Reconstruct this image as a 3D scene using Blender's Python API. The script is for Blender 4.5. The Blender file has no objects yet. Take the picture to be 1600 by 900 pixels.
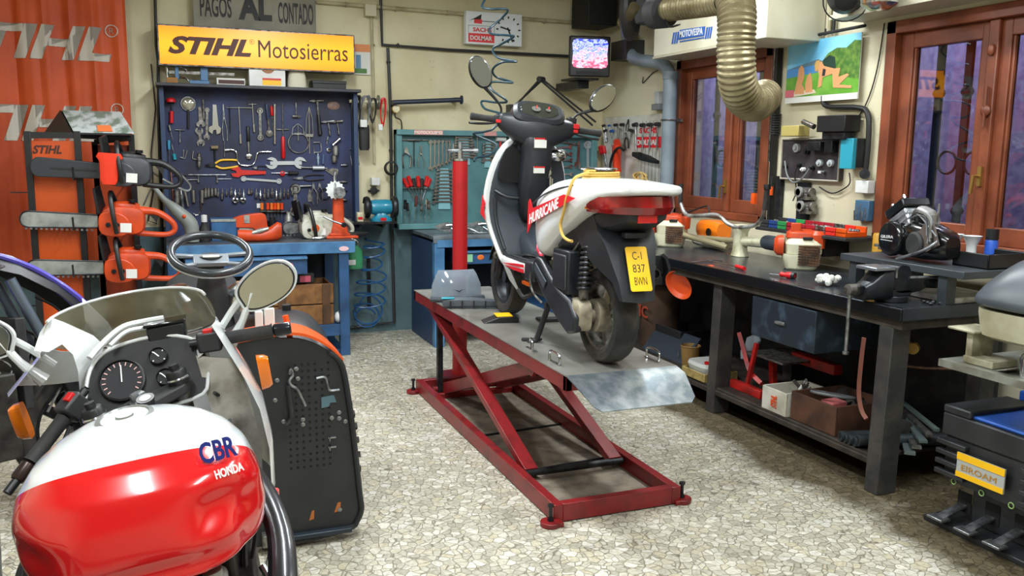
import bpy, math, random
from mathutils import Vector, Matrix
V = Vector
random.seed(7)
sc = bpy.context.scene
col = sc.collection
PI = math.pi
def rad(a): return math.radians(a)
H = 1.6
FOC, YAW, PIT, ROL = 1368.5, 0.3781, 0.15486, 0.01128
_f = V((math.sin(YAW)*math.cos(PIT), math.cos(YAW)*math.cos(PIT), -math.sin(PIT)))
_r0 = V((math.cos(YAW), -math.sin(YAW), 0)); _u0 = _r0.cross(_f)
_r = math.cos(ROL)*_r0 + math.sin(ROL)*_u0
_u = -math.sin(ROL)*_r0 + math.cos(ROL)*_u0
CAM = V((0, 0, H))
cd = bpy.data.cameras.new('camera'); cam = bpy.data.objects.new('camera', cd); col.objects.link(cam)
cd.sensor_width = 36; cd.lens = FOC/1600*36; cd.clip_start = .05
cam.matrix_world = Matrix(((_r.x, _u.x, -_f.x, 0), (_r.y, _u.y, -_f.y, 0), (_r.z, _u.z, -_f.z, H), (0, 0, 0, 1)))
sc.camera = cam
def ray(px, py): return _r*((px-800)/FOC) - _u*((py-450)/FOC) + _f
def AX(px, py, x): d = ray(px, py); return CAM + d*(x/d.x)
def AY(px, py, y): d = ray(px, py); return CAM + d*(y/d.y)
def AZ(px, py, z): d = ray(px, py); return CAM + d*((z-H)/d.z)
def AD(px, py, t): return CAM + ray(px, py)*t
w = bpy.data.worlds.new('world'); sc.world = w; w.use_nodes = True
w.node_tree.nodes['Background'].inputs[0].default_value = (.32, .36, .42, 1)
w.node_tree.nodes['Background'].inputs[1].default_value = .35
def area(name, loc, sx, sy, power, color=(1, 1, 1), rot=(0, 0, 0)):
    l = bpy.data.lights.new(name, 'AREA'); l.shape = 'RECTANGLE'; l.size = sx; l.size_y = sy
    l.energy = power; l.color = color
    o = bpy.data.objects.new(name, l); o.location = loc; o.rotation_euler = rot; col.objects.link(o); return o
TUBES = [(1.0, 5.2, 1.3), (1.0, 2.9, 1.3), (2.9, 4.6, 1.0), (2.9, 2.2, 1.0), (-.6, 1.0, 1.0), (-.8, 4.4, .9), (1.3, 0.2, 1.0)]
TZ = 3.12
for (tx, ty, k) in TUBES:
    area('tube_light', (tx, ty, TZ-.09), .22, 1.25, 44*k, (.93, .98, 1.0))
sc.view_settings.view_transform = 'Standard'; sc.view_settings.look = 'None'
sc.view_settings.exposure = 0.28; sc.view_settings.gamma = 1; sc.view_settings.use_curve_mapping = False
MC = {}
def lin(c):
    if isinstance(c, str):
        c = [int(c[i:i+2], 16)/255 for i in (0, 2, 4)]
        c = [x/12.92 if x <= .04045 else ((x+.055)/1.055)**2.4 for x in c]
    return tuple(c)+(1,)
def mat(name, c=(.5, .5, .5), rough=.5, metal=0, c2=None, sc_=8, lo=.4, hi=.65, bump=0, bsc=60, coat=0, alpha=1, trans=0, emit=None, es=1, detail=4):
    if name in MC: return MC[name]
    m = bpy.data.materials.new(name); m.use_nodes = True; nt = m.node_tree; b = nt.nodes['Principled BSDF']
    b.inputs['Base Color'].default_value = lin(c); b.inputs['Roughness'].default_value = rough; b.inputs['Metallic'].default_value = metal
    b.inputs['Coat Weight'].default_value = coat; b.inputs['Coat Roughness'].default_value = .06
    b.inputs['Alpha'].default_value = alpha; b.inputs['Transmission Weight'].default_value = trans
    if emit: b.inputs['Emission Color'].default_value = lin(emit); b.inputs['Emission Strength'].default_value = es
    if c2 or bump:
        tc = nt.nodes.new('ShaderNodeTexCoord')
    if c2:
        n = nt.nodes.new('ShaderNodeTexNoise'); n.inputs['Scale'].default_value = sc_; n.inputs['Detail'].default_value = detail
        nt.links.new(tc.outputs['Object'], n.inputs['Vector'])
        r = nt.nodes.new('ShaderNodeValToRGB'); r.color_ramp.elements[0].position = lo; r.color_ramp.elements[1].position = hi
        r.color_ramp.elements[0].color = lin(c); r.color_ramp.elements[1].color = lin(c2)
        nt.links.new(n.outputs['Fac'], r.inputs['Fac']); nt.links.new(r.outputs['Color'], b.inputs['Base Color'])
    if bump:
        n2 = nt.nodes.new('ShaderNodeTexNoise'); n2.inputs['Scale'].default_value = bsc; n2.inputs['Detail'].default_value = 3
        nt.links.new(tc.outputs['Object'], n2.inputs['Vector'])
        bp = nt.nodes.new('ShaderNodeBump'); bp.inputs['Strength'].default_value = bump; bp.inputs['Distance'].default_value = .01
        nt.links.new(n2.outputs['Fac'], bp.inputs['Height']); nt.links.new(bp.outputs['Normal'], b.inputs['Normal'])
    MC[name] = m; return m
chrome = mat('chrome', 'c9ccd0', .18, 1)
steel = mat('steel', 'a9adb0', .35, .9, c2='6e7072', sc_=25)
steel_old = mat('old_steel', '8b8a86', .45, .8, c2='4c463e', sc_=30)
dark_steel = mat('dark_steel', '34363a', .4, .6, c2='1d1e20', sc_=20)
alu = mat('cast_aluminium', 'b9bab6', .4, .55, c2='77736a', sc_=14, bump=.15, bsc=120)
black = mat('black_plastic', '17181a', .42, 0, bump=.06, bsc=300)
blackg = mat('gloss_black', '0e0f11', .15, 0, coat=.5)
blackm = mat('matt_black', '1c1d1f', .7, c2='2b2b2b', sc_=12)
rubber = mat('rubber', '1b1b1c', .75, c2='2a2826', sc_=18, bump=.1, bsc=200)
rubber_dirty = mat('dusty_rubber', '1d1d1d', .8, c2='3b3731', sc_=9, bump=.15, bsc=160)
grey = mat('grey_plastic', '6d7276', .5)
lgrey = mat('light_grey_plastic', 'a9adb0', .5)
white = mat('white_plastic', 'd9dcdb', .35, c2='c9cbc8', sc_=6)
cream = mat('cream_plastic', 'd5cfb0', .5, c2='a59d78', sc_=12, lo=.5, hi=.75)
orange = mat('orange_plastic', 'e0560f', .38, c2='c6450b', sc_=8, bump=.03)
orange_r = mat('orange_red_plastic', 'dd4214', .38)
red = mat('red_plastic', 'c3161a', .35)
redpaint = mat('red_enamel', '7d191c', .35, c2='4a1514', sc_=9, lo=.5, hi=.78, bump=.08)
redfresh = mat('red_lacquer', 'a81a1e', .3, c2='8b1518', sc_=5)
yellow = mat('yellow_plastic', 'f0b90a', .45)
blue = mat('blue_plastic', '1c4f9c', .4)
bluepaint = mat('blue_enamel', '2b527d', .45, c2='1e3d60', sc_=6, bump=.05)
bluelight = mat('light_blue_enamel', '4a7ba6', .45, c2='37618a', sc_=7)
navy = mat('navy_board', '1b2036', .6, c2='2a3560', sc_=3)
teal = mat('teal_board', '4f7d80', .5, c2='42696f', sc_=5)
tealp = mat('teal_plastic', '1b8fa0', .4)
brass = mat('brass', 'a8894a', .4, .8)
glassm = mat('clear_glass', 'ffffff', .02, 0, trans=1)
green = mat('green_plastic', '2e8b57', .4)
paper = mat('paper', 'd8d8d2', .7)
rope_m = mat('yellow_rope', 'c7a04e', .8, bump=.3, bsc=250)
wood = mat('dark_wood', '5a3c22', .6, c2='37220f', sc_=7, bump=.1)
wood_l = mat('crate_wood', '8a5f33', .6, c2='5b3a1b', sc_=9, bump=.15)
card = mat('cardboard', 'a47a4a', .8, c2='8d6539', sc_=6)
rust = mat('rusty_steel', '6b4a35', .7, .4, c2='3e2a20', sc_=18, bump=.15)
mirror = mat('mirror_glass', 'd5d8da', .03, 1)
cable = mat('black_cable', '141414', .5)
cable_g = mat('grey_cable', '6c6e70', .5)
hoseblue = mat('blue_hose', '1f4f7e', .3)
hosedark = mat('dark_teal_hose', '1c3b47', .3)
def basis(d, hint=V((0, 0, 1))):
    d = V(d).normalized()
    h = V(hint)
    if abs(d.dot(h)) > .98: h = V((1, 0, 0)) if abs(d.x) < .9 else V((0, 1, 0))
    u = h.cross(d).normalized(); v = d.cross(u).normalized()
    return u, v, d
def smooth(pts, sub=6, closed=False):
    P = [V(p) for p in pts]; n = len(P)
    if n < 3: return P
    out = []
    rng = range(n if closed else n-1)
    for i in rng:
        if closed: a, b, c, d = P[i-1], P[i], P[(i+1) % n], P[(i+2) % n]
        else: a, b, c, d = P[max(i-1, 0)], P[i], P[i+1], P[min(i+2, n-1)]
        for k in range(sub):
            t = k/sub
            out.append(.5*((2*b)+(c-a)*t+(2*a-5*b+4*c-d)*t*t+(3*b-a-3*c+d)*t**3))
    if not closed: out.append(P[-1])
    return out
class MB:
    def __init__(s): s.v = []; s.f = []; s.mi = []; s.cur = 0; s.T = Matrix()
    def m(s, i): s.cur = i; return s
    def add(s, vs, fs):
        o = len(s.v); s.v += [s.T @ V(p) for p in vs]; s.f += [tuple(o+i for i in f) for f in fs]; s.mi += [s.cur]*len(fs); return s
    def box(s, x0, x1, y0, y1, z0, z1):
        if x0 > x1: x0, x1 = x1, x0
        if y0 > y1: y0, y1 = y1, y0
        if z0 > z1: z0, z1 = z1, z0
        return s.add([(x0, y0, z0), (x1, y0, z0), (x1, y1, z0), (x0, y1, z0), (x0, y0, z1), (x1, y0, z1), (x1, y1, z1), (x0, y1, z1)],
                     [(3, 2, 1, 0), (4, 5, 6, 7), (0, 1, 5, 4), (1, 2, 6, 5), (2, 3, 7, 6), (3, 0, 4, 7)])
    def obox(s, c, u, v, w_, a, b, d):     # box centred c, half sizes a b d along u v w
        c = V(c); u, v, w_ = V(u).normalized(), V(v).normalized(), V(w_).normalized()
        P = [c+u*a*i+v*b*j+w_*d*k for k in (-1, 1) for (i, j) in ((-1, -1), (1, -1), (1, 1), (-1, 1))]
        return s.add(P, [(3, 2, 1, 0), (4, 5, 6, 7), (0, 1, 5, 4), (1, 2, 6, 5), (2, 3, 7, 6), (3, 0, 4, 7)])
    def bar(s, p0, p1, a, b, hint=(0, 0, 1)):   # rectangular bar, a across, b along hint
        p0, p1 = V(p0), V(p1); u, v, d = basis(p1-p0, V(hint))
        return s.obox((p0+p1)/2, u, v, d, a/2, b/2, (p1-p0).length/2)
    def rings(s, R, cap=True, closed=False):
        n = len(R[0]); vs = [p for r in R for p in r]; fs = []
        k = len(R)
        for i in range(k if closed else k-1):
            a, b = i*n, ((i+1) % k)*n
            for j in range(n): fs.append((a+j, a+(j+1) % n, b+(j+1) % n, b+j))
        if cap and not closed: fs.append(tuple(range(n-1, -1, -1))); fs.append(tuple(range((k-1)*n, k*n)))
        return s.add(vs, fs)
    def cyl(s, p0, p1, r0, r1=None, n=16, cap=True):
        p0, p1 = V(p0), V(p1); r1 = r0 if r1 is None else r1; u, v, d = basis(p1-p0)
        R = [[p+(u*math.cos(2*PI*j/n)+v*math.sin(2*PI*j/n))*r for j in range(n)] for p, r in ((p0, r0), (p1, r1))]
        return s.rings(R, cap)
    def lathe(s, prof, p=(0, 0, 0), d=(0, 0, 1), n=24, cap=True, sx=1, sy=1):
        p = V(p); u, v, d = basis(d)
        R = [[p+d*z+(u*math.cos(2*PI*j/n)*sx+v*math.sin(2*PI*j/n)*sy)*max(r, 1e-5) for j in range(n)] for r, z in prof]
        return s.rings(R, cap)
    def tube(s, pts, r, n=8, closed=False, sub=0, flat=1):
        P = smooth(pts, sub, closed) if sub else [V(p) for p in pts]
        k = len(P); rr = r if isinstance(r, (list, tuple)) else None
        R = []; u = None
        for i, p in enumerate(P):
            if closed: t = P[(i+1) % k]-P[i-1]
            else: t = P[min(i+1, k-1)]-P[max(i-1, 0)]
            if t.length < 1e-9: t = V((0, 0, 1))
            t.normalize()
            if u is None: u, v, _ = basis(t)
            else:
                u = (u-t*u.dot(t))
                if u.length < 1e-6: u, v, _ = basis(t)
                u.normalize(); v = t.cross(u)
            if rr:
                q = i/(k-1)*(len(rr)-1); a = int(min(q, len(rr)-2)); ri = rr[a]+(rr[a+1]-rr[a])*(q-a)
            else: ri = r
            R.append([p+(u*math.cos(2*PI*j/n)+v*math.sin(2*PI*j/n)*flat)*ri for j in range(n)])
        return s.rings(R, True, closed)
    def ell(s, c, r, n=16, m=10, U=None):
        if not isinstance(r, (tuple, list)): r = (r, r, r)
        c = V(c); U = U or (V((1, 0, 0)), V((0, 1, 0)), V((0, 0, 1)))
        R = []
        for i in range(1, m):
            a = PI*i/m
            R.append([c+U[0]*r[0]*math.sin(a)*math.cos(2*PI*j/n)+U[1]*r[1]*math.sin(a)*math.sin(2*PI*j/n)-U[2]*r[2]*math.cos(a) for j in range(n)])
        o = len(s.v); s.rings(R, False)
        k = len(R)
        s.v.append(s.T @ (c-U[2]*r[2])); s.v.append(s.T @ (c+U[2]*r[2])); b = len(s.v)-2
        for j in range(n):
            s.f.append((b, o+(j+1) % n, o+j)); s.f.append((b+1, o+(k-1)*n+j, o+(k-1)*n+(j+1) % n)); s.mi += [s.cur]*2
        return s
    def torus(s, c, nrm, R, r, n=24, m=8, a0=0, a1=2*PI, sx=1, flat=1):
        c = V(c); u, v, d = basis(nrm); full = abs(a1-a0-2*PI) < 1e-6
        k = n if full else n+1
        rg = []
        for i in range(k):
            a = a0+(a1-a0)*i/n; e = u*math.cos(a)*sx+v*math.sin(a); e2 = (u*math.cos(a)+v*math.sin(a))
            rg.append([c+e*R+(e2*math.cos(2*PI*j/m)+d*math.sin(2*PI*j/m)*flat)*r for j in range(m)])
        return s.rings(rg, True, full)
    def prism(s, pts, o, u, v, d):    # 2D outline pts in frame (o,u,v) pushed along vector d
        o, u, v, d = V(o), V(u), V(v), V(d)
        A = [o+u*x+v*y for x, y in pts]; B = [p+d for p in A]; n = len(A)
        return s.add(A+B, [tuple(range(n-1, -1, -1)), tuple(range(n, 2*n))]+[(i, (i+1) % n, n+(i+1) % n, n+i) for i in range(n)])
    def poly(s, pts, d):              # 3D planar outline pushed along d
        A = [V(p) for p in pts]; d = V(d); n = len(A)
        return s.add(A+[p+d for p in A], [tuple(range(n-1, -1, -1)), tuple(range(n, 2*n))]+[(i, (i+1) % n, n+(i+1) % n, n+i) for i in range(n)])
    def sheet(s, G, th):              # grid of points G[i][j] thickened along th (vector or function)
        a, b = len(G), len(G[0]); th = V(th)
        vs = [V(p) for r in G for p in r]; vs += [p+th for p in vs]; N = a*b; fs = []
        for i in range(a-1):
            for j in range(b-1):
                q = (i*b+j, i*b+j+1, (i+1)*b+j+1, (i+1)*b+j)
                fs.append(q); fs.append(tuple(N+k for k in reversed(q)))
        E = [i for i in range(b)]+[i*b+b-1 for i in range(1, a)]+[(a-1)*b+j for j in range(b-2, -1, -1)]+[i*b for i in range(a-2, 0, -1)]
        for i in range(len(E)): p, q = E[i], E[(i+1) % len(E)]; fs.append((q, p, N+p, N+q))
        return s.add(vs, fs)
def sring(c, u, v, a, b, n=20, e=2.6):   # superellipse ring
    c, u, v = V(c), V(u), V(v); o = []
    for j in range(n):
        t = 2*PI*j/n; ct, st = math.cos(t), math.sin(t)
        o.append(c+u*a*math.copysign(abs(ct)**(2/e), ct)+v*b*math.copysign(abs(st)**(2/e), st))
    return o
def mkobj(name, mb, mats, bev=0, sub=0, ang=35, centre=True, at=None):
    if not isinstance(mats, (list, tuple)): mats = [mats]
    if at is not None: c = V(at)
    elif centre and mb.v:
        lo = [min(p[i] for p in mb.v) for i in range(3)]; hi = [max(p[i] for p in mb.v) for i in range(3)]
        c = V([(a+b)/2 for a, b in zip(lo, hi)])
    else: c = V((0, 0, 0))
    me = bpy.data.meshes.new(name); me.from_pydata([p-c for p in mb.v], [], mb.f)
    for m_ in mats: me.materials.append(m_)
    for p, i in zip(me.polygons, mb.mi): p.material_index = i; p.use_smooth = True
    me.validate(); me.update()
    import bmesh
    bm = bmesh.new(); bm.from_mesh(me); bmesh.ops.recalc_face_normals(bm, faces=bm.faces); bm.to_mesh(me); bm.free()
    if not sub: me.set_sharp_from_angle(angle=rad(ang))
    o = bpy.data.objects.new(name, me); o.location = c; col.objects.link(o)
    if bev:
        b = o.modifiers.new('bevel', 'BEVEL'); b.width = bev; b.segments = 2; b.limit_method = 'ANGLE'; b.angle_limit = rad(40)
    if sub:
        b = o.modifiers.new('subsurf', 'SUBSURF'); b.levels = sub; b.render_levels = sub
    return o
USED = {}
def props(o, label=None, cat=None, group=None, kind=None):
    if label: o['label'] = label
    if cat: o['category'] = cat
    if group: o['group'] = group
    if kind: o['kind'] = kind
    return o
def single(name, label, cat, mb, mats, group=None, kind=None, bev=0, sub=0, ang=35):
    lo = [min(p[i] for p in mb.v) for i in range(3)]; hi = [max(p[i] for p in mb.v) for i in range(3)]
    o = mkobj(name, mb, mats, bev, sub, ang, at=((lo[0]+hi[0])/2, (lo[1]+hi[1])/2, lo[2]))
    return props(o, label, cat, group, kind)
def struct(name, mb, mats, bev=0): return props(mkobj(name, mb, mats, bev, centre=False), kind='structure')
class Thing:
    def __init__(s, name, label, cat, loc=(0, 0, 0), rotz=0, group=None, M=None, kind=None):
        s.o = bpy.data.objects.new(name, None); s.o.empty_display_size = .05; col.objects.link(s.o)
        s.M = M.copy() if M is not None else Matrix.Translation(V(loc)) @ Matrix.Rotation(rotz, 4, 'Z')
        s.o.matrix_world = s.M; s.inv = s.M.inverted(); props(s.o, label, cat, group, kind); s.c = {}
    def part(s, name, mb, mats, parent=None, label=None, world=False, bev=0, sub=0, ang=35, kind=None):
        if world: mb.v = [s.inv @ p for p in mb.v]
        o = mkobj(name, mb, mats, bev, sub, ang); c = V(o.location)
        if parent is None: o.parent = s.o
        else: o.parent = parent; o.location = c-s.c[parent.name]
        s.c[o.name] = c
        if label: o['label'] = label
        if kind: o['kind'] = kind
        return o
    def L(s, p): return s.inv @ V(p)
def text_mb(txt, o, u, v, w_, h, depth=.001, shear=0, bold=0, spacing=1.0, fit=True):
    cu = bpy.data.curves.new('t', 'FONT'); cu.body = txt; cu.extrude = .5; cu.offset = bold; cu.shear = shear; cu.space_character = spacing; cu.resolution_u = 3
    ob = bpy.data.objects.new('t', cu); me = ob.to_mesh()
    mb = MB(); o, u, v = V(o), V(u).normalized(), V(v).normalized(); n = u.cross(v)
    xs = [q.co.x for q in me.vertices]; ys = [q.co.y for q in me.vertices]
    x0, x1, y0, y1 = min(xs), max(xs), min(ys), max(ys); kx = w_/(x1-x0); ky = h/(y1-y0)
    if not fit: kx = ky
    mb.add([o+u*(q.co.x-x0)*kx+v*(q.co.y-y0)*ky+n*(q.co.z+.5)*depth for q in me.vertices], [tuple(p.vertices) for p in me.polygons])
    ob.to_mesh_clear(); bpy.data.objects.remove(ob); bpy.data.curves.remove(cu)
    return mb
def copy_thing(o, M=None, loc=None, label=None, group=None):
    c = o.copy(); col.objects.link(c)
    if M is not None: c.matrix_world = M
    if loc is not None: c.location = loc
    if label: c['label'] = label
    if group: c['group'] = group
    def rec(a, b):
        for ch in list(a.children):
            d = ch.copy(); col.objects.link(d); d.parent = b; rec(ch, d)
    rec(o, c); return c
ORD = ['leftmost', 'second from left', 'third from left', 'fourth from left', 'fifth from left', 'sixth from left', 'seventh from left', 'eighth from left', 'ninth from left', 'tenth from left', 'eleventh from left', 'twelfth from left', 'thirteenth from left', 'fourteenth from left', 'fifteenth from left', 'sixteenth from left', 'seventeenth from left', 'eighteenth from left', 'nineteenth from left', 'twentieth from left']
TORD = ['topmost', 'second from top', 'third from top', 'fourth from top', 'fifth from top', 'sixth from top', 'seventh from top', 'eighth from top', 'ninth from top', 'tenth from top', 'eleventh from top', 'twelfth from top', 'thirteenth from top', 'fourteenth from top']
X_, Y_, Z_ = V((1, 0, 0)), V((0, 1, 0)), V((0, 0, 1))
BW, RW, LW, FW, CE = 7.55, 3.9, -2.3, -2.2, 3.25
def wall_mat(name, dado, top, bot, stain=.5):
    m = bpy.data.materials.new(name); m.use_nodes = True; nt = m.node_tree; b = nt.nodes['Principled BSDF']; N = nt.nodes.new; Lk = nt.links.new
    tc = N('ShaderNodeTexCoord'); sx = N('ShaderNodeSeparateXYZ'); Lk(tc.outputs['Object'], sx.inputs[0])
    def noise(s, d=4, dist=0):
        n = N('ShaderNodeTexNoise'); n.inputs['Scale'].default_value = s; n.inputs['Detail'].default_value = d; n.inputs['Distortion'].default_value = dist
        Lk(tc.outputs['Object'], n.inputs['Vector']); return n.outputs['Fac']
    def ramp(f, a, b_, c0, c1):
        r = N('ShaderNodeValToRGB'); r.color_ramp.elements[0].position = a; r.color_ramp.elements[1].position = b_
        r.color_ramp.elements[0].color = c0; r.color_ramp.elements[1].color = c1; Lk(f, r.inputs['Fac']); return r.outputs['Color']
    def mix(f, a, b_):
        x = N('ShaderNodeMix'); x.data_type = 'RGBA'
        if isinstance(f, float): x.inputs[0].default_value = f
        else: Lk(f, x.inputs[0])
        Lk(a, x.inputs[6]); Lk(b_, x.inputs[7]); return x.outputs[2]
    c1 = ramp(noise(1.3, 6, .3), .42, .8, lin(top), lin('b5aa84'))
    c2 = ramp(noise(5, 5), .35, .75, lin(bot), lin('4b6268'))
    fine = ramp(noise(26, 6, 1.5), .66, .78, (1, 1, 1, 1), (.45, .4, .33, 1))
    mt = N('ShaderNodeMath'); mt.operation = 'GREATER_THAN'; Lk(sx.outputs['Z'], mt.inputs[0]); mt.inputs[1].default_value = dado
    c = mix(mt.outputs[0], c2, c1)
    mu = N('ShaderNodeMix'); mu.data_type = 'RGBA'; mu.blend_type = 'MULTIPLY'; mu.inputs[0].default_value = stain; Lk(c, mu.inputs[6]); Lk(fine, mu.inputs[7])
    Lk(mu.outputs[2], b.inputs['Base Color']); b.inputs['Roughness'].default_value = .75
    bp = N('ShaderNodeBump'); bp.inputs['Strength'].default_value = .25; bp.inputs['Distance'].default_value = .01
    Lk(noise(9, 5), bp.inputs['Height']); Lk(bp.outputs['Normal'], b.inputs['Normal']); return m
wallm = wall_mat('wall_paint', .97, 'd6cfae', '5d767c')
wallr = wall_mat('wall_paint_worn', .3, 'd0cab0', '8f8a76', .8)
def floor_mat():
    m = bpy.data.materials.new('palladiana'); m.use_nodes = True; nt = m.node_tree; b = nt.nodes['Principled BSDF']; N = nt.nodes.new; Lk = nt.links.new
    tc = N('ShaderNodeTexCoord')
    wn = N('ShaderNodeTexNoise'); wn.inputs['Scale'].default_value = 14; Lk(tc.outputs['Object'], wn.inputs['Vector'])
    ad = N('ShaderNodeMix'); ad.data_type = 'VECTOR'; ad.inputs[0].default_value = .018
    Lk(tc.outputs['Object'], ad.inputs[4]); Lk(wn.outputs['Color'], ad.inputs[5])
    def vor(feat):
        v = N('ShaderNodeTexVoronoi'); v.feature = feat; v.inputs['Scale'].default_value = 27; v.inputs['Randomness'].default_value = 1; Lk(ad.outputs[1], v.inputs['Vector']); return v
    ve, vc = vor('DISTANCE_TO_EDGE'), vor('F1')
    r = N('ShaderNodeValToRGB'); r.color_ramp.elements[0].position = .01; r.color_ramp.elements[1].position = .065; Lk(ve.outputs['Distance'], r.inputs['Fac'])
    sp = N('ShaderNodeSeparateColor'); Lk(vc.outputs['Color'], sp.inputs[0])
    cr = N('ShaderNodeValToRGB'); E = cr.color_ramp.elements; E[0].position = 0; E[0].color = lin('a5a293'); E[1].position = 1; E[1].color = lin('d6d2c4')
    for p, c in ((.25, 'b4b1a2'), (.5, 'c4c1b2'), (.7, 'bbb49d'), (.85, 'cbc9c0')): e = E.new(p); e.color = lin(c)
    Lk(sp.outputs[0], cr.inputs['Fac'])
    mx = N('ShaderNodeMix'); mx.data_type = 'RGBA'; Lk(r.outputs['Color'], mx.inputs[0]); mx.inputs[6].default_value = lin('7a7465'); Lk(cr.outputs['Color'], mx.inputs[7])
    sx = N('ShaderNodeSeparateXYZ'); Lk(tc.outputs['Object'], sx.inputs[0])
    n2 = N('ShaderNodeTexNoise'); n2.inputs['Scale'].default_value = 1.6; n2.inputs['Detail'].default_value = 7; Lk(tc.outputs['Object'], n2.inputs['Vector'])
    mr = N('ShaderNodeMapRange'); Lk(sx.outputs['X'], mr.inputs[0]); mr.inputs[1].default_value = 2.72; mr.inputs[2].default_value = 2.95; mr.inputs[3].default_value = 0; mr.inputs[4].default_value = .5  # bench shadow painted into the floor colour on this side, over the noise stains
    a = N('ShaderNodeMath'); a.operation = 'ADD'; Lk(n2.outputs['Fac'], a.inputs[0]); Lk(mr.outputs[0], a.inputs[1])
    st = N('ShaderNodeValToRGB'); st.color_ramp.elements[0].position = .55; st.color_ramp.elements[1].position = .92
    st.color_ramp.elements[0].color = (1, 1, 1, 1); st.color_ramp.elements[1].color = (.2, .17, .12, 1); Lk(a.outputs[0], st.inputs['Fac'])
    n3 = N('ShaderNodeTexNoise'); n3.inputs['Scale'].default_value = 60; n3.inputs['Detail'].default_value = 4; Lk(tc.outputs['Object'], n3.inputs['Vector'])
    gr = N('ShaderNodeValToRGB'); gr.color_ramp.elements[0].position = .4; gr.color_ramp.elements[1].position = .75; gr.color_ramp.elements[0].color = (1, 1, 1, 1); gr.color_ramp.elements[1].color = (.62, .58, .5, 1); Lk(n3.outputs['Fac'], gr.inputs['Fac'])
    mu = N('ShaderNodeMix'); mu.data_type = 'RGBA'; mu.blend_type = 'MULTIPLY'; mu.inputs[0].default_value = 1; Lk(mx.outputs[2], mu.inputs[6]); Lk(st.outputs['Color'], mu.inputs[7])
    m2 = N('ShaderNodeMix'); m2.data_type = 'RGBA'; m2.blend_type = 'MULTIPLY'; m2.inputs[0].default_value = 1; Lk(mu.outputs[2], m2.inputs[6]); Lk(gr.outputs['Color'], m2.inputs[7])
    Lk(m2.outputs[2], b.inputs['Base Color'])
    b.inputs['Roughness'].default_value = .42
    bp = N('ShaderNodeBump'); bp.inputs['Strength'].default_value = .3; bp.inputs['Distance'].default_value = .004; Lk(r.outputs['Color'], bp.inputs['Height']); Lk(bp.outputs['Normal'], b.inputs['Normal'])
    return m
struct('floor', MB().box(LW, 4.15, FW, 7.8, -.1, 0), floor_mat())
struct('ceiling', MB().box(LW-.2, 4.15, FW-.2, 7.8, CE, CE+.15), mat('ceiling_paint', 'cfcab8', .8, c2='a29c86', sc_=2))
struct('wall_back', MB().box(LW, RW, BW, BW+.25, 0, CE), wallm)
struct('wall_left', MB().box(LW-.2, LW, FW, BW+.25, 0, CE), wallr)
struct('wall_front', MB().box(LW, 4.15, FW-.2, FW, 0, CE), wallr)
W1 = (5.03, 6.24, 1.12, 2.33); W2 = (1.9, 4.02, 1.1, 2.35)
b = MB()
b.box(RW, RW+.25, FW, W2[0], 0, CE).box(RW, RW+.25, W2[0], W2[1], 0, W2[2]).box(RW, RW+.25, W2[0], W2[1], W2[3], CE)
b.box(RW, RW+.25, W2[1], W1[0], 0, CE).box(RW, RW+.25, W1[0], W1[1], 0, W1[2]).box(RW, RW+.25, W1[0], W1[1], W1[3], CE).box(RW, RW+.25, W1[1], BW+.25, 0, CE)
struct('wall_right', b, wallr)
for k, (tx, ty, _) in enumerate(TUBES):
    t = Thing('tube_fitting', 'white ceiling fitting with two fluorescent tubes above the workshop', 'light', (tx, ty, CE), group='fluorescent fittings on the ceiling')
    t.part('housing', MB().box(-.1, .1, -.65, .65, -.07, 0), white, bev=.01)
    for s in (-1, 1): t.part('tube', MB().cyl((s*.05, -.6, -.09), (s*.05, .6, -.09), .013, n=10), mat('tube_glow', 'ffffff', .4, emit='e9f4ff', es=6))
frame_m = mat('window_varnish', '84452a', .42, c2='66331f', sc_=5, bump=.05)
def glass_mat():
    m = bpy.data.materials.new('window_glass'); m.use_nodes = True; nt = m.node_tree; N = nt.nodes.new; nt.nodes.remove(nt.nodes['Principled BSDF'])
    t = N('ShaderNodeBsdfTransparent'); t.inputs[0].default_value = (.8, .82, .85, 1); g = N('ShaderNodeBsdfGlossy'); g.inputs['Roughness'].default_value = .02
    lw = N('ShaderNodeLayerWeight'); lw.inputs[0].default_value = .45; f = N('ShaderNodeMapRange'); nt.links.new(lw.outputs['Facing'], f.inputs[0])
    f.inputs[3].default_value = .05; f.inputs[4].default_value = .38; x = N('ShaderNodeMixShader')
    nt.links.new(f.outputs[0], x.inputs[0]); nt.links.new(t.outputs[0], x.inputs[1]); nt.links.new(g.outputs[0], x.inputs[2])
    nt.links.new(x.outputs[0], nt.nodes['Material Output'].inputs[0]); return m
pane_m = glass_mat()
def casement(y0, y1, z0, z1, par, st=.085):
    x0, x1 = RW+.03, RW+.09
    b = MB().box(x0, x1, y0, y0+st, z0, z1).box(x0, x1, y1-st, y1, z0, z1).box(x0, x1, y0+st, y1-st, z0, z0+st*1.1).box(x0, x1, y0+st, y1-st, z1-st, z1)
    for (a, c) in ((y0+st, y0+st+.015), (y1-st-.015, y1-st)): b.box(x0+.01, x0+.03, a, c, z0+st, z1-st)
    f = mkobj('sash', b, frame_m, .004, centre=False); f.parent = par
    p = mkobj('window_pane', MB().box(x0+.03, x0+.036, y0+st, y1-st, z0+st*1.1, z1-st), pane_m, centre=False); p.parent = par
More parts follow.
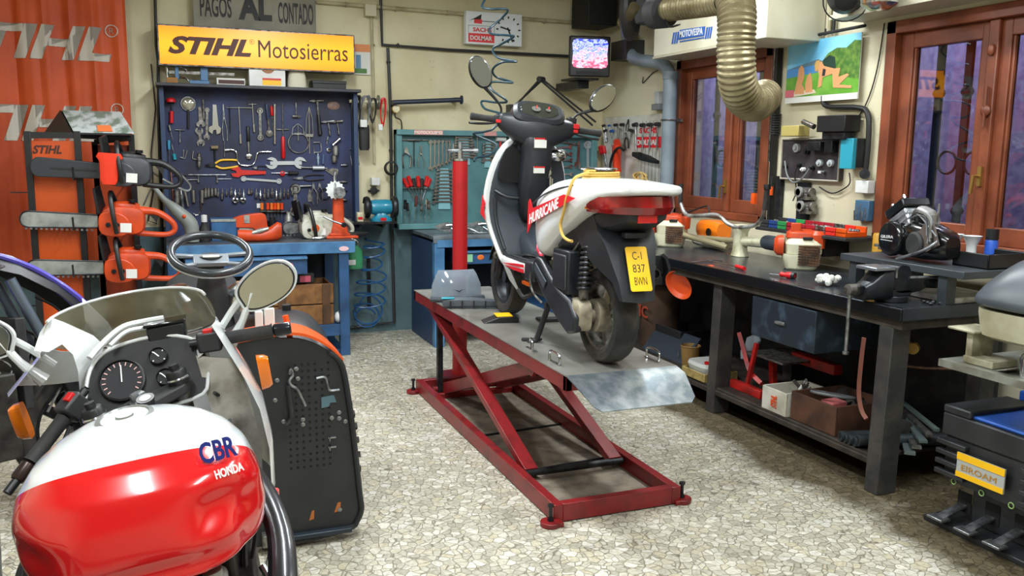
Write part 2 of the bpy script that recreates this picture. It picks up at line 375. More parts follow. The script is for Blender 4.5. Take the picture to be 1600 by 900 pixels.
def window(name, y0, y1, z0, z1, mid):
    b = MB(); fw = .07; x0, x1 = RW-.02, RW+.12
    b.box(x0, x1, y0, y0+fw, z0, z1).box(x0, x1, y1-fw, y1, z0, z1).box(x0, x1, y0, y1, z1-fw, z1).box(x0, x1, y0, y1, z0-.0, z0+.05)
    o = mkobj(name, b, frame_m, .004, centre=False); props(o, kind='structure')
    casement(y0+fw, mid, z0+.05, z1-fw, o); casement(mid, y1-fw, z0+.05, z1-fw, o)
    q = mkobj('window_trim', MB().box(RW+.005, RW+.03, mid-.03, mid+.03, z0+.05, z1-fw), frame_m, .006, centre=False); q.parent = o
    return o
w1 = window('window_1', W1[0], W1[1], W1[2], 2.33, 5.53)
w2 = window('window_2', W2[0], W2[1], W2[2], 2.35, 3.33)
iron = mat('wrought_iron', '1b1d22', .5)
def grille(y0, y1, z0, z1, ys, par, rings, extra=()):
    x = RW+.2; b = MB()
    for y in ys:
        b.box(x-.01, x+.01, y-.022, y+.022, z0, z1)
        for z in extra: b.lathe([(.0, -.05), (.03, -.015), (.035, 0), (.03, .015), (0, .05)], (x, y, z), n=10)
    for z in (z0+.02, z1-.02): b.box(x-.012, x+.012, y0, y1, z-.02, z+.02)
    for y in rings: b.torus((x, y, 1.565), X_, .062, .008, 24, 6)
    o = mkobj('window_grille', b, iron, centre=False); o.parent = par
grille(W1[0], W1[1], 1.15, 2.3, (5.2, 5.42, 5.62, 5.79, 5.97), w1, (5.115, 5.31, 5.70, 5.88), (1.9,))
grille(W2[0], W2[1], 1.12, 2.3, (2.3, 2.62, 2.94, 3.47, 3.63, 3.82), w2, (3.55, 3.725), (1.95, 1.3))
lane = mat('lane_wall_brick', '9690aa', .8, c2='787192', sc_=16, bump=.5, bsc=25)
struct('wall_outside', MB().box(5.3, 5.5, 3.2, 11, 0, 3.6), lane)
struct('wall_alley', MB().box(5.3, 5.5, -2, 3.2, 0, 3.6), mat('dark_shutter', '1a1c24', .6))
struct('trim_1', MB().box(4.15, 5.5, -2, 11, -.1, 0), mat('lane_paving', '44434a', .8))
area('lane_fill_light', (4.7, 7.2, 3.2), .5, 2.5, 60, (.74, .70, 1.0))  # unseen area lights added outside the windows to light the lane wall
area('lane_fill_light', (4.7, 4.6, 3.2), .5, 1.6, 34, (.66, .62, 1.0))
for nm, y, z in (('window_handle', 5.53, 1.36), ('window_handle', 3.33, 1.5)):
    b = MB().box(RW-.01, RW+.005, y-.012, y+.012, z-.05, z+.05).cyl((RW-.01, y, z), (RW-.045, y, z), .007).bar((RW-.045, y, z+.005), (RW-.045, y+.01, z-.09), .014, .014)
    h = mkobj(nm, b, brass, centre=False); h.parent = w1 if y > 4.5 else w2
h = mkobj('window_bolt', MB().cyl((RW-.01, 3.33, 1.75), (RW-.01, 3.33, 1.95), .008).ell((RW-.005, 3.33, 1.83), (.014, .03, .03)).ell((RW-.005, 3.33, 2.13), (.014, .02, .03)), frame_m, centre=False); h.parent = w2
t = Thing('scissor_lift', 'red scissor lift table with worn grey steel deck in middle of the floor', 'lift', (1.83, 4.4, 0)); LIFT = t
deck_m = mat('deck_steel', 'a9a7a0', .34, .55, c2='77746c', sc_=4, lo=.35, hi=.7)
PZ, PX0, PX1, PY0, PY1 = .66, 1.555, 2.10, 3.28, 5.72
b = MB()
for (a, c, e, f) in ((1.51, 1.555, 3.28, 5.53), (2.105, 2.15, 3.28, 5.53)): b.box(a, c, e, f, .005, .085)
for (e, f) in ((3.28, 3.325), (5.485, 5.53), (5.25, 5.29)): b.box(1.555, 2.105, e, f, .005, .085 if e != 5.25 else .05)
t.part('base_frame', b, redpaint, world=True, bev=.003)
t.part('base_pan', MB().box(1.555, 2.105, 3.325, 5.25, .008, .016), mat('dusty_pan', '7d7263', .9, c2='5a5146', sc_=10, bump=.3, bsc=60), world=True)
b = MB()
for y in (3.85, 4.45): t.part('cross_rod', MB().bar((1.555, y, .02), (2.105, y+.05, .02), .012, .012), dark_steel, world=True)
for (x, y, s) in ((1.49, 3.27, -1), (2.17, 3.30, 1), (1.485, 5.5, -1), (2.17, 5.5, 1)):
    f = t.part('foot', MB().cyl((x, y, 0), (x, y, .022), .045, n=20).box(min(x, x-s*.05), max(x, x-s*.05), y-.035, y+.035, .0, .02), redpaint, world=True, bev=.003)
    t.part('levelling_bolt', MB().cyl((x, y, .0), (x, y, .085), .008, n=10).cyl((x, y, .085), (x, y, .097), .014, n=6).cyl((x, y, .022), (x, y, .036), .014, n=6), dark_steel, parent=f, world=True)
def arm(y0, z0, y1, z1, x): t.part('scissor_arm', MB().bar((x, y0, z0), (x, y1, z1), .04, .07, hint=(0, 1, 1)), redpaint, world=True, bev=.003)
for x in (1.6, 2.06):
    arm(3.75, .06, 5.42, .60, x); arm(5.30, .07, 3.72, .60, x+(.045 if x < 1.8 else -.045))
for (y, z) in ((3.75, .055), (5.30, .07), (3.72, .6), (5.42, .6)): t.part('cross_tube', MB().cyl((1.56, y, z), (2.10, y, z), .018, n=14), dark_steel if z < .056 else redpaint, world=True)
t.part('centre_pivot', MB().cyl((1.575, 4.57, .325), (2.085, 4.57, .325), .02, n=14), dark_steel, world=True)
for x in (1.575, 2.06): t.part('gusset_plate', MB().poly([(x, 3.62, .645), (x, 3.86, .645), (x, 3.80, .55), (x, 3.70, .55)], (.02, 0, 0)), redpaint, world=True)
t.part('safety_prop', MB().box(1.59, 1.625, 5.28, 5.315, .05, .60), dark_steel, world=True, bev=.002)
b = MB()
for x in (PX0, PX1-.03): b.box(x, x+.03, PY0, PY1, .59, .655)
b.box(PX0, PX1, PY1-.03, PY1, .59, .655)
b.box(PX0, PX1, PY0, PY0+.03, .59, .655)
t.part('deck_frame', b, redpaint, world=True, bev=.002)
t.part('deck', MB().box(PX0-.002, PX1+.002, PY0, PY1+.003, .655, PZ), deck_m, world=True)
rz = .1; G = [[(x, PY0, PZ) for x in (PX0, PX1)], [(x, PY0-.07, PZ-.015) for x in (PX0+.0, PX1+.0)], [(x, PY0-.20, PZ-.085) for x in (PX0+.035, PX1-.03)], [(x, PY0-.225, PZ-.10) for x in (PX0+.06, PX1-.06)]]
t.part('ramp_flap', MB().sheet(G, (0, 0, -.005)), mat('galvanised', 'c2c9cf', .28, .85, c2='93a0aa', sc_=18, lo=.35, hi=.6), world=True)
for (x, y, a) in ((1.60, 3.50, 0), (1.605, 3.78, .5), (2.06, 3.42, 0), (1.60, 5.35, .3)):
    b = MB(); dx, dy = math.sin(a*.6)*.05, math.cos(a*.6)*.05
    b.tube([(x-dx, y-dy, PZ-.005), (x-dx, y-dy, PZ+.045), (x+dx, y+dy, PZ+.045), (x+dx, y+dy, PZ-.005)], .0055, n=8, sub=5)
    b.box(x-.008, x+.008, y-dy-.012, y+dy+.012, PZ, PZ+.004)
    t.part('tie_down_loop', b, chrome, world=True)
t = Thing('wheel_clamp_column', 'tall red steel column behind the grey windshield on the lift', 'column', (1.83, 5.85, 0))
t.part('column', MB().cyl((1.925, 5.85, 0), (1.925, 5.85, 1.535), .053, n=28), mat('scuffed_red', 'a3181c', .38, c2='761517', sc_=4, lo=.55, hi=.8), world=True)
t.part('base_plate', MB().box(1.80, 2.05, 5.78, 5.98, 0, .015), redpaint, world=True, bev=.003)
t.part('top_cap', MB().cyl((1.925, 5.85, 1.53), (1.925, 5.85, 1.545), .056, n=28).cyl((1.925, 5.85, 1.545), (1.925, 5.85, 1.60), .02, n=12), chrome, world=True)
b = MB(); b.T = Matrix.Translation((.095, 0, 0)); b.cyl((1.74, 5.85, 1.60), (1.93, 5.85, 1.60), .012, n=12).cyl((1.83, 5.85, 1.59), (1.83, 5.85, 1.66), .016, n=12).cyl((1.93, 5.85, 1.60), (1.96, 5.84, 1.60), .018, n=8).cyl((1.78, 5.85, 1.60), (1.78, 5.85, 1.65), .008, n=8)
t.part('air_valve', b, steel, world=True)
BX0, BX1, BY0, BY1, BZ = 3.085, 3.86, 2.98, 6.35, .912
bench_top = mat('bench_steel', '3a4047', .27, .45, c2='292d32', sc_=3, bump=.04)
bench_leg = mat('grimy_leg', '2c2c2c', .6, c2='3f3d38', sc_=8, bump=.3, bsc=40)
t = Thing('long_workbench', 'long dark steel topped workbench along the window wall', 'workbench', ((BX0+BX1)/2, (BY0+BY1)/2, 0)); BENCH = t
t.part('worktop', MB().box(BX0, BX1, BY0, BY1, BZ-.012, BZ), bench_top, world=True)
t.part('front_edge', MB().box(BX0-.012, BX0+.02, BY0-.01, BY1, BZ-.055, BZ+.004), mat('bright_edge', '25282c', .22, .7), world=True, bev=.005)
t.part('end_edge', MB().box(BX0, BX1, BY0-.012, BY0, BZ-.055, BZ+.004), bench_top, world=True, bev=.002)
t.part('under_board', MB().box(BX0+.02, BX1, BY0+.01, BY1, BZ-.1, BZ-.058), mat('old_board', '3a332a', .8, c2='241f19', sc_=12), world=True)
for (y, x) in ((3.04, BX0+.0), (4.43, BX0+.03), (5.95, BX0+.03)):
    t.part('leg', MB().poly([(x+.02, y, BZ-.1), (x+.13, y, BZ-.1), (x+.115, y, 0), (x, y, 0)], (0, .085, 0)), bench_leg, world=True, bev=.004)
    t.part('leg', MB().box(3.70, 3.79, y, y+.09, 0, BZ-.1), bench_leg, world=True, bev=.004)
b = MB().box(3.13, 3.80, 3.13, 6.2, .145, .165).box(3.12, 3.16, 3.13, 6.2, .12, .15)
t.part('lower_shelf', b, mat('grimy_shelf', '3b332b', .7, c2='221d18', sc_=9, bump=.2), world=True, bev=.003)
t.part('back_panel', MB().box(3.80, 3.83, 3.05, 6.3, .14, BZ-.1), blackm, world=True)
d = t.part('drawer', MB().box(3.10, 3.6, 3.55, 4.08, .575, .80), mat('worn_drawer', '26303a', .45, .3, c2='46586a', sc_=11, lo=.55, hi=.75), world=True, bev=.004)
t.part('drawer_handle', MB().lathe([(.0, -.04), (.009, -.038), (.012, 0), (.009, .038), (0, .04)], (3.093, 3.82, .69), Y_, n=10), steel, parent=d, world=True)
t = Thing('raised_shelf', 'dark low raised shelf standing on the bench under the engine', 'shelf', (3.55, 3.2, BZ))
sh = mat('shelf_paint', '3f454a', .45, .2, c2='31363b', sc_=5)
SZ = 1.085
t.part('shelf_board', MB().box(3.33, 3.84, 2.88, 3.66, SZ-.035, SZ), sh, world=True, bev=.003)
for (x, y) in ((3.35, 2.985), (3.35, 3.56), (3.76, 2.985), (3.76, 3.56)): t.part('leg', MB().box(x, x+.06, y, y+.05, BZ+.001, SZ-.035), sh, world=True)
t.part('drip_tray', MB().box(3.42, 3.74, 3.0, 3.5, BZ+.004, BZ+.03), alu, world=True)
t = Thing('tool_workbench', 'blue enamelled workbench with one drawer under the navy tool board', 'workbench', (.68, 7.05, 0))
Y0 = 6.73
t.part('worktop', MB().box(.0, 1.36, Y0-.01, 7.5, .875, .905), mat('grey_lino', '3a4046', .5), world=True, bev=.003)
t.part('top_rail', MB().box(.0, 1.36, Y0-.015, Y0+.03, .81, .90), bluelight, world=True, bev=.004)
t.part('rail_badge', MB().lathe([(.034, 0), (.034, .002)], (1.27, Y0-.017, .845), (0, -1, 0), n=24, sx=1.1, sy=.55), mat('pink_badge', 'd8b3b8', .5), world=True)
for (x, y) in ((1.235, Y0), (.0, Y0), (1.235, 7.4), (.0, 7.4)): t.part('leg', MB().box(x, x+.075 if x > 0 else .075, y, y+.07, 0, .81), bluepaint, world=True, bev=.003)
dr = t.part('drawer', MB().box(.12, .99, Y0-.02, 7.3, .66, .80), bluepaint, world=True, bev=.003)
t.part('drawer_lip', MB().box(.12, .99, Y0-.04, Y0-.018, .775, .792), bluelight, parent=dr, world=True, bev=.003)
q = MB().m(0).ell((.85, Y0-.022, .727), (.036, .003, .026), 12, 6).box(.832, .885, Y0-.024, Y0-.02, .698, .708).m(1).ell((.852, Y0-.024, .73), (.022, .003, .017), 10, 6)
t.part('sticker', q, [mat('sticker_orange', 'e0702a', .5), mat('sticker_dark', '7a2a18', .5)], parent=dr, world=True)
t.part('shelf', MB().box(.03, 1.28, Y0+.02, 7.45, .215, .245).box(.03, 1.28, Y0+.01, Y0+.03, .16, .25), bluepaint, world=True, bev=.003)
t.part('back_panel', MB().box(.03, 1.28, 7.44, 7.46, .2, .8), mat('dark_back', '16202c', .7), world=True)
t.part('shelf', MB().box(.03, 1.28, Y0+.05, 7.45, .02, .04), bluepaint, world=True)
t = Thing('spanner_workbench', 'blue workbench with worn grey top standing behind the red column', 'workbench', (2.7, 7.1, 0))
t.part('worktop', MB().box(2.0, 3.62, 6.76, 7.5, .885, .915).box(2.0, 3.62, 6.755, 6.775, .86, .905), [mat('worn_grey_top', '707a80', .4, .3, c2='50585e', sc_=6)], world=True, bev=.003)
t.part('front_rail', MB().box(2.03, 3.62, 6.752, 6.77, .825, .885), bluelight, world=True)
t.part('side_panel', MB().box(2.01, 2.04, 6.80, 7.48, 0, .86), mat('dark_blue_panel', '24395a', .5, c2='223a5a', sc_=4), world=True, bev=.003)
for x in (2.01, 3.5): t.part('leg', MB().box(x, x+.085, 6.76, 6.83, 0, .86), bluelight, world=True, bev=.003)
d = t.part('drawer', MB().box(2.2, 2.62, 6.75, 7.2, .68, .79), bluepaint, world=True, bev=.003)
t.part('drawer_lip', MB().box(2.2, 2.62, 6.735, 6.752, .775, .79), bluelight, parent=d, world=True)
t.part('sticker', MB().box(2.27, 2.33, 6.746, 6.75, .7, .765), mat('sticker_green', '8fc9a0', .5), parent=d, world=True); t.part('sticker', MB().ell((2.4, 6.749, .735), (.03, .003, .022), 12, 6), MC['sticker_orange'], parent=d, world=True)
t.part('shelf', MB().box(2.04, 3.6, 6.79, 7.45, .26, .29).box(2.04, 3.6, 6.78, 6.80, .22, .29), bluepaint, world=True)
t.part('back_panel', MB().box(2.04, 3.6, 7.45, 7.47, .0, .85), MC['dark_back'], world=True)
t = Thing('saw_display_rack', 'black framed orange display rack holding three chainsaws before the banner', 'display rack', (-.5, 6.75, 0)); RACK = t
RF, RB = 6.5, 6.98
pl = [(-.82, RF), (-.50, RF), (-.62, RB-.05), (-.14, RB)]
rk = mat('rack_frame', '1a1a1c', .4)
for i, (px, py_, top) in enumerate(((42, 205, 1), (120, 205, 1), (205, 210, 1), (148, 222, 0))):
    pt = AY(px, py_, (6.5, 6.5, 6.9, 6.95)[i]); t.part('post', MB().box(pt.x-.02, pt.x+.02, pt.y-.02, pt.y+.02, 0, pt.z), rk, world=True, bev=.002)
A_, B_, C_, D_ = AY(42, 212, 6.5), AY(120, 212, 6.5), AY(205, 216, 6.9), AY(148, 222, 6.95)
b = MB()
for p, q in ((A_, B_), (B_, C_), (C_, D_)):
    b.bar(p, q, .03, .035)
t.part('top_bar', b, rk, world=True)
org = mat('rack_panel', 'c8500f', .45, c2='b8440c', sc_=3)
t.part('orange_panel', MB().box(A_.x+.02, B_.x-.02, 6.505, 6.52, .05, A_.z-.03), org, world=True)
xx = AY(148, 300, 6.95).x
t.part('orange_panel', MB().box(xx, C_.x-.0, 6.93, 6.945, .05, C_.z-.05), mat('rack_panel_dark', 'a03a12', .45, c2='7c2c10', sc_=3), world=True)
q = AY(51, 240, 6.5); q2 = AY(96, 229, 6.5)
t.part('rack_lettering', text_mb('STIHL', (q.x, 6.504, q.z), X_, Z_, q2.x-q.x, .055, .002, shear=.3, bold=.03), mat('lettering_dark', '3a1a10', .5), world=True)
for z in (1.30, .55): t.part('hook_rod', MB().bar((A_.x-.12, 6.5, z), (A_.x, 6.5, z), .008, .008), rk, world=True)
def jaw(mb, c, r, a, th, z0):      # open-ended jaw in the local x-y plane, mouth towards angle a
    P = []
    for k in range(15):
        q = a+rad(38)+(2*PI-rad(76))*k/14; P.append((c[0]+r*math.cos(q), c[1]+r*math.sin(q)))
    m = .46*r
    for (l, s) in ((1.02, -1), (-.1, -1), (-.35, -.5), (-.35, .5), (-.1, 1), (1.02, 1)):
        P.append((c[0]+math.cos(a)*l*r*.95-math.sin(a)*s*m, c[1]+math.sin(a)*l*r*.95+math.cos(a)*s*m))
    mb.prism(P, (0, 0, z0), X_, Y_, (0, 0, th))
def frame2(A, B, out):
    A, B, out = V(A), V(B), V(out).normalized(); y = (B-A); L = y.length; y.normalize(); x = y.cross(out).normalized()
    return Matrix(((x.x, y.x, out.x, A.x), (x.y, y.y, out.y, A.y), (x.z, y.z, out.z, A.z), (0, 0, 0, 1))), L
def shape(k, L, w=None, r=None):
    """parts of a tool lying along +y from 0 to L, z out of the board: list of (name, MB, material key)"""
    w = w or max(L*.06, .008); o = []
    S, G = MB(), MB()
    if k in ('combo', 'ringring', 'openopen'):
        R = r or w*1.15; S.box(-w/2, w/2, R*.6, L-R*.6, .006, .012)
        if k == 'ringring': S.torus((0, R, .01), Z_, R*.78, R*.3, 16, 6)
        else: jaw(S, (0, R*.9), R*1.15, -PI/2-.26, .009, .005)
        if k == 'openopen': jaw(S, (0, L-R*.9), R*1.15, PI/2-.26, .009, .005)
        else: S.torus((0, L-R, .01), Z_, R*.78, R*.3, 16, 6)
        o = [('spanner', S, 0)]
    elif k == 'adj':
        S.prism([(-w*.35, 0), (w*.35, 0), (w*.6, L*.7), (w*1.3, L*.76), (w*1.35, L*.9), (w*.7, L*.99), (w*.45, L*.86), (-.1*w, L*.84), (-w*.2, L), (-w*.9, L*.95), (-w*1.1, L*.8), (-w*.6, L*.7)], (0, 0, .004), X_, Y_, (0, 0, .012))
        S.cyl((w*.5, L*.78, .008), (w*.5, L*.84, .008), .006, n=8).torus((0, w*.5, .01), Z_, w*.28, .002, 12, 5)
        o = [('wrench_body', S, 0)]
    elif k == 'tee':
        c = r or L*.27; S.cyl((-c, .006, .012), (c, .006, .012), .0042, n=8); S.cyl((0, 0, .012), (0, L*.8, .012), .0042, n=8)
        S.cyl((0, L*.74, .012), (0, L, .012), w*.35, n=10); o = [('shaft', S, 0)]
    elif k == 'rod': S.cyl((0, 0, .01), (0, L, .01), w/2, n=8); o = [('rod', S, 0)]
    elif k == 'driver':
        G.lathe([(w*.3, 0), (w*.55, L*.03), (w*.5, L*.2), (w*.55, L*.36), (w*.35, L*.4)], (0, 0, .014), Y_, n=10)
        S.cyl((0, L*.38, .014), (0, L, .014), max(w*.13, .0022), n=8); o = [('handle', G, 1), ('shank', S, 0)]
    elif k == 'hammer':
        c = r or L*.2; S.cyl((-c, 0, .016), (c*.5, 0, .016), .011, n=12).prism([(c*.4, -.011), (c*1.2, -.003), (c*1.2, .003), (c*.4, .011)], (0, 0, .006), X_, Y_, (0, 0, .02))
        S.cyl((0, 0, .014), (0, L*.45, .014), w*.3, n=8)
        G.lathe([(w*.35, L*.4), (w*.5, L*.5), (w*.42, L*.7), (w*.55, L*.96), (w*.3, L)], (0, 0, .014), Y_, n=10); o = [('hammer_head', S, 0), ('handle', G, 1)]
    elif k == 'pliers':
        q = r or w*1.1
        S.prism([(-w*.15, 0), (-w*.5, L*.2), (-w*.55, L*.32), (w*.55, L*.32), (w*.5, L*.2), (w*.15, 0), (0.0, L*.18)], (0, 0, .006), X_, Y_, (0, 0, .01)).cyl((0, L*.29, .004), (0, L*.29, .019), w*.3, n=10)
        o = [('jaws', S, 0)]
        for s in (-1, 1):
            G = MB().tube([(s*w*.3, L*.32, .012), (s*q, L*.5, .012), (s*q*.95, L*.8, .012), (s*q*.75, L, .012)], w*.24, n=7, sub=4); o.append(('handle', G, 1))
    elif k == 'ratchet':
        R = r or w*.9; S.lathe([(R*.7, 0), (R, .004), (R, .012), (R*.7, .016)], (0, L-R, .004), Z_, n=16).cyl((0, L*.45, .012), (0, L-R, .012), w*.28, n=8)
        G.lathe([(w*.3, 0), (w*.5, L*.04), (w*.42, L*.25), (w*.5, L*.42), (w*.3, L*.47)], (0, 0, .012), Y_, n=10); o = [('ratchet_head', S, 0), ('handle', G, 1)]
    elif k == 'socket':
        S.lathe([(w*.2, 0), (w*.2, L*.35), (w*.5, L*.45), (w*.5, L*.93), (w*.38, L), (w*.3, L*.9)], (0, 0, w*.5), Y_, n=12); o = [('socket', S, 0)]
    elif k == 'chuck':
        S.lathe([(w*.25, 0), (w*.3, L*.2), (w*.5, L*.25), (w*.5, L*.5), (w*.35, L*.55), (w*.4, L*.8), (w*.15, L)], (0, 0, w*.5), Y_, n=14); o = [('body', S, 0)]
    elif k == 'mallet':
        S.cyl((-w, L*.1, .02), (w, L*.1, .02), w*.55, n=14); G.cyl((0, L*.1, .016), (0, L, .016), w*.25, n=8); o = [('mallet_head', S, 0), ('handle', G, 1)]
    elif k == 'hook':
        S.tube([(0, 0, .01), (0, L*.6, .01), (w, L*.9, .01), (2*w, L, .01), (3*w, L*.85, .01)], .004, sub=4); o = [('hook', S, 0)]
    elif k == 'lkey':
        S.tube([(0, 0, .01), (0, L*.93, .01), (w*.2, L, .01), (w*1.2, L, .01)], .004, n=6); o = [('key', S, 0)]
    elif k == 'snips':
        for s in (-1, 1): S.tube([(s*w*.1, 0, .01), (s*w*.3, L*.4, .01), (s*w*.9, L*.7, .01), (s*w*.7, L, .01)], .0035, n=6, sub=3)
        S.cyl((0, L*.38, .004), (0, L*.38, .018), .008, n=8); o = [('snips', S, 0)]
    elif k == 'ring':
        S.torus((0, L/2, .012), Z_, L/2-.006, .005, 28, 6).box(-.006, .006, -.0, .02, .004, .012); o = [('ring', S, 0)]
    elif k == 'disc':
        S.lathe([(L*.16, 0), (L*.5, .0), (L*.5, .012), (L*.3, .016), (L*.16, .012)], (0, L/2, .004), Z_, n=18, cap=False); o = [('disc', S, 0)]
    elif k == 'scraper':
        S.prism([(-w*.2, 0), (w*.2, 0), (w, L*.6), (w*.9, L), (-w*.9, L), (-w, L*.6)], (0, 0, .006), X_, Y_, (0, 0, .004)); o = [('blade', S, 0)]
    elif k == 'brush':
        G.box(-w*.35, w*.35, 0, L*.45, .004, .018); S.box(-w*.5, w*.5, L*.45, L, .002, .024); o = [('handle', G, 1), ('bristles', S, 0)]
    elif k == 'puller':
        for s in (-1, 1): S.tube([(0, 0, .012), (s*w*.8, L*.25, .012), (s*w, L*.6, .012), (s*w*.7, L*.62, .012)], .004, n=6)
        S.cyl((0, -.0, .012), (0, L, .012), .0045, n=8).box(-w, w, L*.58, L*.64, .006, .016); o = [('puller', S, 0)]
    elif k == 'clampc':
        S.tube([(w, 0, .012), (-w*.6, 0, .012), (-w, L*.15, .012), (-w, L*.85, .012), (-w*.6, L, .012), (w, L, .012)], .006, n=6).cyl((w, L*.35, .012), (w, L*1.2, .012), .004, n=8); o = [('clamp', S, 0)]
    elif k == 'tube':
        S.cyl((0, 0, w/2+.003), (0, L, w/2+.003), w/2, n=14).cyl((0, -.0, w/2+.003), (0, L*.06, w/2+.003), w*.56, n=14); o = [('tube_body', S, 0)]
    return o
def tool(k, A, B, label, cat, m0=steel, m1=red, w=None, r=None, out=(0, -1, 0), group=None, name=None):
    T, L = frame2(A, B, out); P = shape(k, L, w, r); name = name or cat.replace(' ', '_'); M = [m0, m1]
    if len(P) == 1:
        mb = P[0][1]; mb.v = [T @ p for p in mb.v]; return single(name, label, cat, mb, M[P[0][2]], group)
    t = Thing(name, label, cat, M=T, group=group)
    for n, mb, i in P: t.part(n, mb, M[i])
    return t.o
BDY = 7.465
t = Thing('tool_board', 'navy shadow board with side panels and hanging hand tools above the blue bench', 'tool board', (.76, 7.5, .905))
t.part('back_board', MB().box(.02, 1.50, BDY, 7.54, .906, 2.06), navy, world=True)
for x in (.0, 1.49): t.part('side_panel', MB().box(x, x+.035, 7.34, 7.54, .906, 2.06), mat('navy_edge', '273a5c', .5), world=True, bev=.003)
t.part('top_shelf', MB().box(-.02, 1.54, 7.26, 7.54, 2.06, 2.085), mat('shelf_navy', '2a2f3c', .5, c2='3b3a3a', sc_=6), world=True, bev=.004)
def B_(x, y): return AY(240+x/5, 120+y/5, BDY-.001)
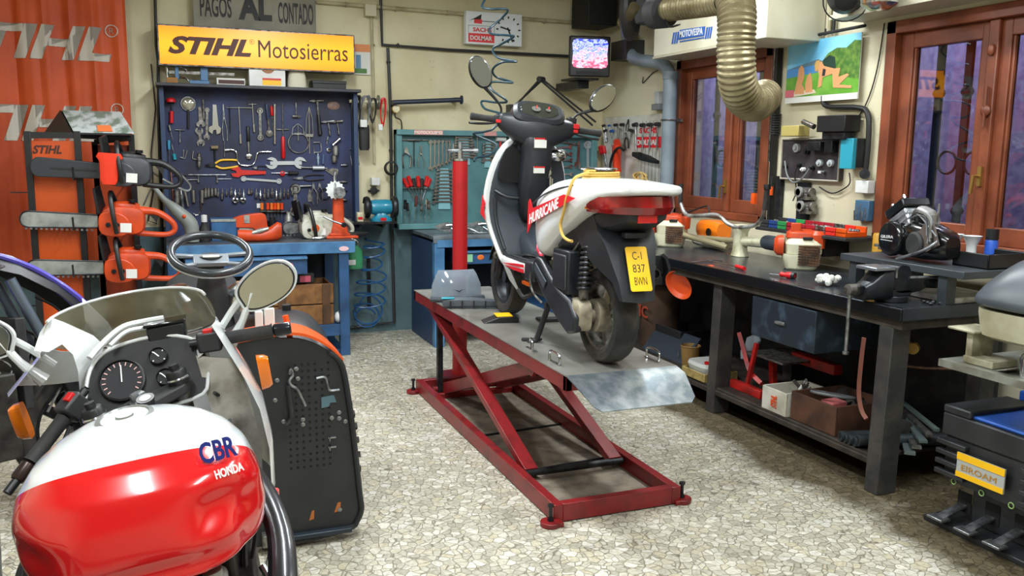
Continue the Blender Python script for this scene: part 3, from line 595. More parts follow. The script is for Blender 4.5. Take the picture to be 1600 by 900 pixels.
TL = [
 ('tee', (205, 410), (205, 515), 'small steel tee wrench hanging at upper left of navy board', 'tee wrench', steel, red, .02, .035),
 ('adj', (358, 235), (375, 395), 'worn adjustable spanner hanging above a hook spanner', 'adjustable spanner', steel_old, red, .028, None),
 ('openopen', (352, 400), (372, 540), 'worn hook spanner with large open round end on navy board', 'spanner', steel_old, red, .02, .026),
 ('rod', (385, 180), (392, 335), 'flat steel strip hanging between two old spanners', 'steel strip', steel_old, red, .016, None),
 ('combo', (415, 490), (417, 240), 'dull combination spanner left of the big chrome adjustable', 'spanner', steel_old, red, .018, .02),
 ('adj', (475, 218), (485, 450), 'big bright chrome adjustable spanner hanging jaws down', 'adjustable spanner', chrome, red, .038, None),
 ('snips', (542, 215), (560, 500), 'long thin steel tongs hanging beside the big adjustable spanner', 'tongs', steel, red, .02, None),
 ('rod', (552, 500), (552, 625), 'short thin steel rod hanging below the tongs', 'steel rod', steel, red, .007, None),
 ('tee', (592, 232), (598, 440), 'thin dark tee key at top centre of navy board', 'tee key', dark_steel, red, .008, .03),
 ('tee', (665, 235), (680, 522), 'long chrome tee handled socket wrench with wide crossbar', 'tee wrench', chrome, red, .028, .1),
 ('tee', (770, 208), (785, 432), 'chrome tee socket wrench with short bar above black ratchet', 'tee wrench', chrome, red, .026, .03),
 ('ratchet', (735, 385), (746, 645), 'long ratchet with black grip and chrome ring head', 'ratchet', chrome, black, .03, .024),
 ('ringring', (828, 240), (835, 500), 'tapering steel wrench ending in a double ring', 'ring wrench', steel_old, red, .02, .026),
 ('ratchet', (880, 210), (905, 470), 'dark blue gripped strap wrench with steel head', 'strap wrench', steel_old, mat('dark_blue_grip', '26344e', .5), .028, .028),
 ('driver', (918, 228), (930, 420), 'red handled scraper tucked behind the chrome bar', 'scraper', steel_old, red, .02, None),
 ('tube', (945, 215), (946, 525), 'thick bright chrome extension bar hanging upright', 'extension bar', chrome, red, .022, None),
 ('driver', (1012, 640), (1004, 205), 'very long tyre lever with red handle at its foot', 'tyre lever', steel_old, red, .03, None),
 ('rod', (960, 412), (1058, 412), 'short steel cross bar behind the long red tyre lever', 'steel bar', steel_old, red, .008, None),
 ('hammer', (1112, 310), (1110, 200), 'small pin hammer hanging head down near top of board', 'hammer', steel_old, steel, .014, .03),
 ('puller', (1125, 365), (1128, 500), 'small arched steel spreader above the wire ring', 'spreader', steel, red, .05, None),
 ('ring', (1130, 432), (1130, 600), 'large thin steel wire ring hanging under the spreader', 'wire ring', steel_old, red, None, None),
 ('puller', (1213, 235), (1218, 600), 'two legged bearing puller with long white shank', 'puller', chrome, red, .03, None),
 ('hammer', (1275, 188), (1300, 460), 'steel hammer with black rubber handle at top right of board', 'hammer', steel_old, black, .034, .052),
 ('hammer', (1362, 350), (1376, 462), 'left one of two small steel hammers under the oval badge', 'hammer', steel, steel_old, .016, .05),
 ('hammer', (1432, 350), (1446, 455), 'right one of two small steel hammers under the oval badge', 'hammer', steel_old, steel_old, .016, .045),
 ('chuck', (1360, 468), (1350, 535), 'small stack of steel washers below the left small hammer', 'washers', steel, red, .016, None),
 ('clampc', (1275, 512), (1280, 590), 'small winged steel clamp right of the wire ring', 'clamp', steel, red, .03, None),
 ('chuck', (1282, 598), (1284, 690), 'pale blue conical steel drift below the winged clamp', 'drift', mat('pale_blue_steel', '9db4c8', .35, .5), red, .026, None),
 ('tube', (1325, 605), (1322, 680), 'short dull blue steel tube beside the conical drift', 'tube', mat('dull_blue', '4b5f80', .5, .3), red, .022, None),
 ('tube', (1452, 485), (1395, 535), 'polished steel elbow fitting at right side of navy board', 'fitting', chrome, red, .034, None),
 ('disc', (1367, 555), (1367, 590), 'polished flat ring left of the steel cup', 'ring', chrome, red, None, None),
 ('tube', (1415, 540), (1420, 612), 'steel measuring cup hanging at the right of the board', 'cup', steel, red, .055, None),
 ('tube', (1405, 615), (1410, 668), 'second smaller steel cup hanging under the measuring cup', 'cup', steel_old, red, .045, None),
 ('chuck', (355, 595), (355, 715), 'old steel drill chuck on shank hanging at left', 'drill chuck', steel_old, red, .04, None),
 ('mallet', (475, 540), (480, 655), 'worn brown wooden mallet head hanging on navy board', 'mallet', mat('worn_tan', '8c7a5c', .7, c2='5a4b37', sc_=20), dark_steel, .026, None),
 ('lkey', (235, 570), (232, 630), 'short upright hex key in cluster at left', 'hex key', steel, red, .02, None),
 ('lkey', (262, 575), (246, 640), 'slanted hex key in cluster at left', 'hex key', steel, red, .03, None),
 ('lkey', (310, 580), (302, 640), 'rightmost bent hex key of the cluster at left', 'hex key', chrome, red, -.045, None),
 ('pliers', (400, 692), (656, 675), 'crimping pliers with bright yellow handles lying level', 'pliers', dark_steel, yellow, .034, .032),
 ('adj', (875, 748), (604, 748), 'red riveting tool with black handles lying level on board', 'riveter', mat('riveter_red', 'c9241c', .4), red, .035, None),
 ('openopen', (885, 675), (1180, 672), 'large bright open ended spanner lying level', 'spanner', mat('bright_steel', 'c9d0d6', .3, .7), red, .03, .042),
 ('ringring', (680, 795), (1000, 818), 'long slim ring spanner lying level below the red riveter', 'ring spanner', mat('bright_steel', 'c9d0d6', .3, .7), red, .017, .022),
 ('tube', (1150, 707), (1352, 714), 'grease gun barrel with pale cylinder lying level', 'grease gun', chrome, red, .018, None),
 ('tube', (1240, 712), (1330, 712), 'fat pale steel sleeve around the grease gun', 'sleeve', mat('bright_steel', 'c9d0d6', .3, .7), red, .036, None),
 ('driver', (1130, 752), (920, 752), 'black handled tool with red collar lying level', 'tool', steel, black, .03, None),
 ('disc', (1005, 735), (1005, 775), 'small red collar ring on the level black tool', 'collar', red, red, None, None),
 ('scraper', (1340, 728), (1438, 748), 'broad grey steel scraper near right edge of board', 'scraper', steel_old, red, .03, None),
 ('tee', (205, 765), (210, 830), 'black tap holder with steel bar at left of the level bars', 'tap holder', dark_steel, red, .04, .05),
 ('rod', (245, 805), (350, 803), 'thin level steel bar under the black tap holder', 'steel bar', steel, red, .007, None),
 ('tee', (348, 760), (350, 825), 'tap wrench with long slanting bar left of its twin', 'tap wrench', steel, red, .026, .075),
 ('tee', (494, 760), (497, 828), 'tap wrench with level bar right of its twin', 'tap wrench', steel, red, .026, .07),
 ('rod', (495, 798), (605, 798), 'thin level bar crossing under the right tap wrench', 'steel bar', steel, red, .006, None),
 ('pliers', (770, 710), (880, 716), 'slim black pliers lying level under the crank brace', 'pliers', steel, blackm, .016, None),
 ('pliers', (1085, 795), (1330, 782), 'long nosed black pliers lying level low at right', 'pliers', steel, blackm, .02, None),
 ('tube', (180, 885), (184, 1000), 'fat dull steel tube hanging lowest at left of board', 'box spanner', steel_old, red, .045, None),
 ('chuck', (212, 880), (232, 1050), 'long steel socket on thin shank beside the fat tube', 'box spanner', steel, red, .034, None),
 ('tube', (242, 885), (268, 1012), 'slanting chrome box spanner at lower left of board', 'box spanner', chrome, red, .026, None),
 ('disc', (635, 942), (640, 992), 'left one of two chrome ring dies below sockets', 'ring die', chrome, red, None, None),
 ('disc', (697, 942), (697, 988), 'right one of two chrome ring dies below sockets', 'ring die', chrome, red, None, None),
 ('tube', (310, 885), (314, 980), 'three pronged chrome socket above the curved hook', 'socket', chrome, red, .03, None),
 ('tube', (378, 885), (380, 985), 'long chrome plug socket directly above curved hook', 'socket', chrome, red, .03, None),
 ('hook', (362, 965), (380, 1075), 'curved chrome hook wrench above the blue box', 'hook wrench', chrome, red, .022, None),
 ('ringring', (1108, 835), (1100, 1090), 'big dark ring spanner hanging upright low on board', 'ring spanner', steel_old, red, .03, .042),
 ('tube', (1140, 855), (1228, 852), 'short chrome coupling lying level right of socket row', 'coupling', chrome, red, .02, None),
 ('pliers', (1242, 815), (1262, 1000), 'steel pliers hanging upright right of the dark ring spanner', 'pliers', steel, steel, .02, None),
 ('pliers', (1292, 815), (1303, 965), 'narrow steel pliers hanging left of the black hose ring', 'pliers', steel, steel_old, .018, None),
 ('scraper', (1218, 880), (1225, 975), 'small dull trowel shaped scraper beside the upright pliers', 'scraper', steel_old, red, .022, None),
 ('ring', (1422, 860), (1420, 950), 'black round hose ring hanging at lower right', 'hose ring', dark_steel, red, None, None),
 ('ring', (1330, 870), (1345, 960), 'small dark ring overlapping the left of hose ring', 'ring', dark_steel, red, None, None),
 ('chuck', (1462, 690), (1515, 690), 'steel plug fitting on right side panel, highest', 'fitting', steel, red, .024, None),
 ('chuck', (1455, 820), (1512, 822), 'steel plug fitting on right side panel, middle', 'fitting', steel_old, red, .024, None),
 ('chuck', (1450, 890), (1512, 893), 'dark plug fitting on right side panel, under the middle one', 'fitting', dark_steel, red, .024, None),
 ('chuck', (1445, 955), (1510, 965), 'dark plug fitting on right side panel, lowest', 'fitting', steel_old, red, .03, None),
 ('rod', (130, 700), (165, 1075), 'copper coloured long rod along the left side of board', 'rod', mat('copper', 'b5745a', .45, .6), red, .01, None),
 ('driver', (120, 375), (150, 500), 'chrome handled driver at left edge of board', 'screwdriver', chrome, chrome, .018, None),
 ('driver', (168, 650), (142, 530), 'pale teal handled driver at left edge of board', 'screwdriver', steel, tealp, .024, None),
 ('driver', (118, 495), (122, 680), 'blue handled long driver against left side panel', 'screwdriver', steel, mat('sky_blue', '4aa0c8', .4), .02, None),
 ('mallet', (135, 190), (142, 262), 'black and red lamp head hanging at top left corner', 'torch', blackm, blackm, .024, None),
 ('tube', (140, 270), (140, 362), 'bright red torch barrel hanging at top left of navy board', 'torch barrel', red, red, .03, None),
]
for (k, a, b_, lb, ct, m0, m1, w_, r_) in TL: tool(k, B_(*a), B_(*b_), lb, ct, m0, m1, w_, r_)
T = Thing('inspection_mirror', 'round glass inspection mirror with long black handle at top left', 'inspection mirror', B_(270, 210))
c = B_(270, 212); T.part('glass', MB().ell(c+V((0, -.02, 0)), (.05, .018, .05), 20, 12), mat('smoky_glass', 'b8b4a4', .1, .6), world=True)
T.part('rim', MB().torus(c+V((0, -.01, 0)), Y_, .052, .006, 24, 6), steel, world=True)
T.part('handle', MB().cyl(B_(270, 260)+V((0, -.012, 0)), B_(271, 405)+V((0, -.012, 0)), .009, n=10), black, world=True)
single('lamp_shade', 'red plastic cap over the black lamp head at top left', 'cap', MB().lathe([(.035, 0), (.035, .02), (.02, .032)], B_(135, 200)+V((0, -.04, 0)), Z_, n=16), red)
P = [(560, 568), (620, 572), (645, 595), (655, 660), (685, 690), (765, 690), (795, 655), (805, 610), (830, 588), (918, 586)]
single('speed_brace', 'chrome crank speed brace with deep bend at centre of navy board', 'speed brace', MB().tube([B_(*p)+V((0, -.015, 0)) for p in P], .006, n=8, sub=4).cyl(B_(553, 572)+V((0, -.015, 0)), B_(590, 570)+V((0, -.015, 0)), .011, n=10), chrome)
c = B_(1405, 226); single('oval_badge', 'worn brown oval badge at top right of navy board', 'badge', MB().lathe([(.001, 0), (.052, 0), (.052, .003), (.046, .005), (.001, .005)], c, (0, -1, 0), n=28, sx=1, sy=.66), mat('badge_brown', '6e5048', .5, c2='8c7468', sc_=40))
single('price_tag', 'small white paper tag above the orange screwdrivers', 'tag', MB().box(B_(772, 0).x, B_(820, 0).x, BDY-.004, BDY-.001, B_(0, 1035).z, B_(0, 998).z), paper)
random.seed(3)
n = 0; xs = [505, 537, 570, 604, 636, 670, 702, 742, 768, 800, 832, 865, 895, 925, 957, 990, 1020, 1050, 1080]
for i, x in enumerate(xs):
    h = random.choice((55, 70, 80, 90)); y = 868+random.uniform(-8, 10)
    tool('socket', B_(x, y), B_(x+random.uniform(-3, 3), y+h), 'small bright socket, %s in the level row on navy board' % ORD[i], 'socket', chrome if i % 3 else steel, red, .026 if i % 2 else .021, None)
for i, x in enumerate((405, 428, 455, 482)):
    tool('tube', B_(x, 868), B_(x+2, 945-i*6), 'dull grey deep socket, %s of four at start of row' % ORD[i], 'deep socket', steel_old, red, .024, None)
for i, x in enumerate((845, 890, 920, 946, 972, 1000)):
    tool('driver', B_(x, 985), B_(x, 1120), 'short orange handled screwdriver, %s of six in a rail' % ORD[i], 'screwdriver', steel, mat('orange_grip', 'e8711c', .4) if i % 2 == 0 else orange_r, .024, None)
p, q = B_(830, 1048), B_(1050, 1052); single('screwdriver_rail', 'narrow steel rail holding the orange screwdrivers', 'rail', MB().bar(p+V((0, -.02, 0)), q+V((0, -.02, 0)), .04, .006), steel_old)
tp = AY(616, 203, 7.5)
TX0, TX1, TZ0, TZ1 = 1.875, 3.80, .955, 1.775
t = Thing('spanner_board', 'teal metal board of spanners and screwdrivers behind the scooter', 'tool board', (2.85, 7.5, .92))
t.part('back_board', MB().box(TX0, TX1, 7.50, 7.54, TZ0, TZ1), teal, world=True)
fm = mat('teal_frame', '5d8c90', .45, c2='4f7d83', sc_=6)
b = MB().box(TX0, TX0+.05, 7.44, 7.54, TZ0-.03, TZ1).box(TX1-.05, TX1, 7.44, 7.54, TZ0-.03, TZ1).box(TX0, TX1, 7.42, 7.54, TZ1-.045, TZ1).box(TX0, TX1, 7.38, 7.54, TZ0-.035, TZ0+.012)
t.part('board_frame', b, fm, world=True, bev=.003)
def S_(x, y): return AY(540+x/3.462, 100+y/3.462, 7.497)
a, b2 = S_(357, 352), S_(512, 376)
t.part('header_sticker', MB().box(a.x, b2.x, 7.4165, 7.419, TZ1-.042, TZ1-.003), mat('sticker_pink', 'c98f8a', .5), world=True)
t.part('header_lettering', text_mb('MOTOCICLISMO', (a.x+.006, 7.4165, TZ1-.035), X_, Z_, b2.x-a.x-.012, .024, .0015, bold=.02), mat('white_letter', 'efe9e2', .5), world=True)
a, b2 = S_(733, 360), S_(800, 376)
t.part('header_sticker', MB().box(a.x, b2.x, 7.4165, 7.419, TZ1-.042, TZ1-.003), MC['sticker_pink'], world=True)
t.part('hanging_rail', MB().bar(S_(305, 410)+V((0, -.015, 0)), S_(445, 412)+V((0, -.015, 0)), .008, .008), steel_old, world=True)
tool('pliers', S_(325, 445), S_(330, 560), 'chrome side cutters hanging at top left of teal board', 'pliers', chrome, chrome, .034, None)
tool('tee', S_(368, 412), S_(368, 555), 'dark tee key between two pairs of chrome cutters', 'tee key', dark_steel, red, .014, .05)
tool('snips', S_(405, 442), S_(408, 560), 'chrome scissors hanging right of the dark tee key', 'scissors', chrome, chrome, .034, None)
for i, x in enumerate((457, 480, 501, 522, 543, 560)):
    tool('combo', S_(x, 578-i*9), S_(x, 410), 'chrome combination spanner hanging upright, %s of six' % ORD[i], 'spanner', chrome, red, .013, .02-.0015*i)
rk2 = mat('rack_light_teal', '7fb1bb', .45)
def ladder(x0, x1, y0, y1, n, wx0, wx1, where):
    R = Thing('spanner_ladder_rack', 'pale teal stepped spanner rack %s' % where, 'rack', S_((x0+x1)/2, y1))
    g = S_
    R.part('rack_plate', MB().poly([g(x0+10, y0), g(x1-10, y0), g(x1, y1), g(x0, y1)], (0, -.01, 0)), rk2, world=True)
    for i in range(n):
        f = i/(n-1); y = y0+8+(y1-y0-50)*f; a_ = wx0+(x0-12-wx0)*(1-f); b_2 = wx1+(x1+12-wx1)*(1-f)
        A, B = g(a_, y), g(b_2, y)
        tool('openopen' if (B-A).length > .06 else 'openopen', A+V((0, -.011, 0)), B+V((0, -.011, 0)), 'chrome spanner, %s on rack %s' % (TORD[i], where), 'spanner', chrome, red, .010+.004*f, .009+.011*f)
ladder(600, 672, 390, 545, 8, 565, 705, 'at upper middle of teal board')
ladder(500, 565, 565, 785, 10, 462, 590, 'left of the red column')
ladder(748, 792, 425, 560, 6, 730, 800, 'just left of the leg shield')
for i, y in enumerate((455, 490, 520, 552, 590, 632)):
    tool('openopen', S_(1110-i*2, y+i*2), S_(1222+i, y-6+i*3) , 'level chrome spanner behind the handlebar, %s of six' % TORD[i], 'spanner', chrome, red, .014, .017)
tool('rod', S_(1108, 412), S_(1250, 436), 'thick steel bar lying level behind the handlebar', 'bar', steel, red, .022)
tool('adj', S_(1258, 420), S_(1252, 570), 'adjustable spanner with red grip at right of teal board', 'adjustable spanner', chrome, red, .026)
tool('combo', S_(1308, 600), S_(1308, 415), 'tall chrome spanner at far right of teal board', 'spanner', mat('bright_steel', 'c9d0d6', .3, .7), red, .028, .04)
tool('rod', S_(710, 395), S_(710, 480), 'slim chrome rod left of the white headed mallet', 'rod', chrome, red, .009)
tool('mallet', S_(835, 400), S_(832, 450), 'white headed mallet with red handle on the teal board', 'mallet', white, red, .045)
for i, (x, xb, yb, c) in enumerate(((308, 378, 745, red), (335, 385, 748, red), (362, 395, 755, blackm), (388, 402, 758, red), (410, 405, 762, blackm), (440, 415, 745, red), (455, 412, 735, red))):
    tool('driver', S_(x, 605 if i % 2 else 618), S_(xb, yb), '%s handled screwdriver, %s of seven fanned out' % ('black' if c is blackm else 'red', ORD[i]), 'screwdriver', steel, c, .034)
p, q = S_(295, 668), S_(470, 672); single('screwdriver_holder', 'thin steel rail carrying the fanned screwdrivers', 'rail', MB().bar(p+V((0, -.03, 0)), q+V((0, -.03, 0)), .03, .004), steel_old)
for i, (x, h, c) in enumerate(((305, 60, dark_steel), (332, 52, dark_steel), (358, 70, mat('dull_red', '5a2a2a', .6)), (385, 50, steel_old), (412, 62, chrome), (435, 56, steel_old))):
    p = S_(x, 838); tool('driver', V((p.x+random.uniform(-.03, .03), 7.43, .975+h/300)), V((p.x, 7.43, .97)), 'small %s punch standing on lower rail, %s of six' % ('chrome' if c is chrome else 'dark', ORD[i]), 'punch', steel, c, .026)
def locking(x, y, z, a, label, mats=(steel, steel)):
    t = Thing('locking_pliers', label, 'locking pliers', (x, y, z), a)
    t.part('upper_handle', MB().tube([(0, 0, .07), (.08, 0, .075), (.2, -.005, .045), (.27, 0, .012)], [.014, .016, .012, .01], n=8, sub=5), mats[0])
    t.part('lower_handle', MB().tube([(.04, 0, .05), (.1, .005, .02), (.2, .05, .012), (.3, .09, .012)], [.012, .01, .009, .009], n=8, sub=5), mats[1])
    t.part('jaws', MB().prism([(-.1, .06), (-.03, .045), (.03, .05), (.06, .085), (0, .10), (-.08, .075)], (0, -.008, 0), X_, Z_, (0, .016, 0)).prism([(-.1, .055), (-.03, .04), (.05, .045), (.03, .02), (-.05, .03)], (0, -.008, 0), X_, Z_, (0, .016, 0)), mats[0])
locking(2.16, 6.93, .915, -.35, 'chrome locking pliers lying on blue bench left of red column')
locking(2.46, 6.98, .915, -.5, 'chrome locking pliers lying on blue bench right of red column')
single('lever_rod', 'thin steel rod lying on the blue bench behind red column', 'rod', MB().cyl((2.25, 6.9, .923), (2.7, 6.88, .923), .006), steel)
LEAN = rad(0.5)
SM = Matrix.Translation((1.83, 3.42, PZ)) @ Matrix.Rotation(LEAN, 4, 'Y') @ Matrix.Rotation(rad(-1), 4, 'Z')
t = Thing('scooter', 'white and black scooter with yellow plate standing on the lift', 'scooter', M=SM); SC = t
pw = mat('pearl_white', 'dfe2e2', .22, coat=.5)
pb = mat('scooter_black', '22262c', .4, c2='1b1e23', sc_=6)
pg = mat('scooter_grey', '363d45', .45)
cast = mat('dirty_casting', 'a39a85', .55, .4, c2='6a6050', sc_=12, bump=.2)
def wheel(T, nm, c, R, wd, rim, spokes=3, lab=None, parent=None):
    b = MB(); rg = []
    prof = [(R*.72, -wd*.42), (R*.80, -wd*.5), (R*.93, -wd*.46), (R*.985, -wd*.28), (R, 0), (R*.985, wd*.28), (R*.93, wd*.46), (R*.80, wd*.5), (R*.72, wd*.42)]
    P = prof+[(R*.70, wd*.3), (R*.70, -wd*.3)]
    for k in range(40):
        a = 2*PI*k/40; rg.append([V(c)+V((x, math.cos(a)*r, math.sin(a)*r)) for r, x in P])
    b.rings(rg, False, True)
    ty = T.part(nm, b, rubber_dirty, parent=parent)
    b = MB(); rg = []
    for k in range(40):
        a = 2*PI*k/40; rg.append([V(c)+V((x, math.cos(a)*r, math.sin(a)*r)) for r, x in ((R*.73, -wd*.42), (R*.73, wd*.42), (R*.66, wd*.38), (R*.63, wd*.2), (R*.63, -wd*.2), (R*.66, -wd*.38))])
    b.rings(rg, False, True)
    for k in range(spokes):
        a = 2*PI*k/spokes+.4; d = V((0, math.cos(a), math.sin(a)))
        b.bar(V(c)+d*R*.1, V(c)+d*R*.66, wd*.3, R*.16, hint=(0, -d.z, d.y))
    b.cyl(V(c)-X_*wd*.35, V(c)+X_*wd*.35, R*.16, n=20)
    T.part('rim', b, rim, parent=ty)
    return ty
wheel(t, 'rear_tyre', (0, .03, .217), .217, .115, steel_old)
wheel(t, 'front_tyre', (0, 1.29, .215), .215, .10, dark_steel)
t.part('brake_drum', MB().cyl((-.07, .03, .217), (-.02, .03, .217), .075, n=24).cyl((-.09, .03, .217), (-.07, .03, .217), .03, n=12), cast)
t.part('gear_casing', MB().rings([sring((-.10, .06, .22), Y_, Z_, .085, .075, 18, 3), sring((-.155, .07, .22), Y_, Z_, .08, .07, 18, 3), sring((-.17, .075, .22), Y_, Z_, .06, .05, 18, 3)]).box(-.175, -.165, .02, .12, .235, .242).box(-.175, -.165, .02, .12, .215, .222).box(-.175, -.165, .02, .12, .195, .202), cast)
P = [(.0, .15), (.07, .13), (.2, .18), (.36, .26), (.47, .34), (.5, .40), (.46, .44), (.40, .43), (.30, .37), (.18, .315), (.06, .285), (-.01, .22)]
t.part('belt_cover', MB().prism(P, (-.135, 0, 0), Y_, Z_, (-.045, 0, 0)), pb, bev=.012)
t.part('belt_cover_rib', MB().poly([(-.182, .30, .335), (-.182, .44, .41), (-.182, .455, .375), (-.182, .33, .30)], (-.008, 0, 0)), MC['scooter_grey'], bev=.003)
t.part('air_box', MB().box(-.17, -.07, .09, .27, .30, .50).box(-.18, -.165, .11, .25, .32, .48), pb, bev=.015)
b = MB()
for k in range(9): b.torus((-.125, .015-.004*k, .345+.023*k), (0, .15, 1), .027, .0075, 16, 6)
t.part('shock_spring', b, dark_steel); t.part('shock_damper', MB().cyl((-.125, .02, .30), (-.125, -.02, .58), .012, n=12).cyl((-.125, .02, .30), (-.125, .018, .34), .022, n=12), steel_old)
b = MB().box(-.08, .1, .2, .48, .2, .34)
for k in range(7): b.box(-.1, .1, .34+.018*k, .346+.018*k, .22, .42)
t.part('engine', b, cast, bev=.004)
random.seed(11)
for k in range(9):
    y0, z0 = random.uniform(.08, .42), random.uniform(.42, .58)
    t.part('engine_hose', MB().tube([(-.13+random.uniform(-.03, .05), y0, z0), (-.12, y0+random.uniform(-.08, .08), z0+random.uniform(-.06, .06)), (-.1, y0+random.uniform(-.14, .14), z0+random.uniform(-.08, .05)), (-.04, y0+random.uniform(-.16, .16), z0-.05)], random.choice((.005, .007, .011)), n=7, sub=5), random.choice((cast, steel_old, cable, cable, mat('fuel_hose', 'b9b29a', .5))))
t.part('underseat_box', MB().rings([sring((0, y, z), X_, Z_, a, b_, 16, 4) for y, z, a, b_ in ((.0, .60, .12, .09), (.2, .585, .15, .11), (.42, .58, .15, .12), (.5, .6, .13, .1))]), pb)
R = [(.53, .63, .13, .07), (.51, .62, .165, .125), (.43, .61, .195, .155), (.33, .655, .207, .15), (.2, .69, .21, .135), (.05, .725, .205, .105), (-.08, .76, .195, .065), (-.2, .782, .178, .036), (-.31, .79, .155, .024), (-.36, .79, .125, .016)]
rg = []
for y, z, a, h in R: rg.append(sring((0, y, z), X_, Z_, a, h, 28, 4.2))
for i, r in enumerate(rg):
    for p in r:
        if p.z < R[i][1] and i in (2, 3): p.z -= .045
t.part('tail_body', MB().rings(rg), pw, sub=1)
t.part('tail_seam', MB().tube([(-.2, .46, .69), (-.205, .3, .745), (-.2, .1, .785), (-.17, -.1, .8), (-.14, -.27, .802)], .0035, n=6, sub=5), pg)
b = MB(); G = []
for k in range(13):
    a = -PI/2+PI*k/12; x = math.sin(a)*.178*(1 if abs(math.sin(a)) < .99 else 1); y = -.12-.215*math.cos(a)**.8 if math.cos(a) > 1e-6 else -.12
    G.append([(x*.96, y+.01, .69), (x*1.02, y-.008, .72), (x, y, .765)])
t.part('tail_light', b.sheet(G, (0, .03, 0)), mat('tail_lens', '8e1418', .12, coat=.6, c2='5a1a18', sc_=9))
for s in (-1, 1):
    t.part('indicator_lens', MB().sheet([[(s*.176, -.02, .715), (s*.176, -.02, .748)], [(s*.178, -.08, .702), (s*.178, -.08, .75)], [(s*.172, -.14, .698), (s*.172, -.14, .752)]], (-s*.03, 0, 0)), mat('amber_lens', 'b2601c', .15, coat=.5))
def g4(pts, th): return MB().sheet(pts, th)
G = [[(-.12, -.04, .68), (0, -.06, .69), (.12, -.04, .68)], [(-.135, -.12, .61), (0, -.15, .62), (.135, -.12, .61)], [(-.12, -.17, .55), (0, -.19, .56), (.12, -.17, .55)], [(-.085, -.235, .40), (0, -.255, .40), (.085, -.235, .40)], [(-.075, -.255, .325), (0, -.275, .32), (.075, -.255, .325)]]
t.part('rear_mudguard', g4(G, (0, .012, 0)), pb)
for s in (-1, 1):
    t.part('mudguard_side', MB().sheet([[(s*.12, -.04, .68), (s*.15, .08, .60)], [(s*.135, -.12, .61), (s*.15, .02, .54)], [(s*.12, -.17, .55), (s*.14, -.08, .47)], [(s*.085, -.235, .40), (s*.095, -.19, .40)], [(s*.075, -.255, .325), (s*.08, -.235, .325)]], (-s*.008, 0, 0)), pb)
t.part('tail_underside', MB().rings([sring((0, y, z), X_, Z_, a, b_, 16, 3.5) for y, z, a, b_ in ((.1, .61, .13, .05), (-.08, .645, .125, .05), (-.2, .665, .11, .045), (-.30, .69, .09, .03))]), pb)
t.part('number_lamp', MB().box(-.05, .05, -.215, -.17, .585, .61), pb, bev=.005)
t.part('rear_reflector', MB().box(-.045, .045, -.305, -.29, .655, .69), mat('red_reflector', 'd1191f', .2, coat=.5), bev=.004)
pu, pv = V((1, 0, 0)), V((0, .38, .925)).normalized(); po = V((-.053, -.285, .372)); pn = pu.cross(pv)
pl = t.part('licence_plate', MB().prism([(.006, 0), (.094, 0), (.1, .006), (.1, .186), (.094, .192), (.006, .192), (0, .186), (0, .006)], po, pu, pv, pn*.002), mat('plate_yellow', 'f0bb05', .4))
ltr = mat('plate_black', '16140c', .5)
for s_, r_, x0, w_ in (('C-1', 0, .028, .044), ('837', 1, .022, .058), ('BWN', 2, .022, .058)):
    t.part('plate_lettering', text_mb(s_, po+pn*.0022+pu*x0+pv*(.136-.055*r_), pu, pv, w_, .034, .0008, bold=-.005), ltr, parent=pl)
t.part('silencer', MB().lathe([(.02, 0), (.05, .02), (.055, .06), (.055, .32), (.046, .35), (.03, .355), (.026, .35), (.026, .3)], (.165, .26, .30), (0, -1, .33), n=22), mat('dark_silencer', '33332f', .5, .4, c2='1f1f1f', sc_=12))
t.part('silencer_guard', MB().sheet([[(.205, .05, .45), (.225, .05, .36)], [(.215, -.06, .49), (.235, -.06, .40)], [(.205, -.11, .48), (.225, -.11, .43)]], (.01, 0, .01)).box(.12, .225, -.06, -.04, .41, .49), pb)
t.part('tail_pipe', MB().lathe([(.018, 0), (.018, .02), (.024, .02), (.024, 0)], (.165, -.085, .412), (0, -1, .2), n=16), MC['dark_silencer'])
SH = [(1.02, 1.03, .09, .05), (1.0, 1.02, .13, .07), (.94, 1.025, .185, .095), (.84, 1.04, .225, .12), (.72, 1.065, .243, .135), (.62, 1.07, .243, .135), (.52, 1.05, .222, .13), (.42, 1.0, .195, .11), (.36, .97, .18, .08), (.32, .96, .165, .05)]
rg = []
for z, y, a, d in SH:
    r = []
    for j in range(28):
        q = 2*PI*j/28; x = a*math.copysign(abs(math.cos(q))**.7, math.cos(q)); yy = math.sin(q)
        r.append(V((x, y+(yy*d if yy > 0 else yy*.03), z)))
    rg.append(r)
t.part('leg_shield', MB().rings(rg), pw, sub=1)
rg = []
for z, y, a, d in SH[:-1]:
    r = []
    for j in range(28):
        q = 2*PI*j/28; x = (a-.018)*math.copysign(abs(math.cos(q))**.6, math.cos(q)); yy = math.sin(q)
        r.append(V((x, y-.035+(yy*.03 if yy > 0 else yy*.022), z-.008)))
    rg.append(r)
ins = t.part('inner_shield', MB().rings(rg), pg, sub=1)
t.part('glove_box_opening', MB().rings([sring((-.095+(.97-z)*.05, .975, z), X_, Y_, a, .006, 16, 3) for z, a in ((.975, .02), (.95, .06), (.88, .095), (.82, .11), (.79, .11), (.775, .09))]), mat('pit_black', '070708', .9), parent=ins)
t.part('glove_box_lip', MB().tube([(-.205, .99, .73), (-.15, .965, .70), (-.06, .955, .69), (.05, .955, .69), (.15, .965, .70), (.205, .99, .73)], .011, n=8, sub=5), pb, parent=ins)
for s in (-1, 1): t.part('shield_side_rib', MB().tube([(s*.2, 1.0, .69), (s*.195, .985, .56), (s*.165, .93, .42)], .01, n=8, sub=5), pb, parent=ins)
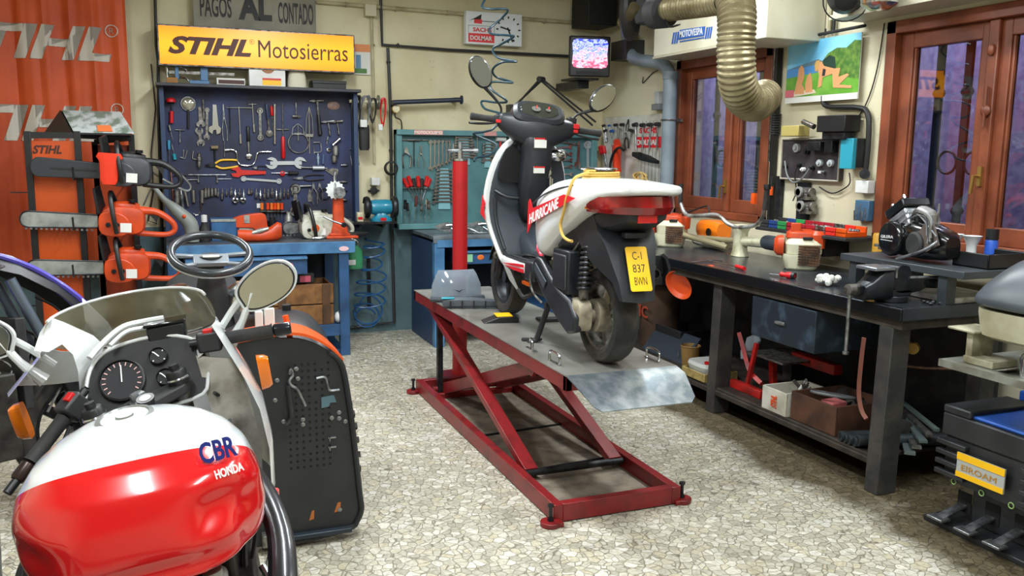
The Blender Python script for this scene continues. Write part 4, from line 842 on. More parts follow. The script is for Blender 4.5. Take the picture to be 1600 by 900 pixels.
t.part('red_decal', MB().poly([(-.236, 1.10, .70), (-.243, 1.11, .60), (-.243, 1.03, .57), (-.243, 1.055, .62), (-.243, 1.03, .66)], (-.003, 0, 0)), mat('decal_red', 'd01f28', .3))
t.part('column_cover', MB().rings([sring((x, y, z), X_, Y_, a, b_, 20, 3) for x, y, z, a, b_ in ((0, .985, .55, .05, .05), (0, .955, .66, .085, .055), (0, .935, .78, .09, .06), (0, .925, .88, .082, .06), (0, .92, .97, .08, .065), (0, .92, 1.05, .10, .07))]), pb, sub=1)
t.part('frame_tunnel', MB().rings([sring((0, y, z), X_, Z_, a, b_, 20, 3) for y, z, a, b_ in ((.97, .42, .07, .10), (.8, .39, .07, .05), (.62, .40, .07, .06), (.55, .45, .10, .12), (.5, .5, .12, .16))]), pg)
for z, x, w_, h in ((.985, -.005, .068, .052), (.845, -.005, .062, .036)):
    s = t.part('warning_label', MB().box(x-w_/2, x+w_/2, .851, .856, z-h/2, z+h/2) if z > .9 else MB().box(x-w_/2, x+w_/2, .861, .866, z-h/2, z+h/2), paper)
    yb = .8505 if z > .9 else .8605
    t.part('label_stripe', MB().box(x-w_/2, x+w_/2, yb-.001, yb, z+h/2-.008, z+h/2), red, parent=s)
t.part('floor_board', MB().rings([sring((0, y, z), X_, Z_, a, b_, 20, 4.5) for y, z, a, b_ in ((1.0, .375, .165, .03), (.92, .355, .18, .03), (.7, .35, .18, .03), (.56, .355, .165, .035), (.5, .37, .14, .04))]), pw)
t.part('foot_mat', MB().box(-.16, .16, .56, .97, .378, .388), pb, bev=.003)
b = MB()
for k in range(6): b.box(-.14+.05*k, -.12+.05*k, .6, .9, .388, .392)
t.part('mat_ribs', b, rubber)
for s in (-1, 1):
    t.part('floor_decal', MB().poly([(s*.1835, .92, .35), (s*.1835, .7, .372), (s*.1835, .6, .378), (s*.1835, .6, .362), (s*.1835, .72, .356)], (s*.002, 0, 0)), MC['decal_red'])
    t.part('floor_decal', MB().poly([(s*.1835, .88, .344), (s*.1835, .6, .354), (s*.1835, .6, .335), (s*.1835, .75, .333)], (s*.002, 0, 0)), MC['decal_red'])
    t.part('side_step', MB().box(s*.12, s*.175, .5, .62, .30, .4), pb, bev=.012)
    t.part('lower_fin', MB().poly([(s*.15, .98, .34), (s*.165, .85, .325), (s*.12, .80, .20), (s*.14, .9, .26)], (s*.008, 0, 0)), pw)
    t.part('side_indicator', MB().box(s*.135, s*.155, .60, .70, .265, .285), mat('orange_lens', 'e8640e', .2, coat=.4), bev=.004)
t.part('belly_guard', MB().rings([sring((0, y, z), X_, Z_, a, b_, 16, 3) for y, z, a, b_ in ((.82, .30, .11, .03), (.68, .27, .12, .06), (.55, .27, .11, .07), (.48, .3, .1, .05))]), blackm)
t.part('front_mudguard', MB().rings([[V((x, 1.29+(.235+dz)*math.cos(a), .215+(.235+dz)*math.sin(a))) for x, dz in ((-.062, -.03), (-.05, .0), (0, .012), (.05, 0), (.062, -.03), (.05, -.012), (0, 0), (-.05, -.012))] for a in [rad(20+13*k) for k in range(12)]]), blackm)
for s in (-1, 1): t.part('fork_leg', MB().cyl((s*.07, 1.29, .215), (s*.065, 1.13, .6), .02, n=12), dark_steel)
t.part('fork_stem', MB().cyl((0, 1.15, .5), (0, .96, 1.0), .025, n=12), dark_steel)
t.part('horn', MB().cyl((-.1, 1.2, .42), (-.1, 1.16, .42), .035, n=16).cyl((-.12, 1.19, .36), (-.12, 1.15, .36), .02, n=12), steel_old)
sp_ = t.part('centre_stand', MB().tube([(-.12, .42, .20), (-.13, .47, .10), (-.15, .50, .012), (-.19, .50, .008)], .014, n=10, sub=5).tube([(.12, .42, .20), (.13, .47, .10), (.15, .50, .012), (.19, .50, .008)], .014, n=10, sub=5).cyl((-.14, .42, .20), (.14, .42, .20), .016, n=12).bar((-.12, .5, .012), (-.20, .56, .008), .03, .01), blackm)
t.part('stand_lever', MB().tube([(-.15, .43, .21), (-.17, .50, .25), (-.175, .53, .31), (-.17, .53, .35)], .006, n=8, sub=5), steel_old)
t.part('side_stand', MB().tube([(-.13, .6, .23), (-.15, .68, .2), (-.165, .72, .235)], .011, n=8, sub=5), blackm)
HB = MB; ha = rad(-11); ho = V((0, .93, 1.06))
HM = Matrix.Translation(ho) @ Matrix.Rotation(rad(-13), 4, V((0, -.42, .9))) @ Matrix.Rotation(rad(.5), 4, 'Y')
def hb(): b = MB(); b.T = HM; return b
cov = t.part('handlebar_cover', hb().rings([sring((x, y, z), Y_, Z_, a, b_, 18, 2.6) for x, y, z, a, b_ in ((-.22, .0, .022, .03, .032), (-.16, .005, .01, .05, .058), (-.09, .008, -.01, .08, .088), (0, .008, -.02, .095, .105), (.09, .008, -.01, .08, .088), (.16, .005, .01, .05, .058), (.22, 0, .022, .03, .032))]), pb, sub=1)
t.part('instrument_pod', hb().rings([sring((0, y, z), X_, V((0, .62, .78)), a, b_, 20, 3.4) for y, z, a, b_ in ((.0, .05, .15, .07), (-.03, .082, .14, .07), (-.04, .094, .12, .058))]), pb, parent=cov)
t.part('instrument_glass', hb().rings([sring((0, y, z), X_, V((0, .55, .83)), a, b_, 20, 2.2) for y, z, a, b_ in ((-.041, .092, .105, .05), (-.045, .098, .10, .046))]), mat('dial_glass', '33352f', .15, coat=.6), parent=cov)
for x, r_ in ((-.02, .024), (.045, .014)): t.part('dial', hb().lathe([(r_, 0), (r_*.9, .002)], (x, -.048, .1), (0, -.62, .78), n=18), mat('dial_face', '4c4f47', .6), parent=cov)
for x in (-.02, .045): t.part('needle', hb().cyl((x, -.052, .103), (x+.004, -.032, .118), .0022, n=6), mat('needle_red', 'ff2a10', .4), parent=cov)
for s in (-1, 1):
    g = t.part('grip', hb().lathe([(.017, 0), (.018, .01), (.0165, .05), (.018, .1), (.02, .118), (.02, .128), (.012, .132)], (s*.225, 0, .02), (s, 0, 0), n=16), rubber)
    t.part('switch_block', hb().box(s*.185, s*.23, -.025, .022, .0, .048), pb, bev=.008)
    t.part('switch_button', hb().box(s*.195, s*.222, -.034, -.025, .003, .02), red, bev=.003)
    if s > 0: t.part('switch_button', hb().box(s*.192, s*.225, -.036, -.025, .024, .05), red, bev=.003)
    t.part('brake_lever', hb().tube([(s*.19, .03, .015), (s*.24, .055, .0), (s*.31, .05, -.01), (s*.355, .03, -.012)], .0065, n=8, sub=5), black)
    a0 = (s*.195, .01, .05); c = V((s*.30, -.06, .245 if s < 0 else .20))
    c.x = -.335 if s < 0 else .325
    t.part('mirror_stem', hb().tube([a0, (s*.21, .0, .10), (c.x-s*.02, c.y+.02, c.z-.06)], [.006, .006, .012], n=8, sub=6), black)
    U = (V((.5, .1, -.8*1)).normalized(), V((0, 1, .1)), V((.8, 0, .5)).normalized()) if s < 0 else (V((.62, 0, .78)).normalized(), V((0, 1, 0)), V((-.78, 0, .62)).normalized())
    t.part('mirror_shell', hb().ell(c+V((0, .014, 0)), (.088, .026, .056), 24, 12, U=(U[0], V((0, 1, 0)), U[2])), black)
    b = hb(); u, v = U[0], U[2]; r = [[c+V((0, -.0125-k*.002, 0))+u*math.cos(2*PI*j/28)*.08*(1-k*.03)+v*math.sin(2*PI*j/28)*.048*(1-k*.03) for j in range(28)] for k in range(2)]
    t.part('mirror_face', b.rings(r), mat('mirror_glass_soft', '8f9496', .06, .9) if s < 0 else mirror)
t.part('master_cylinder', hb().box(.165, .215, .0, .06, .05, .085), black, bev=.008)
t.part('hook_latch', MB().tube([(.05, .9, .88), (.07, .89, .86), (.065, .885, .82), (.05, .885, .80)], .005, n=6, sub=4), steel)
t.part('ignition_bunch', MB().cyl((.06, .895, .83), (.06, .88, .83), .014, n=12).box(.055, .065, .86, .87, .74, .81).box(.068, .075, .86, .866, .75, .80), chrome)
t.part('carry_hook', MB().ell((.12, .93, .92), (.06, .04, .035), 16, 10), chrome)
t.part('front_indicator', MB().ell((.16, .99, .93), (.05, .05, .03), 16, 10), pb)
def side(y, z, x=-.2035): return V((x, y, z))
b = MB().poly([(-.214, .48, .545), (-.214, .43, .60), (-.214, .09, .70), (-.214, -.06, .745), (-.214, .06, .755), (-.214, .42, .672), (-.214, .455, .715), (-.214, .475, .70)], (-.003, 0, 0))
t.part('side_decal', b, MC['decal_red'])
t.part('side_lettering', text_mb('HURRICANE', (-.2175, .455, .592), V((0, -.96, .28)), V((0, .25, .96)), .37, .047, .001, shear=.35, bold=.02), mat('decal_white', 'f2f2f2', .35))
T = Thing('sunglasses', 'amber lensed folded sunglasses under yellow cord on white scooter tail', 'sunglasses', M=SM)
T.part('frame', MB().tube([(-.09, .15, .83), (-.06, .10, .835), (.0, .08, .835), (.05, .10, .835), (.06, .14, .83)], .006, n=6, sub=5).tube([(-.09, .15, .83), (-.04, .2, .825), (.03, .19, .825)], .004, n=6, sub=4), black)
for x in (-.045, .025): T.part('lens', MB().ell((x, .09, .825), (.032, .012, .022), 14, 8), mat('amber_glass', '7a4a1a', .08, coat=1))
T = Thing('rope', 'yellow rope coiled over the scooter tail with hanging loose end', 'rope', M=SM)
P = []
for k in range(40):
    a = k*.75; P.append((-.02+.085*math.cos(a)+.003*(k % 3), .10+.055*math.sin(a), .812+.0012*k))
T.part('coil', MB().tube(P, .0048, n=6, sub=3), rope_m)
T.part('loose_end', MB().tube([(-.1, .06, .85), (-.15, .03, .84), (-.19, .02, .82), (-.213, .03, .75), (-.214, .06, .68), (-.215, .09, .62), (-.215, .06, .575), (-.216, .0, .56), (-.216, -.04, .56)], .007, n=7, sub=5), rope_m)
T = Thing('chrome_disc', 'flat chrome lid lying on top of the yellow cord coil', 'disc', M=SM)
T.part('lid', MB().rings([sring((-.02, .12, z), X_, Y_, a, b_, 22, 2.4) for z, a, b_ in ((.862, .085, .05), (.868, .09, .055), (.872, .08, .045))]), chrome)
T = Thing('red_grip_pliers', 'pliers with pinkish red handle standing on scooter floorboard', 'pliers', M=SM)
T.part('handle', MB().tube([(-.06, .72, .47), (-.07, .69, .445), (-.08, .63, .425), (-.08, .60, .395)], [.006, .011, .011, .008], n=8, sub=5), mat('pinkish_red', 'd8203a', .35))
T.part('jaws', MB().tube([(-.11, .80, .398), (-.09, .76, .404), (-.06, .72, .40)], .009, n=8, sub=3), dark_steel)
def on_deck(px, py): return AZ(px, py, PZ)
p = on_deck(725, 470)
T = Thing('scooter_windshield', 'small grey tinted windshield lying at the far end of lift deck', 'windshield', (1.70, 5.22, PZ), rad(-4))
tint = mat('tinted_screen', '7b8793', .12, alpha=.72, coat=1)
G = []
for i in range(9):
    a = rad(-62+15.5*i); G.append([(math.sin(a)*.185, .06-.10*math.cos(a), .012), (math.sin(a)*.18, .06-.09*math.cos(a), .10), (math.sin(a)*.15, .05-.06*math.cos(a), .165), (math.sin(a)*.13, .05-.04*math.cos(a), .195)])
T.part('screen', MB().sheet(G, (0, .004, 0)), tint)
T.part('screen_base', MB().tube([(-.17, .0, .015), (-.1, -.045, .02), (0, -.06, .025), (.1, -.045, .02), (.17, 0, .015)], .018, n=8, sub=5), pg)
T.part('wing_badge', MB().prism([(-.05, .006), (-.01, .0), (0, -.008), (.01, 0), (.05, .006), (.02, -.001), (0, -.014), (-.02, -.001)], (0, -.046, .075), X_, Z_, (0, -.003, 0)), pb)
T = Thing('fairing_piece', 'long dark grey plastic panel lying before the small windshield', 'panel', (1.72, 4.95, PZ), rad(-14))
rg = [sring((x, y, z), Y_, Z_, a, h, 12, 3) for x, y, z, a, h in ((-.19, 0, .03, .03, .028), (-.1, .0, .035, .04, .03), (0, -.01, .035, .04, .028), (.12, -.02, .03, .035, .022), (.21, -.03, .024, .02, .016))]
T.part('panel_shell', MB().rings(rg), grey if False else mat('slate_plastic', '4b5158', .4))
for k in range(5): T.part('inner_rib', MB().box(-.15+.07*k, -.143+.07*k, -.058, -.03, .006, .05), black)
T.part('teal_clip', MB().box(-.2, -.12, -.03, .0, .056, .066), tealp, bev=.004)
T = Thing('door_wedge', 'black rubber wedge with bright yellow top lying on lift deck', 'wedge', on_deck(786, 502), rad(-10))
T.part('rubber_base', MB().prism([(-.12, 0), (.08, 0), (.08, .028), (.06, .034), (-.03, .034)], (0, -.055, 0), X_, Z_, (0, .11, 0)), black, bev=.004)
T.part('yellow_top', MB().obox((.0, .0, .037), X_, Y_, Z_, .045, .052, .003), yellow, bev=.002)
T = Thing('floor_bracket', 'black steel bracket lying under the scooter on the deck', 'bracket', on_deck(878, 500), rad(-6))
T.part('bracket_plate', MB().box(-.14, .14, -.055, -.025, 0, .02).box(-.14, .14, .025, .055, 0, .012).box(-.14, -.11, -.05, .05, 0, .015).box(.11, .14, -.05, .05, 0, .015), black, bev=.003)
BM = Matrix(((math.cos(-.058), -math.sin(-.058), 0, .048), (math.sin(-.058), math.cos(-.058), 0, 1.9), (0, 0, 1, 0), (0, 0, 0, 1))) @ Matrix.Rotation(-.147, 4, 'Y')
t = Thing('sports_motorcycle', 'red and white sports motorcycle without seat in left foreground', 'motorcycle', M=BM); CB = t
def two_tone():
    m = mat('tank_paint', 'd01018', .18, coat=1); nt = m.node_tree; N = nt.nodes.new; b = nt.nodes['Principled BSDF']
    tc = N('ShaderNodeTexCoord'); s = N('ShaderNodeSeparateXYZ'); nt.links.new(tc.outputs['Object'], s.inputs[0])
    a = N('ShaderNodeMath'); a.operation = 'MULTIPLY_ADD'; nt.links.new(s.outputs['Y'], a.inputs[0]); a.inputs[1].default_value = .62; nt.links.new(s.outputs['Z'], a.inputs[2])
    g = N('ShaderNodeMath'); g.operation = 'GREATER_THAN'; nt.links.new(a.outputs[0], g.inputs[0]); g.inputs[1].default_value = .832+.196*.62
    x = N('ShaderNodeMix'); x.data_type = 'RGBA'; nt.links.new(g.outputs[0], x.inputs[0]); x.inputs[6].default_value = lin('cc1117'); x.inputs[7].default_value = lin('d4d8da')
    nt.links.new(x.outputs[2], b.inputs['Base Color']); return m
tankm = two_tone()
cw = mat('bike_white', 'd6d9d9', .22, coat=.8, c2='c8cbcb', sc_=5)
cr = mat('bike_red', 'cc1117', .2, coat=1)
RG = [(.735, .045, .21, .17, 3.4), (.75, .04, .24, .19, 3.4), (.80, .045, .252, .20, 3.2), (.87, .06, .25, .20, 2.9), (.93, .08, .232, .19, 2.5), (.968, .10, .20, .165, 2.5), (.995, .125, .155, .13, 2.4), (1.013, .145, .105, .095, 2.2), (1.02, .155, .05, .05, 2.1)]
R2 = []
for i in range(len(RG)-1):
    for k in range(3): R2.append(tuple(RG[i][j]+(RG[i+1][j]-RG[i][j])*k/3 for j in range(5)))
R2.append(RG[-1]); rg = []
for z, y, a, bb, e in R2:
    r = sring((0, y, z), X_, Y_, a, bb, 56, e)
    for p in r:
        for dx, dz, w_, h_, am in ((.17, .865, .07, .028, .030), (-.21, .80, .035, .05, .028), (0, .775, .25, .022, .016)):
            if p.y < .05: p.y += am*math.exp(-((p.x-dx)/w_)**2-((z-dz)/h_)**2)
    for p in r:   # knee recesses
        if z < .9 and abs(p.x) > .12 and p.y < .02: p.x *= 1-.16*min(1, (.9-z)/.06)*min(1, (.02-p.y)/.08)
    rg.append(r)
o = mkobj('fuel_tank', MB().rings(rg), tankm, sub=2, at=(0, 0, 0)); o.parent = t.o; t.c[o.name] = V((0, 0, 0)); tank = o
t.part('filler_cap', MB().lathe([(.062, 0), (.062, .006), (.052, .009), (.05, .006), (.02, .006), (.018, .012), (0, .012)], (-.012, .155, 1.014), (0, -.12, 1), n=32), mat('cap_metal', 'a4a7a6', .3, .7), parent=tank)
navyl = mat('decal_navy', '16246e', .3)
t.part('tank_lettering', text_mb('CBR', (.145, -.068, .945), V((.93, .36, -.07)), V((-.16, .25, .955)), .075, .045, .002, bold=.03, shear=.15), navyl, parent=tank)
t.part('tank_lettering', text_mb('HONDA', (.165, -.08, .912), V((.90, .42, -.05)), V((-.1, .2, .97)), .062, .019, .002, bold=.03), mat('decal_white', 'f2f2f2', .35), parent=tank)
G = []
for i in range(17):
    a = rad(-84+10.5*i); s, c = math.sin(a), math.cos(a)
    k = (abs(-84+10.5*i)/84)**2; zb = 1.05+.10*k
    G.append([((.235-.03*k)*s, .47+.36*c, zb), ((.228-.022*k)*s, .47+.30*c, 1.10+.06*k), ((.212-.01*k)*s, .475+.235*c, 1.155+.028*k), (.19*s, .48+.17*c, 1.205+.02*c)])
scr = mat('smoked_screen', 'a9a588', .15, alpha=.68, coat=.6, c2='8c8868', sc_=7)
t.part('windscreen', MB().sheet(G, (0, -.003, .001)), scr)
t.part('screen_trim', MB().tube([g[-1] for g in G], .004, n=6), cw)
G = []
for i in range(21):
    a = rad(-108+10.8*i); s, c = math.sin(a), math.cos(a); c2 = max(c, -.25)
    k = min(1, abs(-108+10.8*i)/84)**2
    G.append([((.236-.03*k)*s, .47+.365*c2, 1.045+.10*k), (.262*s, .46+.42*c2, 1.0), (.285*s, .44+.45*c2, .92), (.29*s, .42+.44*c2, .82), (.275*s, .42+.40*c2, .70)])
    if i < 7: g_ = G[-1]; G[-1] = [g_[0]]+[(g_[0][0]+(g_[1][0]-g_[0][0])*j*.4, g_[0][1], g_[0][2]-.02*j) for j in range(1, 5)]
t.part('fairing', MB().sheet(G, (0, -.004, 0)), cw)
t.part('fairing_red_edge', MB().tube([(.268, .33, .70), (.262, .335, .66), (.255, .34, .62)], .012, n=8), cr)
for s in (-1, 1):
    if s > 0: t.part('fairing_shoulder', MB().sheet([[(s*.21, .46, 1.14), (s*.205, .55, 1.12), (s*.17, .66, 1.06)], [(s*.17, .45, 1.075), (s*.17, .57, 1.08), (s*.13, .62, 1.075)], [(s*.145, .445, 1.06), (s*.14, .52, 1.09), (s*.11, .54, 1.09)]], (0, 0, -.006)), cw)
    if s > 0: t.part('fairing_inner', MB().sheet([[(s*.14, .45, 1.06), (s*.235, .46, 1.03)], [(s*.15, .42, .95), (s*.25, .41, .95)], [(s*.16, .40, .80), (s*.26, .37, .82)], [(s*.14, .42, .68), (s*.24, .37, .70)]], (0, .006, 0)), mat('grey_beige_liner', '9c958a', .5) if s < 0 else mat('silver_liner', 'a8a49a', .35, .4, c2='5f5a50', sc_=10))
    t.part('indicator', MB().rings([sring((s*(.285+d), .50, .97), Y_, V((0, -.35, .94)), a, b_, 14, 4) for d, a, b_ in ((0, .03, .055), (.02, .028, .052), (.03, .02, .045))]), mat('amber_indicator', 'ee7a0c', .25, coat=.5))
    q = t.part('mirror_stem', MB().tube([(s*.225, .50, 1.06), (s*.27, .5, 1.12), (s*.305, .5, 1.19)], [.026, .014, .016], n=10, sub=4, flat=.7).tube([(s*.2, .53, 1.09), (s*.25, .52, 1.15), (s*.30, .505, 1.20)], .009, n=8, sub=4), cw)
    cx = s*.345; dz = 1.205; mirr = []
    U = (V((1, 0, .18*s)).normalized(), V((0, 1, 0)), V((-.18*s, 0, 1)).normalized())
    def mring(y, k): return [V((cx, y, dz))+U[0]*s*x*k+U[2]*z*k for x, z in smooth2]
    base = [(-.078, -.03), (-.07, -.05), (-.03, -.06), (.03, -.052), (.07, -.03), (.085, .005), (.07, .04), (.03, .055), (-.02, .048), (-.065, .025), (-.082, 0)]
    sm = smooth([(x, z, 0) for x, z in base], 4, True); smooth2 = [(p.x, p.y) for p in sm]
    t.part('mirror_shell', MB().rings([mring(.49, .93), mring(.488, 1), mring(.50, 1.03), mring(.53, .8), mring(.545, .45)]), cw, parent=None)
    t.part('mirror_rim', MB().rings([mring(.4878, .93), mring(.4868, .9)]), black)
    t.part('mirror_face', MB().rings([mring(.4868, .88), mring(.4855, .87)]), mirror)
BI = BM.inverted(); BR = BI.to_3x3(); BO = BI @ CAM
def BL(px, py, y): d = BR @ ray(px, py); return BO+d*((y-BO.y)/d.y)
t.part('fairing_shoulder', MB().sheet([[BL(*p, .47), BL(*p2, .50), BL(*q, .52)] for p, p2, q in (((53, 548), (62, 520), (78, 496)), ((76, 550), (85, 528), (100, 504)), ((97, 538), (108, 526), (122, 514)), ((114, 554), (128, 540), (146, 525)), ((122, 580), (138, 562), (162, 540)), ((124, 606), (138, 594), (156, 572)), ((128, 640), (136, 636), (146, 610)))], (0, .005, 0)), cw)
t.part('screen_trim', MB().tube([BL(140, 560, .46), BL(165, 532, .5), BL(192, 511, .53), BL(222, 503, .55), BL(256, 497, .55)], .008, n=8, sub=4), cw)
t.part('screen_trim', MB().tube([BL(172, 540, .47), BL(196, 519, .5), BL(225, 512, .52), BL(256, 508, .52)], .006, n=8, sub=4), cw)
DM = Matrix.Translation((.015, .46, 1.045)) @ Matrix.Rotation(rad(-32), 4, 'X')
def db(): b = MB(); b.T = DM; return b     # local x right, z up the panel, y away
out = [(-.135, -.10), (.10, -.10), (.145, -.05), (.145, .04), (.06, .085), (-.06, .08), (-.12, .045), (-.145, -.03)]
sm = smooth([(x, z, 0) for x, z in out], 4, True); O = [(p.x, p.y) for p in sm]
t.part('dash_panel', db().prism(O, (0, 0, 0), X_, Z_, (0, .012, 0)), blackm)
t.part('dash_rim', db().tube([(x, 0, z) for x, z in O], .005, n=8, closed=True), cw)
def dial(x, z, r_, ticks, nd):
    g = t.part('gauge', db().lathe([(r_, 0), (r_, .012), (r_*.92, .014), (r_*.9, .006), (0, .006)], (x, 0, z), (0, -1, 0), n=30), black)
    t.part('gauge_face', db().lathe([(r_*.88, .0065), (r_*.88, .0075), (0, .0075)], (x, 0, z), (0, -1, 0), n=30), mat('gauge_face', '1c1c20', .7), parent=g)
    b = db()
    for k in range(ticks):
        a = rad(-130+260*k/(ticks-1)); d = V((math.sin(a), 0, math.cos(a)))
        b.bar(V((x, -.0085, z))+d*r_*.68, V((x, -.0085, z))+d*r_*.84, .0026, .001, hint=(0, 1, 0))
    t.part('gauge_marks', b, mat('mark_pink', 'd9a9a6', .5) if ticks > 6 else white, parent=g)
    d = V((math.sin(nd), 0, math.cos(nd))); t.part('gauge_needle', db().bar(V((x, -.010, z))-d*r_*.1, V((x, -.010, z))+d*r_*.7, .0028, .001, hint=(0, 1, 0)), mat('needle_white', 'f0f0f0', .4), parent=g)
dial(-.058, -.015, .056, 15, .05); dial(.035, .03, .023, 4, -.7); dial(.045, -.03, .023, 4, -.7)
YM = Matrix.Translation((.0, .36, .985)) @ Matrix.Rotation(rad(24), 4, V((0, -.4, .92)))
def yb(): b = MB(); b.T = YM; return b
yk = t.part('top_yoke', yb().prism([(-.13, .0), (-.1, -.035), (0, -.055), (.1, -.035), (.13, 0), (.1, .035), (0, .05), (-.1, .035)], (0, 0, -.015), X_, Y_, (0, 0, .025)), blackm, bev=.004)
for s in (-1, 1):
    t.part('fork_tube', yb().cyl((s*.105, 0, .03), (s*.105, .30, -.62), .022, n=16), steel_old)
    t.part('fork_cap', yb().lathe([(.026, 0), (.026, .03), (.022, .036), (.012, .037), (.012, .05), (0, .05)], (s*.105, 0, .01), n=20), black)
    t.part('fork_ring', yb().torus((s*.105, 0, .024), Z_, .027, .004, 22, 6), chrome)
    e, a = (V((-.30, .25, .875)), V((-.125, .42, 1.035))) if s < 0 else (V((.385, .45, 1.085)), V((.13, .47, 1.09)))
    yb_ = yb; yb = MB; d = (e-a).normalized()
    t.part('clip_on_bar', yb().cyl(a, e, .0105, n=12), black)
    gp = [a+d*k for k in (.075, .085, .2, .215)]
    t.part('hand_grip', yb().tube([a+d*.085, a+d*.1, a+d*.15, a+d*.205, a+d*.21], [.019, .0175, .017, .0175, .021], n=16), rubber)
    t.part('bar_end', yb().lathe([(.013, 0), (.0175, .004), (.0175, .04), (.014, .046)], a+d*.212, d, n=16), mat('bar_end_brown', '3a2c28', .3, .5) if s < 0 else mat('bar_end_black', '2a2d31', .2, .6))
    u_, v_, w_ = basis(d)
    sw = t.part('switch_housing', yb().obox(a+d*.05, u_, v_, w_, .024, .027, .03), mat('switch_grey', '2b2b2d', .45), bev=.007)
    t.part('switch_button', yb().obox(a+d*.05+V((0, -.012, .026)), u_, v_, w_, .010, .008, .012), red, bev=.002, parent=sw)
    t.part('control_lever', yb().tube([a+V((0, .03, 0)), a+d*.07+V((0, .055, -.005)), a+d*.16+V((0, .055, -.01)), a+d*.21+V((0, .04, -.01))], .006, n=8, sub=4), black)
    yb = yb_
t.part('stem_nut', yb().lathe([(.028, 0), (.028, .004), (.02, .006), (.02, .02), (.014, .024), (0, .024)], (0, .0, .01), n=6), steel)
t.part('ignition_barrel', yb().cyl((0, -.04, -.01), (0, -.045, .018), .022, n=20), black)
t.part('key_fob', yb().lathe([(.0, 0), (.021, 0), (.021, .005), (0, .005)], (-.005, -.085, .03), (0, -.3, 1), n=22).box(-.012, .004, -.07, -.04, .02, .028), mat('key_black', '1a1a1c', .4))
t.part('key_disc', yb().lathe([(.0, 0), (.013, 0), (.013, .001), (0, .001)], V((-.005, -.085, .03))+V((0, -.3, 1)).normalized()*.0052, (0, -.3, 1), n=22), paper)
rs = t.part('fluid_reservoir', MB().box(.03, .125, .50, .56, 1.10, 1.145), black, bev=.006)
t.part('reservoir_lid', MB().box(.025, .13, .495, .565, 1.145, 1.153), blackg, bev=.003, parent=rs)
t.part('reservoir_bolt', yb().lathe([(.010, 0), (.010, .004), (0, .004)], (.078, .50, 1.122), (0, -1, 0), n=16), steel, parent=rs)
fm2 = mat('frame_black', '1a1b1f', .28, .3, coat=.3)
for s in (-1, 1):
    t.part('frame_spar', MB().tube([(s*.06, .40, .88), (s*.2, .28, .80), (s*.262, .08, .72), (s*.25, -.12, .64), (s*.2, -.3, .5), (s*.15, -.35, .35)], [.04, .036, .03, .034, .036, .03], n=10, sub=5, flat=.8), fm2)
eng = t.part('engine_block', MB().box(-.2, .2, -.2, .3, .3, .62).box(-.16, .16, .0, .24, .60, .72), mat('engine_dark', '3a3834', .55, .5, c2='23211e', sc_=12, bump=.2), bev=.01)
for x in (-.12, -.04, .04, .12): t.part('carburettor', MB().cyl((x, -.13, .66), (x, -.02, .68), .026, n=14).cyl((x, -.08, .60), (x, -.08, .72), .02, n=12), alu)
t.part('airbox_cover', MB().rings([sring((.02, -.16, z), X_, Y_, a, b_, 18, 3) for z, a, b_ in ((.64, .13, .06), (.70, .13, .06), (.73, .1, .04))]), mat('cream_rag', 'b9ad98', .8, bump=.5, bsc=20))
random.seed(5)
for k in range(16):
    s = random.choice((-1, 1)); x0 = s*random.uniform(.08, .2); y0 = random.uniform(.2, .45); z0 = random.uniform(.75, .98)
    t.part('control_cable', MB().tube([(x0, y0, z0), (x0+random.uniform(-.04, .05), y0+random.uniform(-.12, .1), z0-.08), (x0+random.uniform(-.06, .06), y0-.1, z0-.2), (x0*.9, y0-.22, z0-.32)], random.choice((.004, .005, .008)), n=6, sub=5), random.choice((cable, cable, black, steel_old)))
wheel(t, 'front_tyre', (0, .83, .30), .30, .12, alu, spokes=3)
wheel(t, 'rear_tyre', (0, -.62, .31), .31, .16, alu, spokes=3)
t.part('swing_arm', MB().bar((-.13, -.2, .38), (-.12, -.64, .31), .05, .07).bar((.13, -.2, .38), (.12, -.64, .31), .05, .07).bar((-.13, -.26, .37), (.13, -.26, .37), .05, .05), fm2)
t.part('side_stand', MB().tube([(-.15, -.05, .3), (-.2, -.06, .18), (-.235, -.06, .038)], .014, n=8, sub=4), steel_old)
t.part('exhaust_pipe', MB().tube([(-.1, .32, .55), (-.12, .42, .42), (-.1, .36, .22), (-.05, .1, .16), (.05, -.3, .2), (.16, -.5, .32)], .03, n=10, sub=5), rust)
t.part('brake_hose', MB().tube([(.21, .13, .60), (.25, .02, .5), (.22, -.1, .38), (.2, -.16, .2)], .009, n=8, sub=5), steel)
t.part('banjo_fitting', MB().cyl((.24, .0, .52), (.28, -.01, .5), .014, n=10).cyl((.26, .0, .47), (.29, -.01, .47), .01, n=8), steel)
def BMx(x, y, a, l): return Matrix.Translation((x, y, 0)) @ Matrix.Rotation(a, 4, 'Z') @ Matrix.Rotation(l, 4, 'Y')
violet = mat('violet_band', '4a3fae', .25, coat=.6)
t = Thing('faired_motorcycle', 'black motorcycle with white and violet fairing at left edge', 'motorcycle', M=BMx(-.72, 4.25, rad(-62), -.12))
G = []; pts = [(-.42, 1.10), (-.25, 1.19), (-.05, 1.19), (.15, 1.12), (.3, 1.02), (.42, .90), (.47, .80)]
for y, z in pts: G.append([(-.02+0*y, y, z), (.07, y, z-.03), (.13, y-.01, z-.10)])
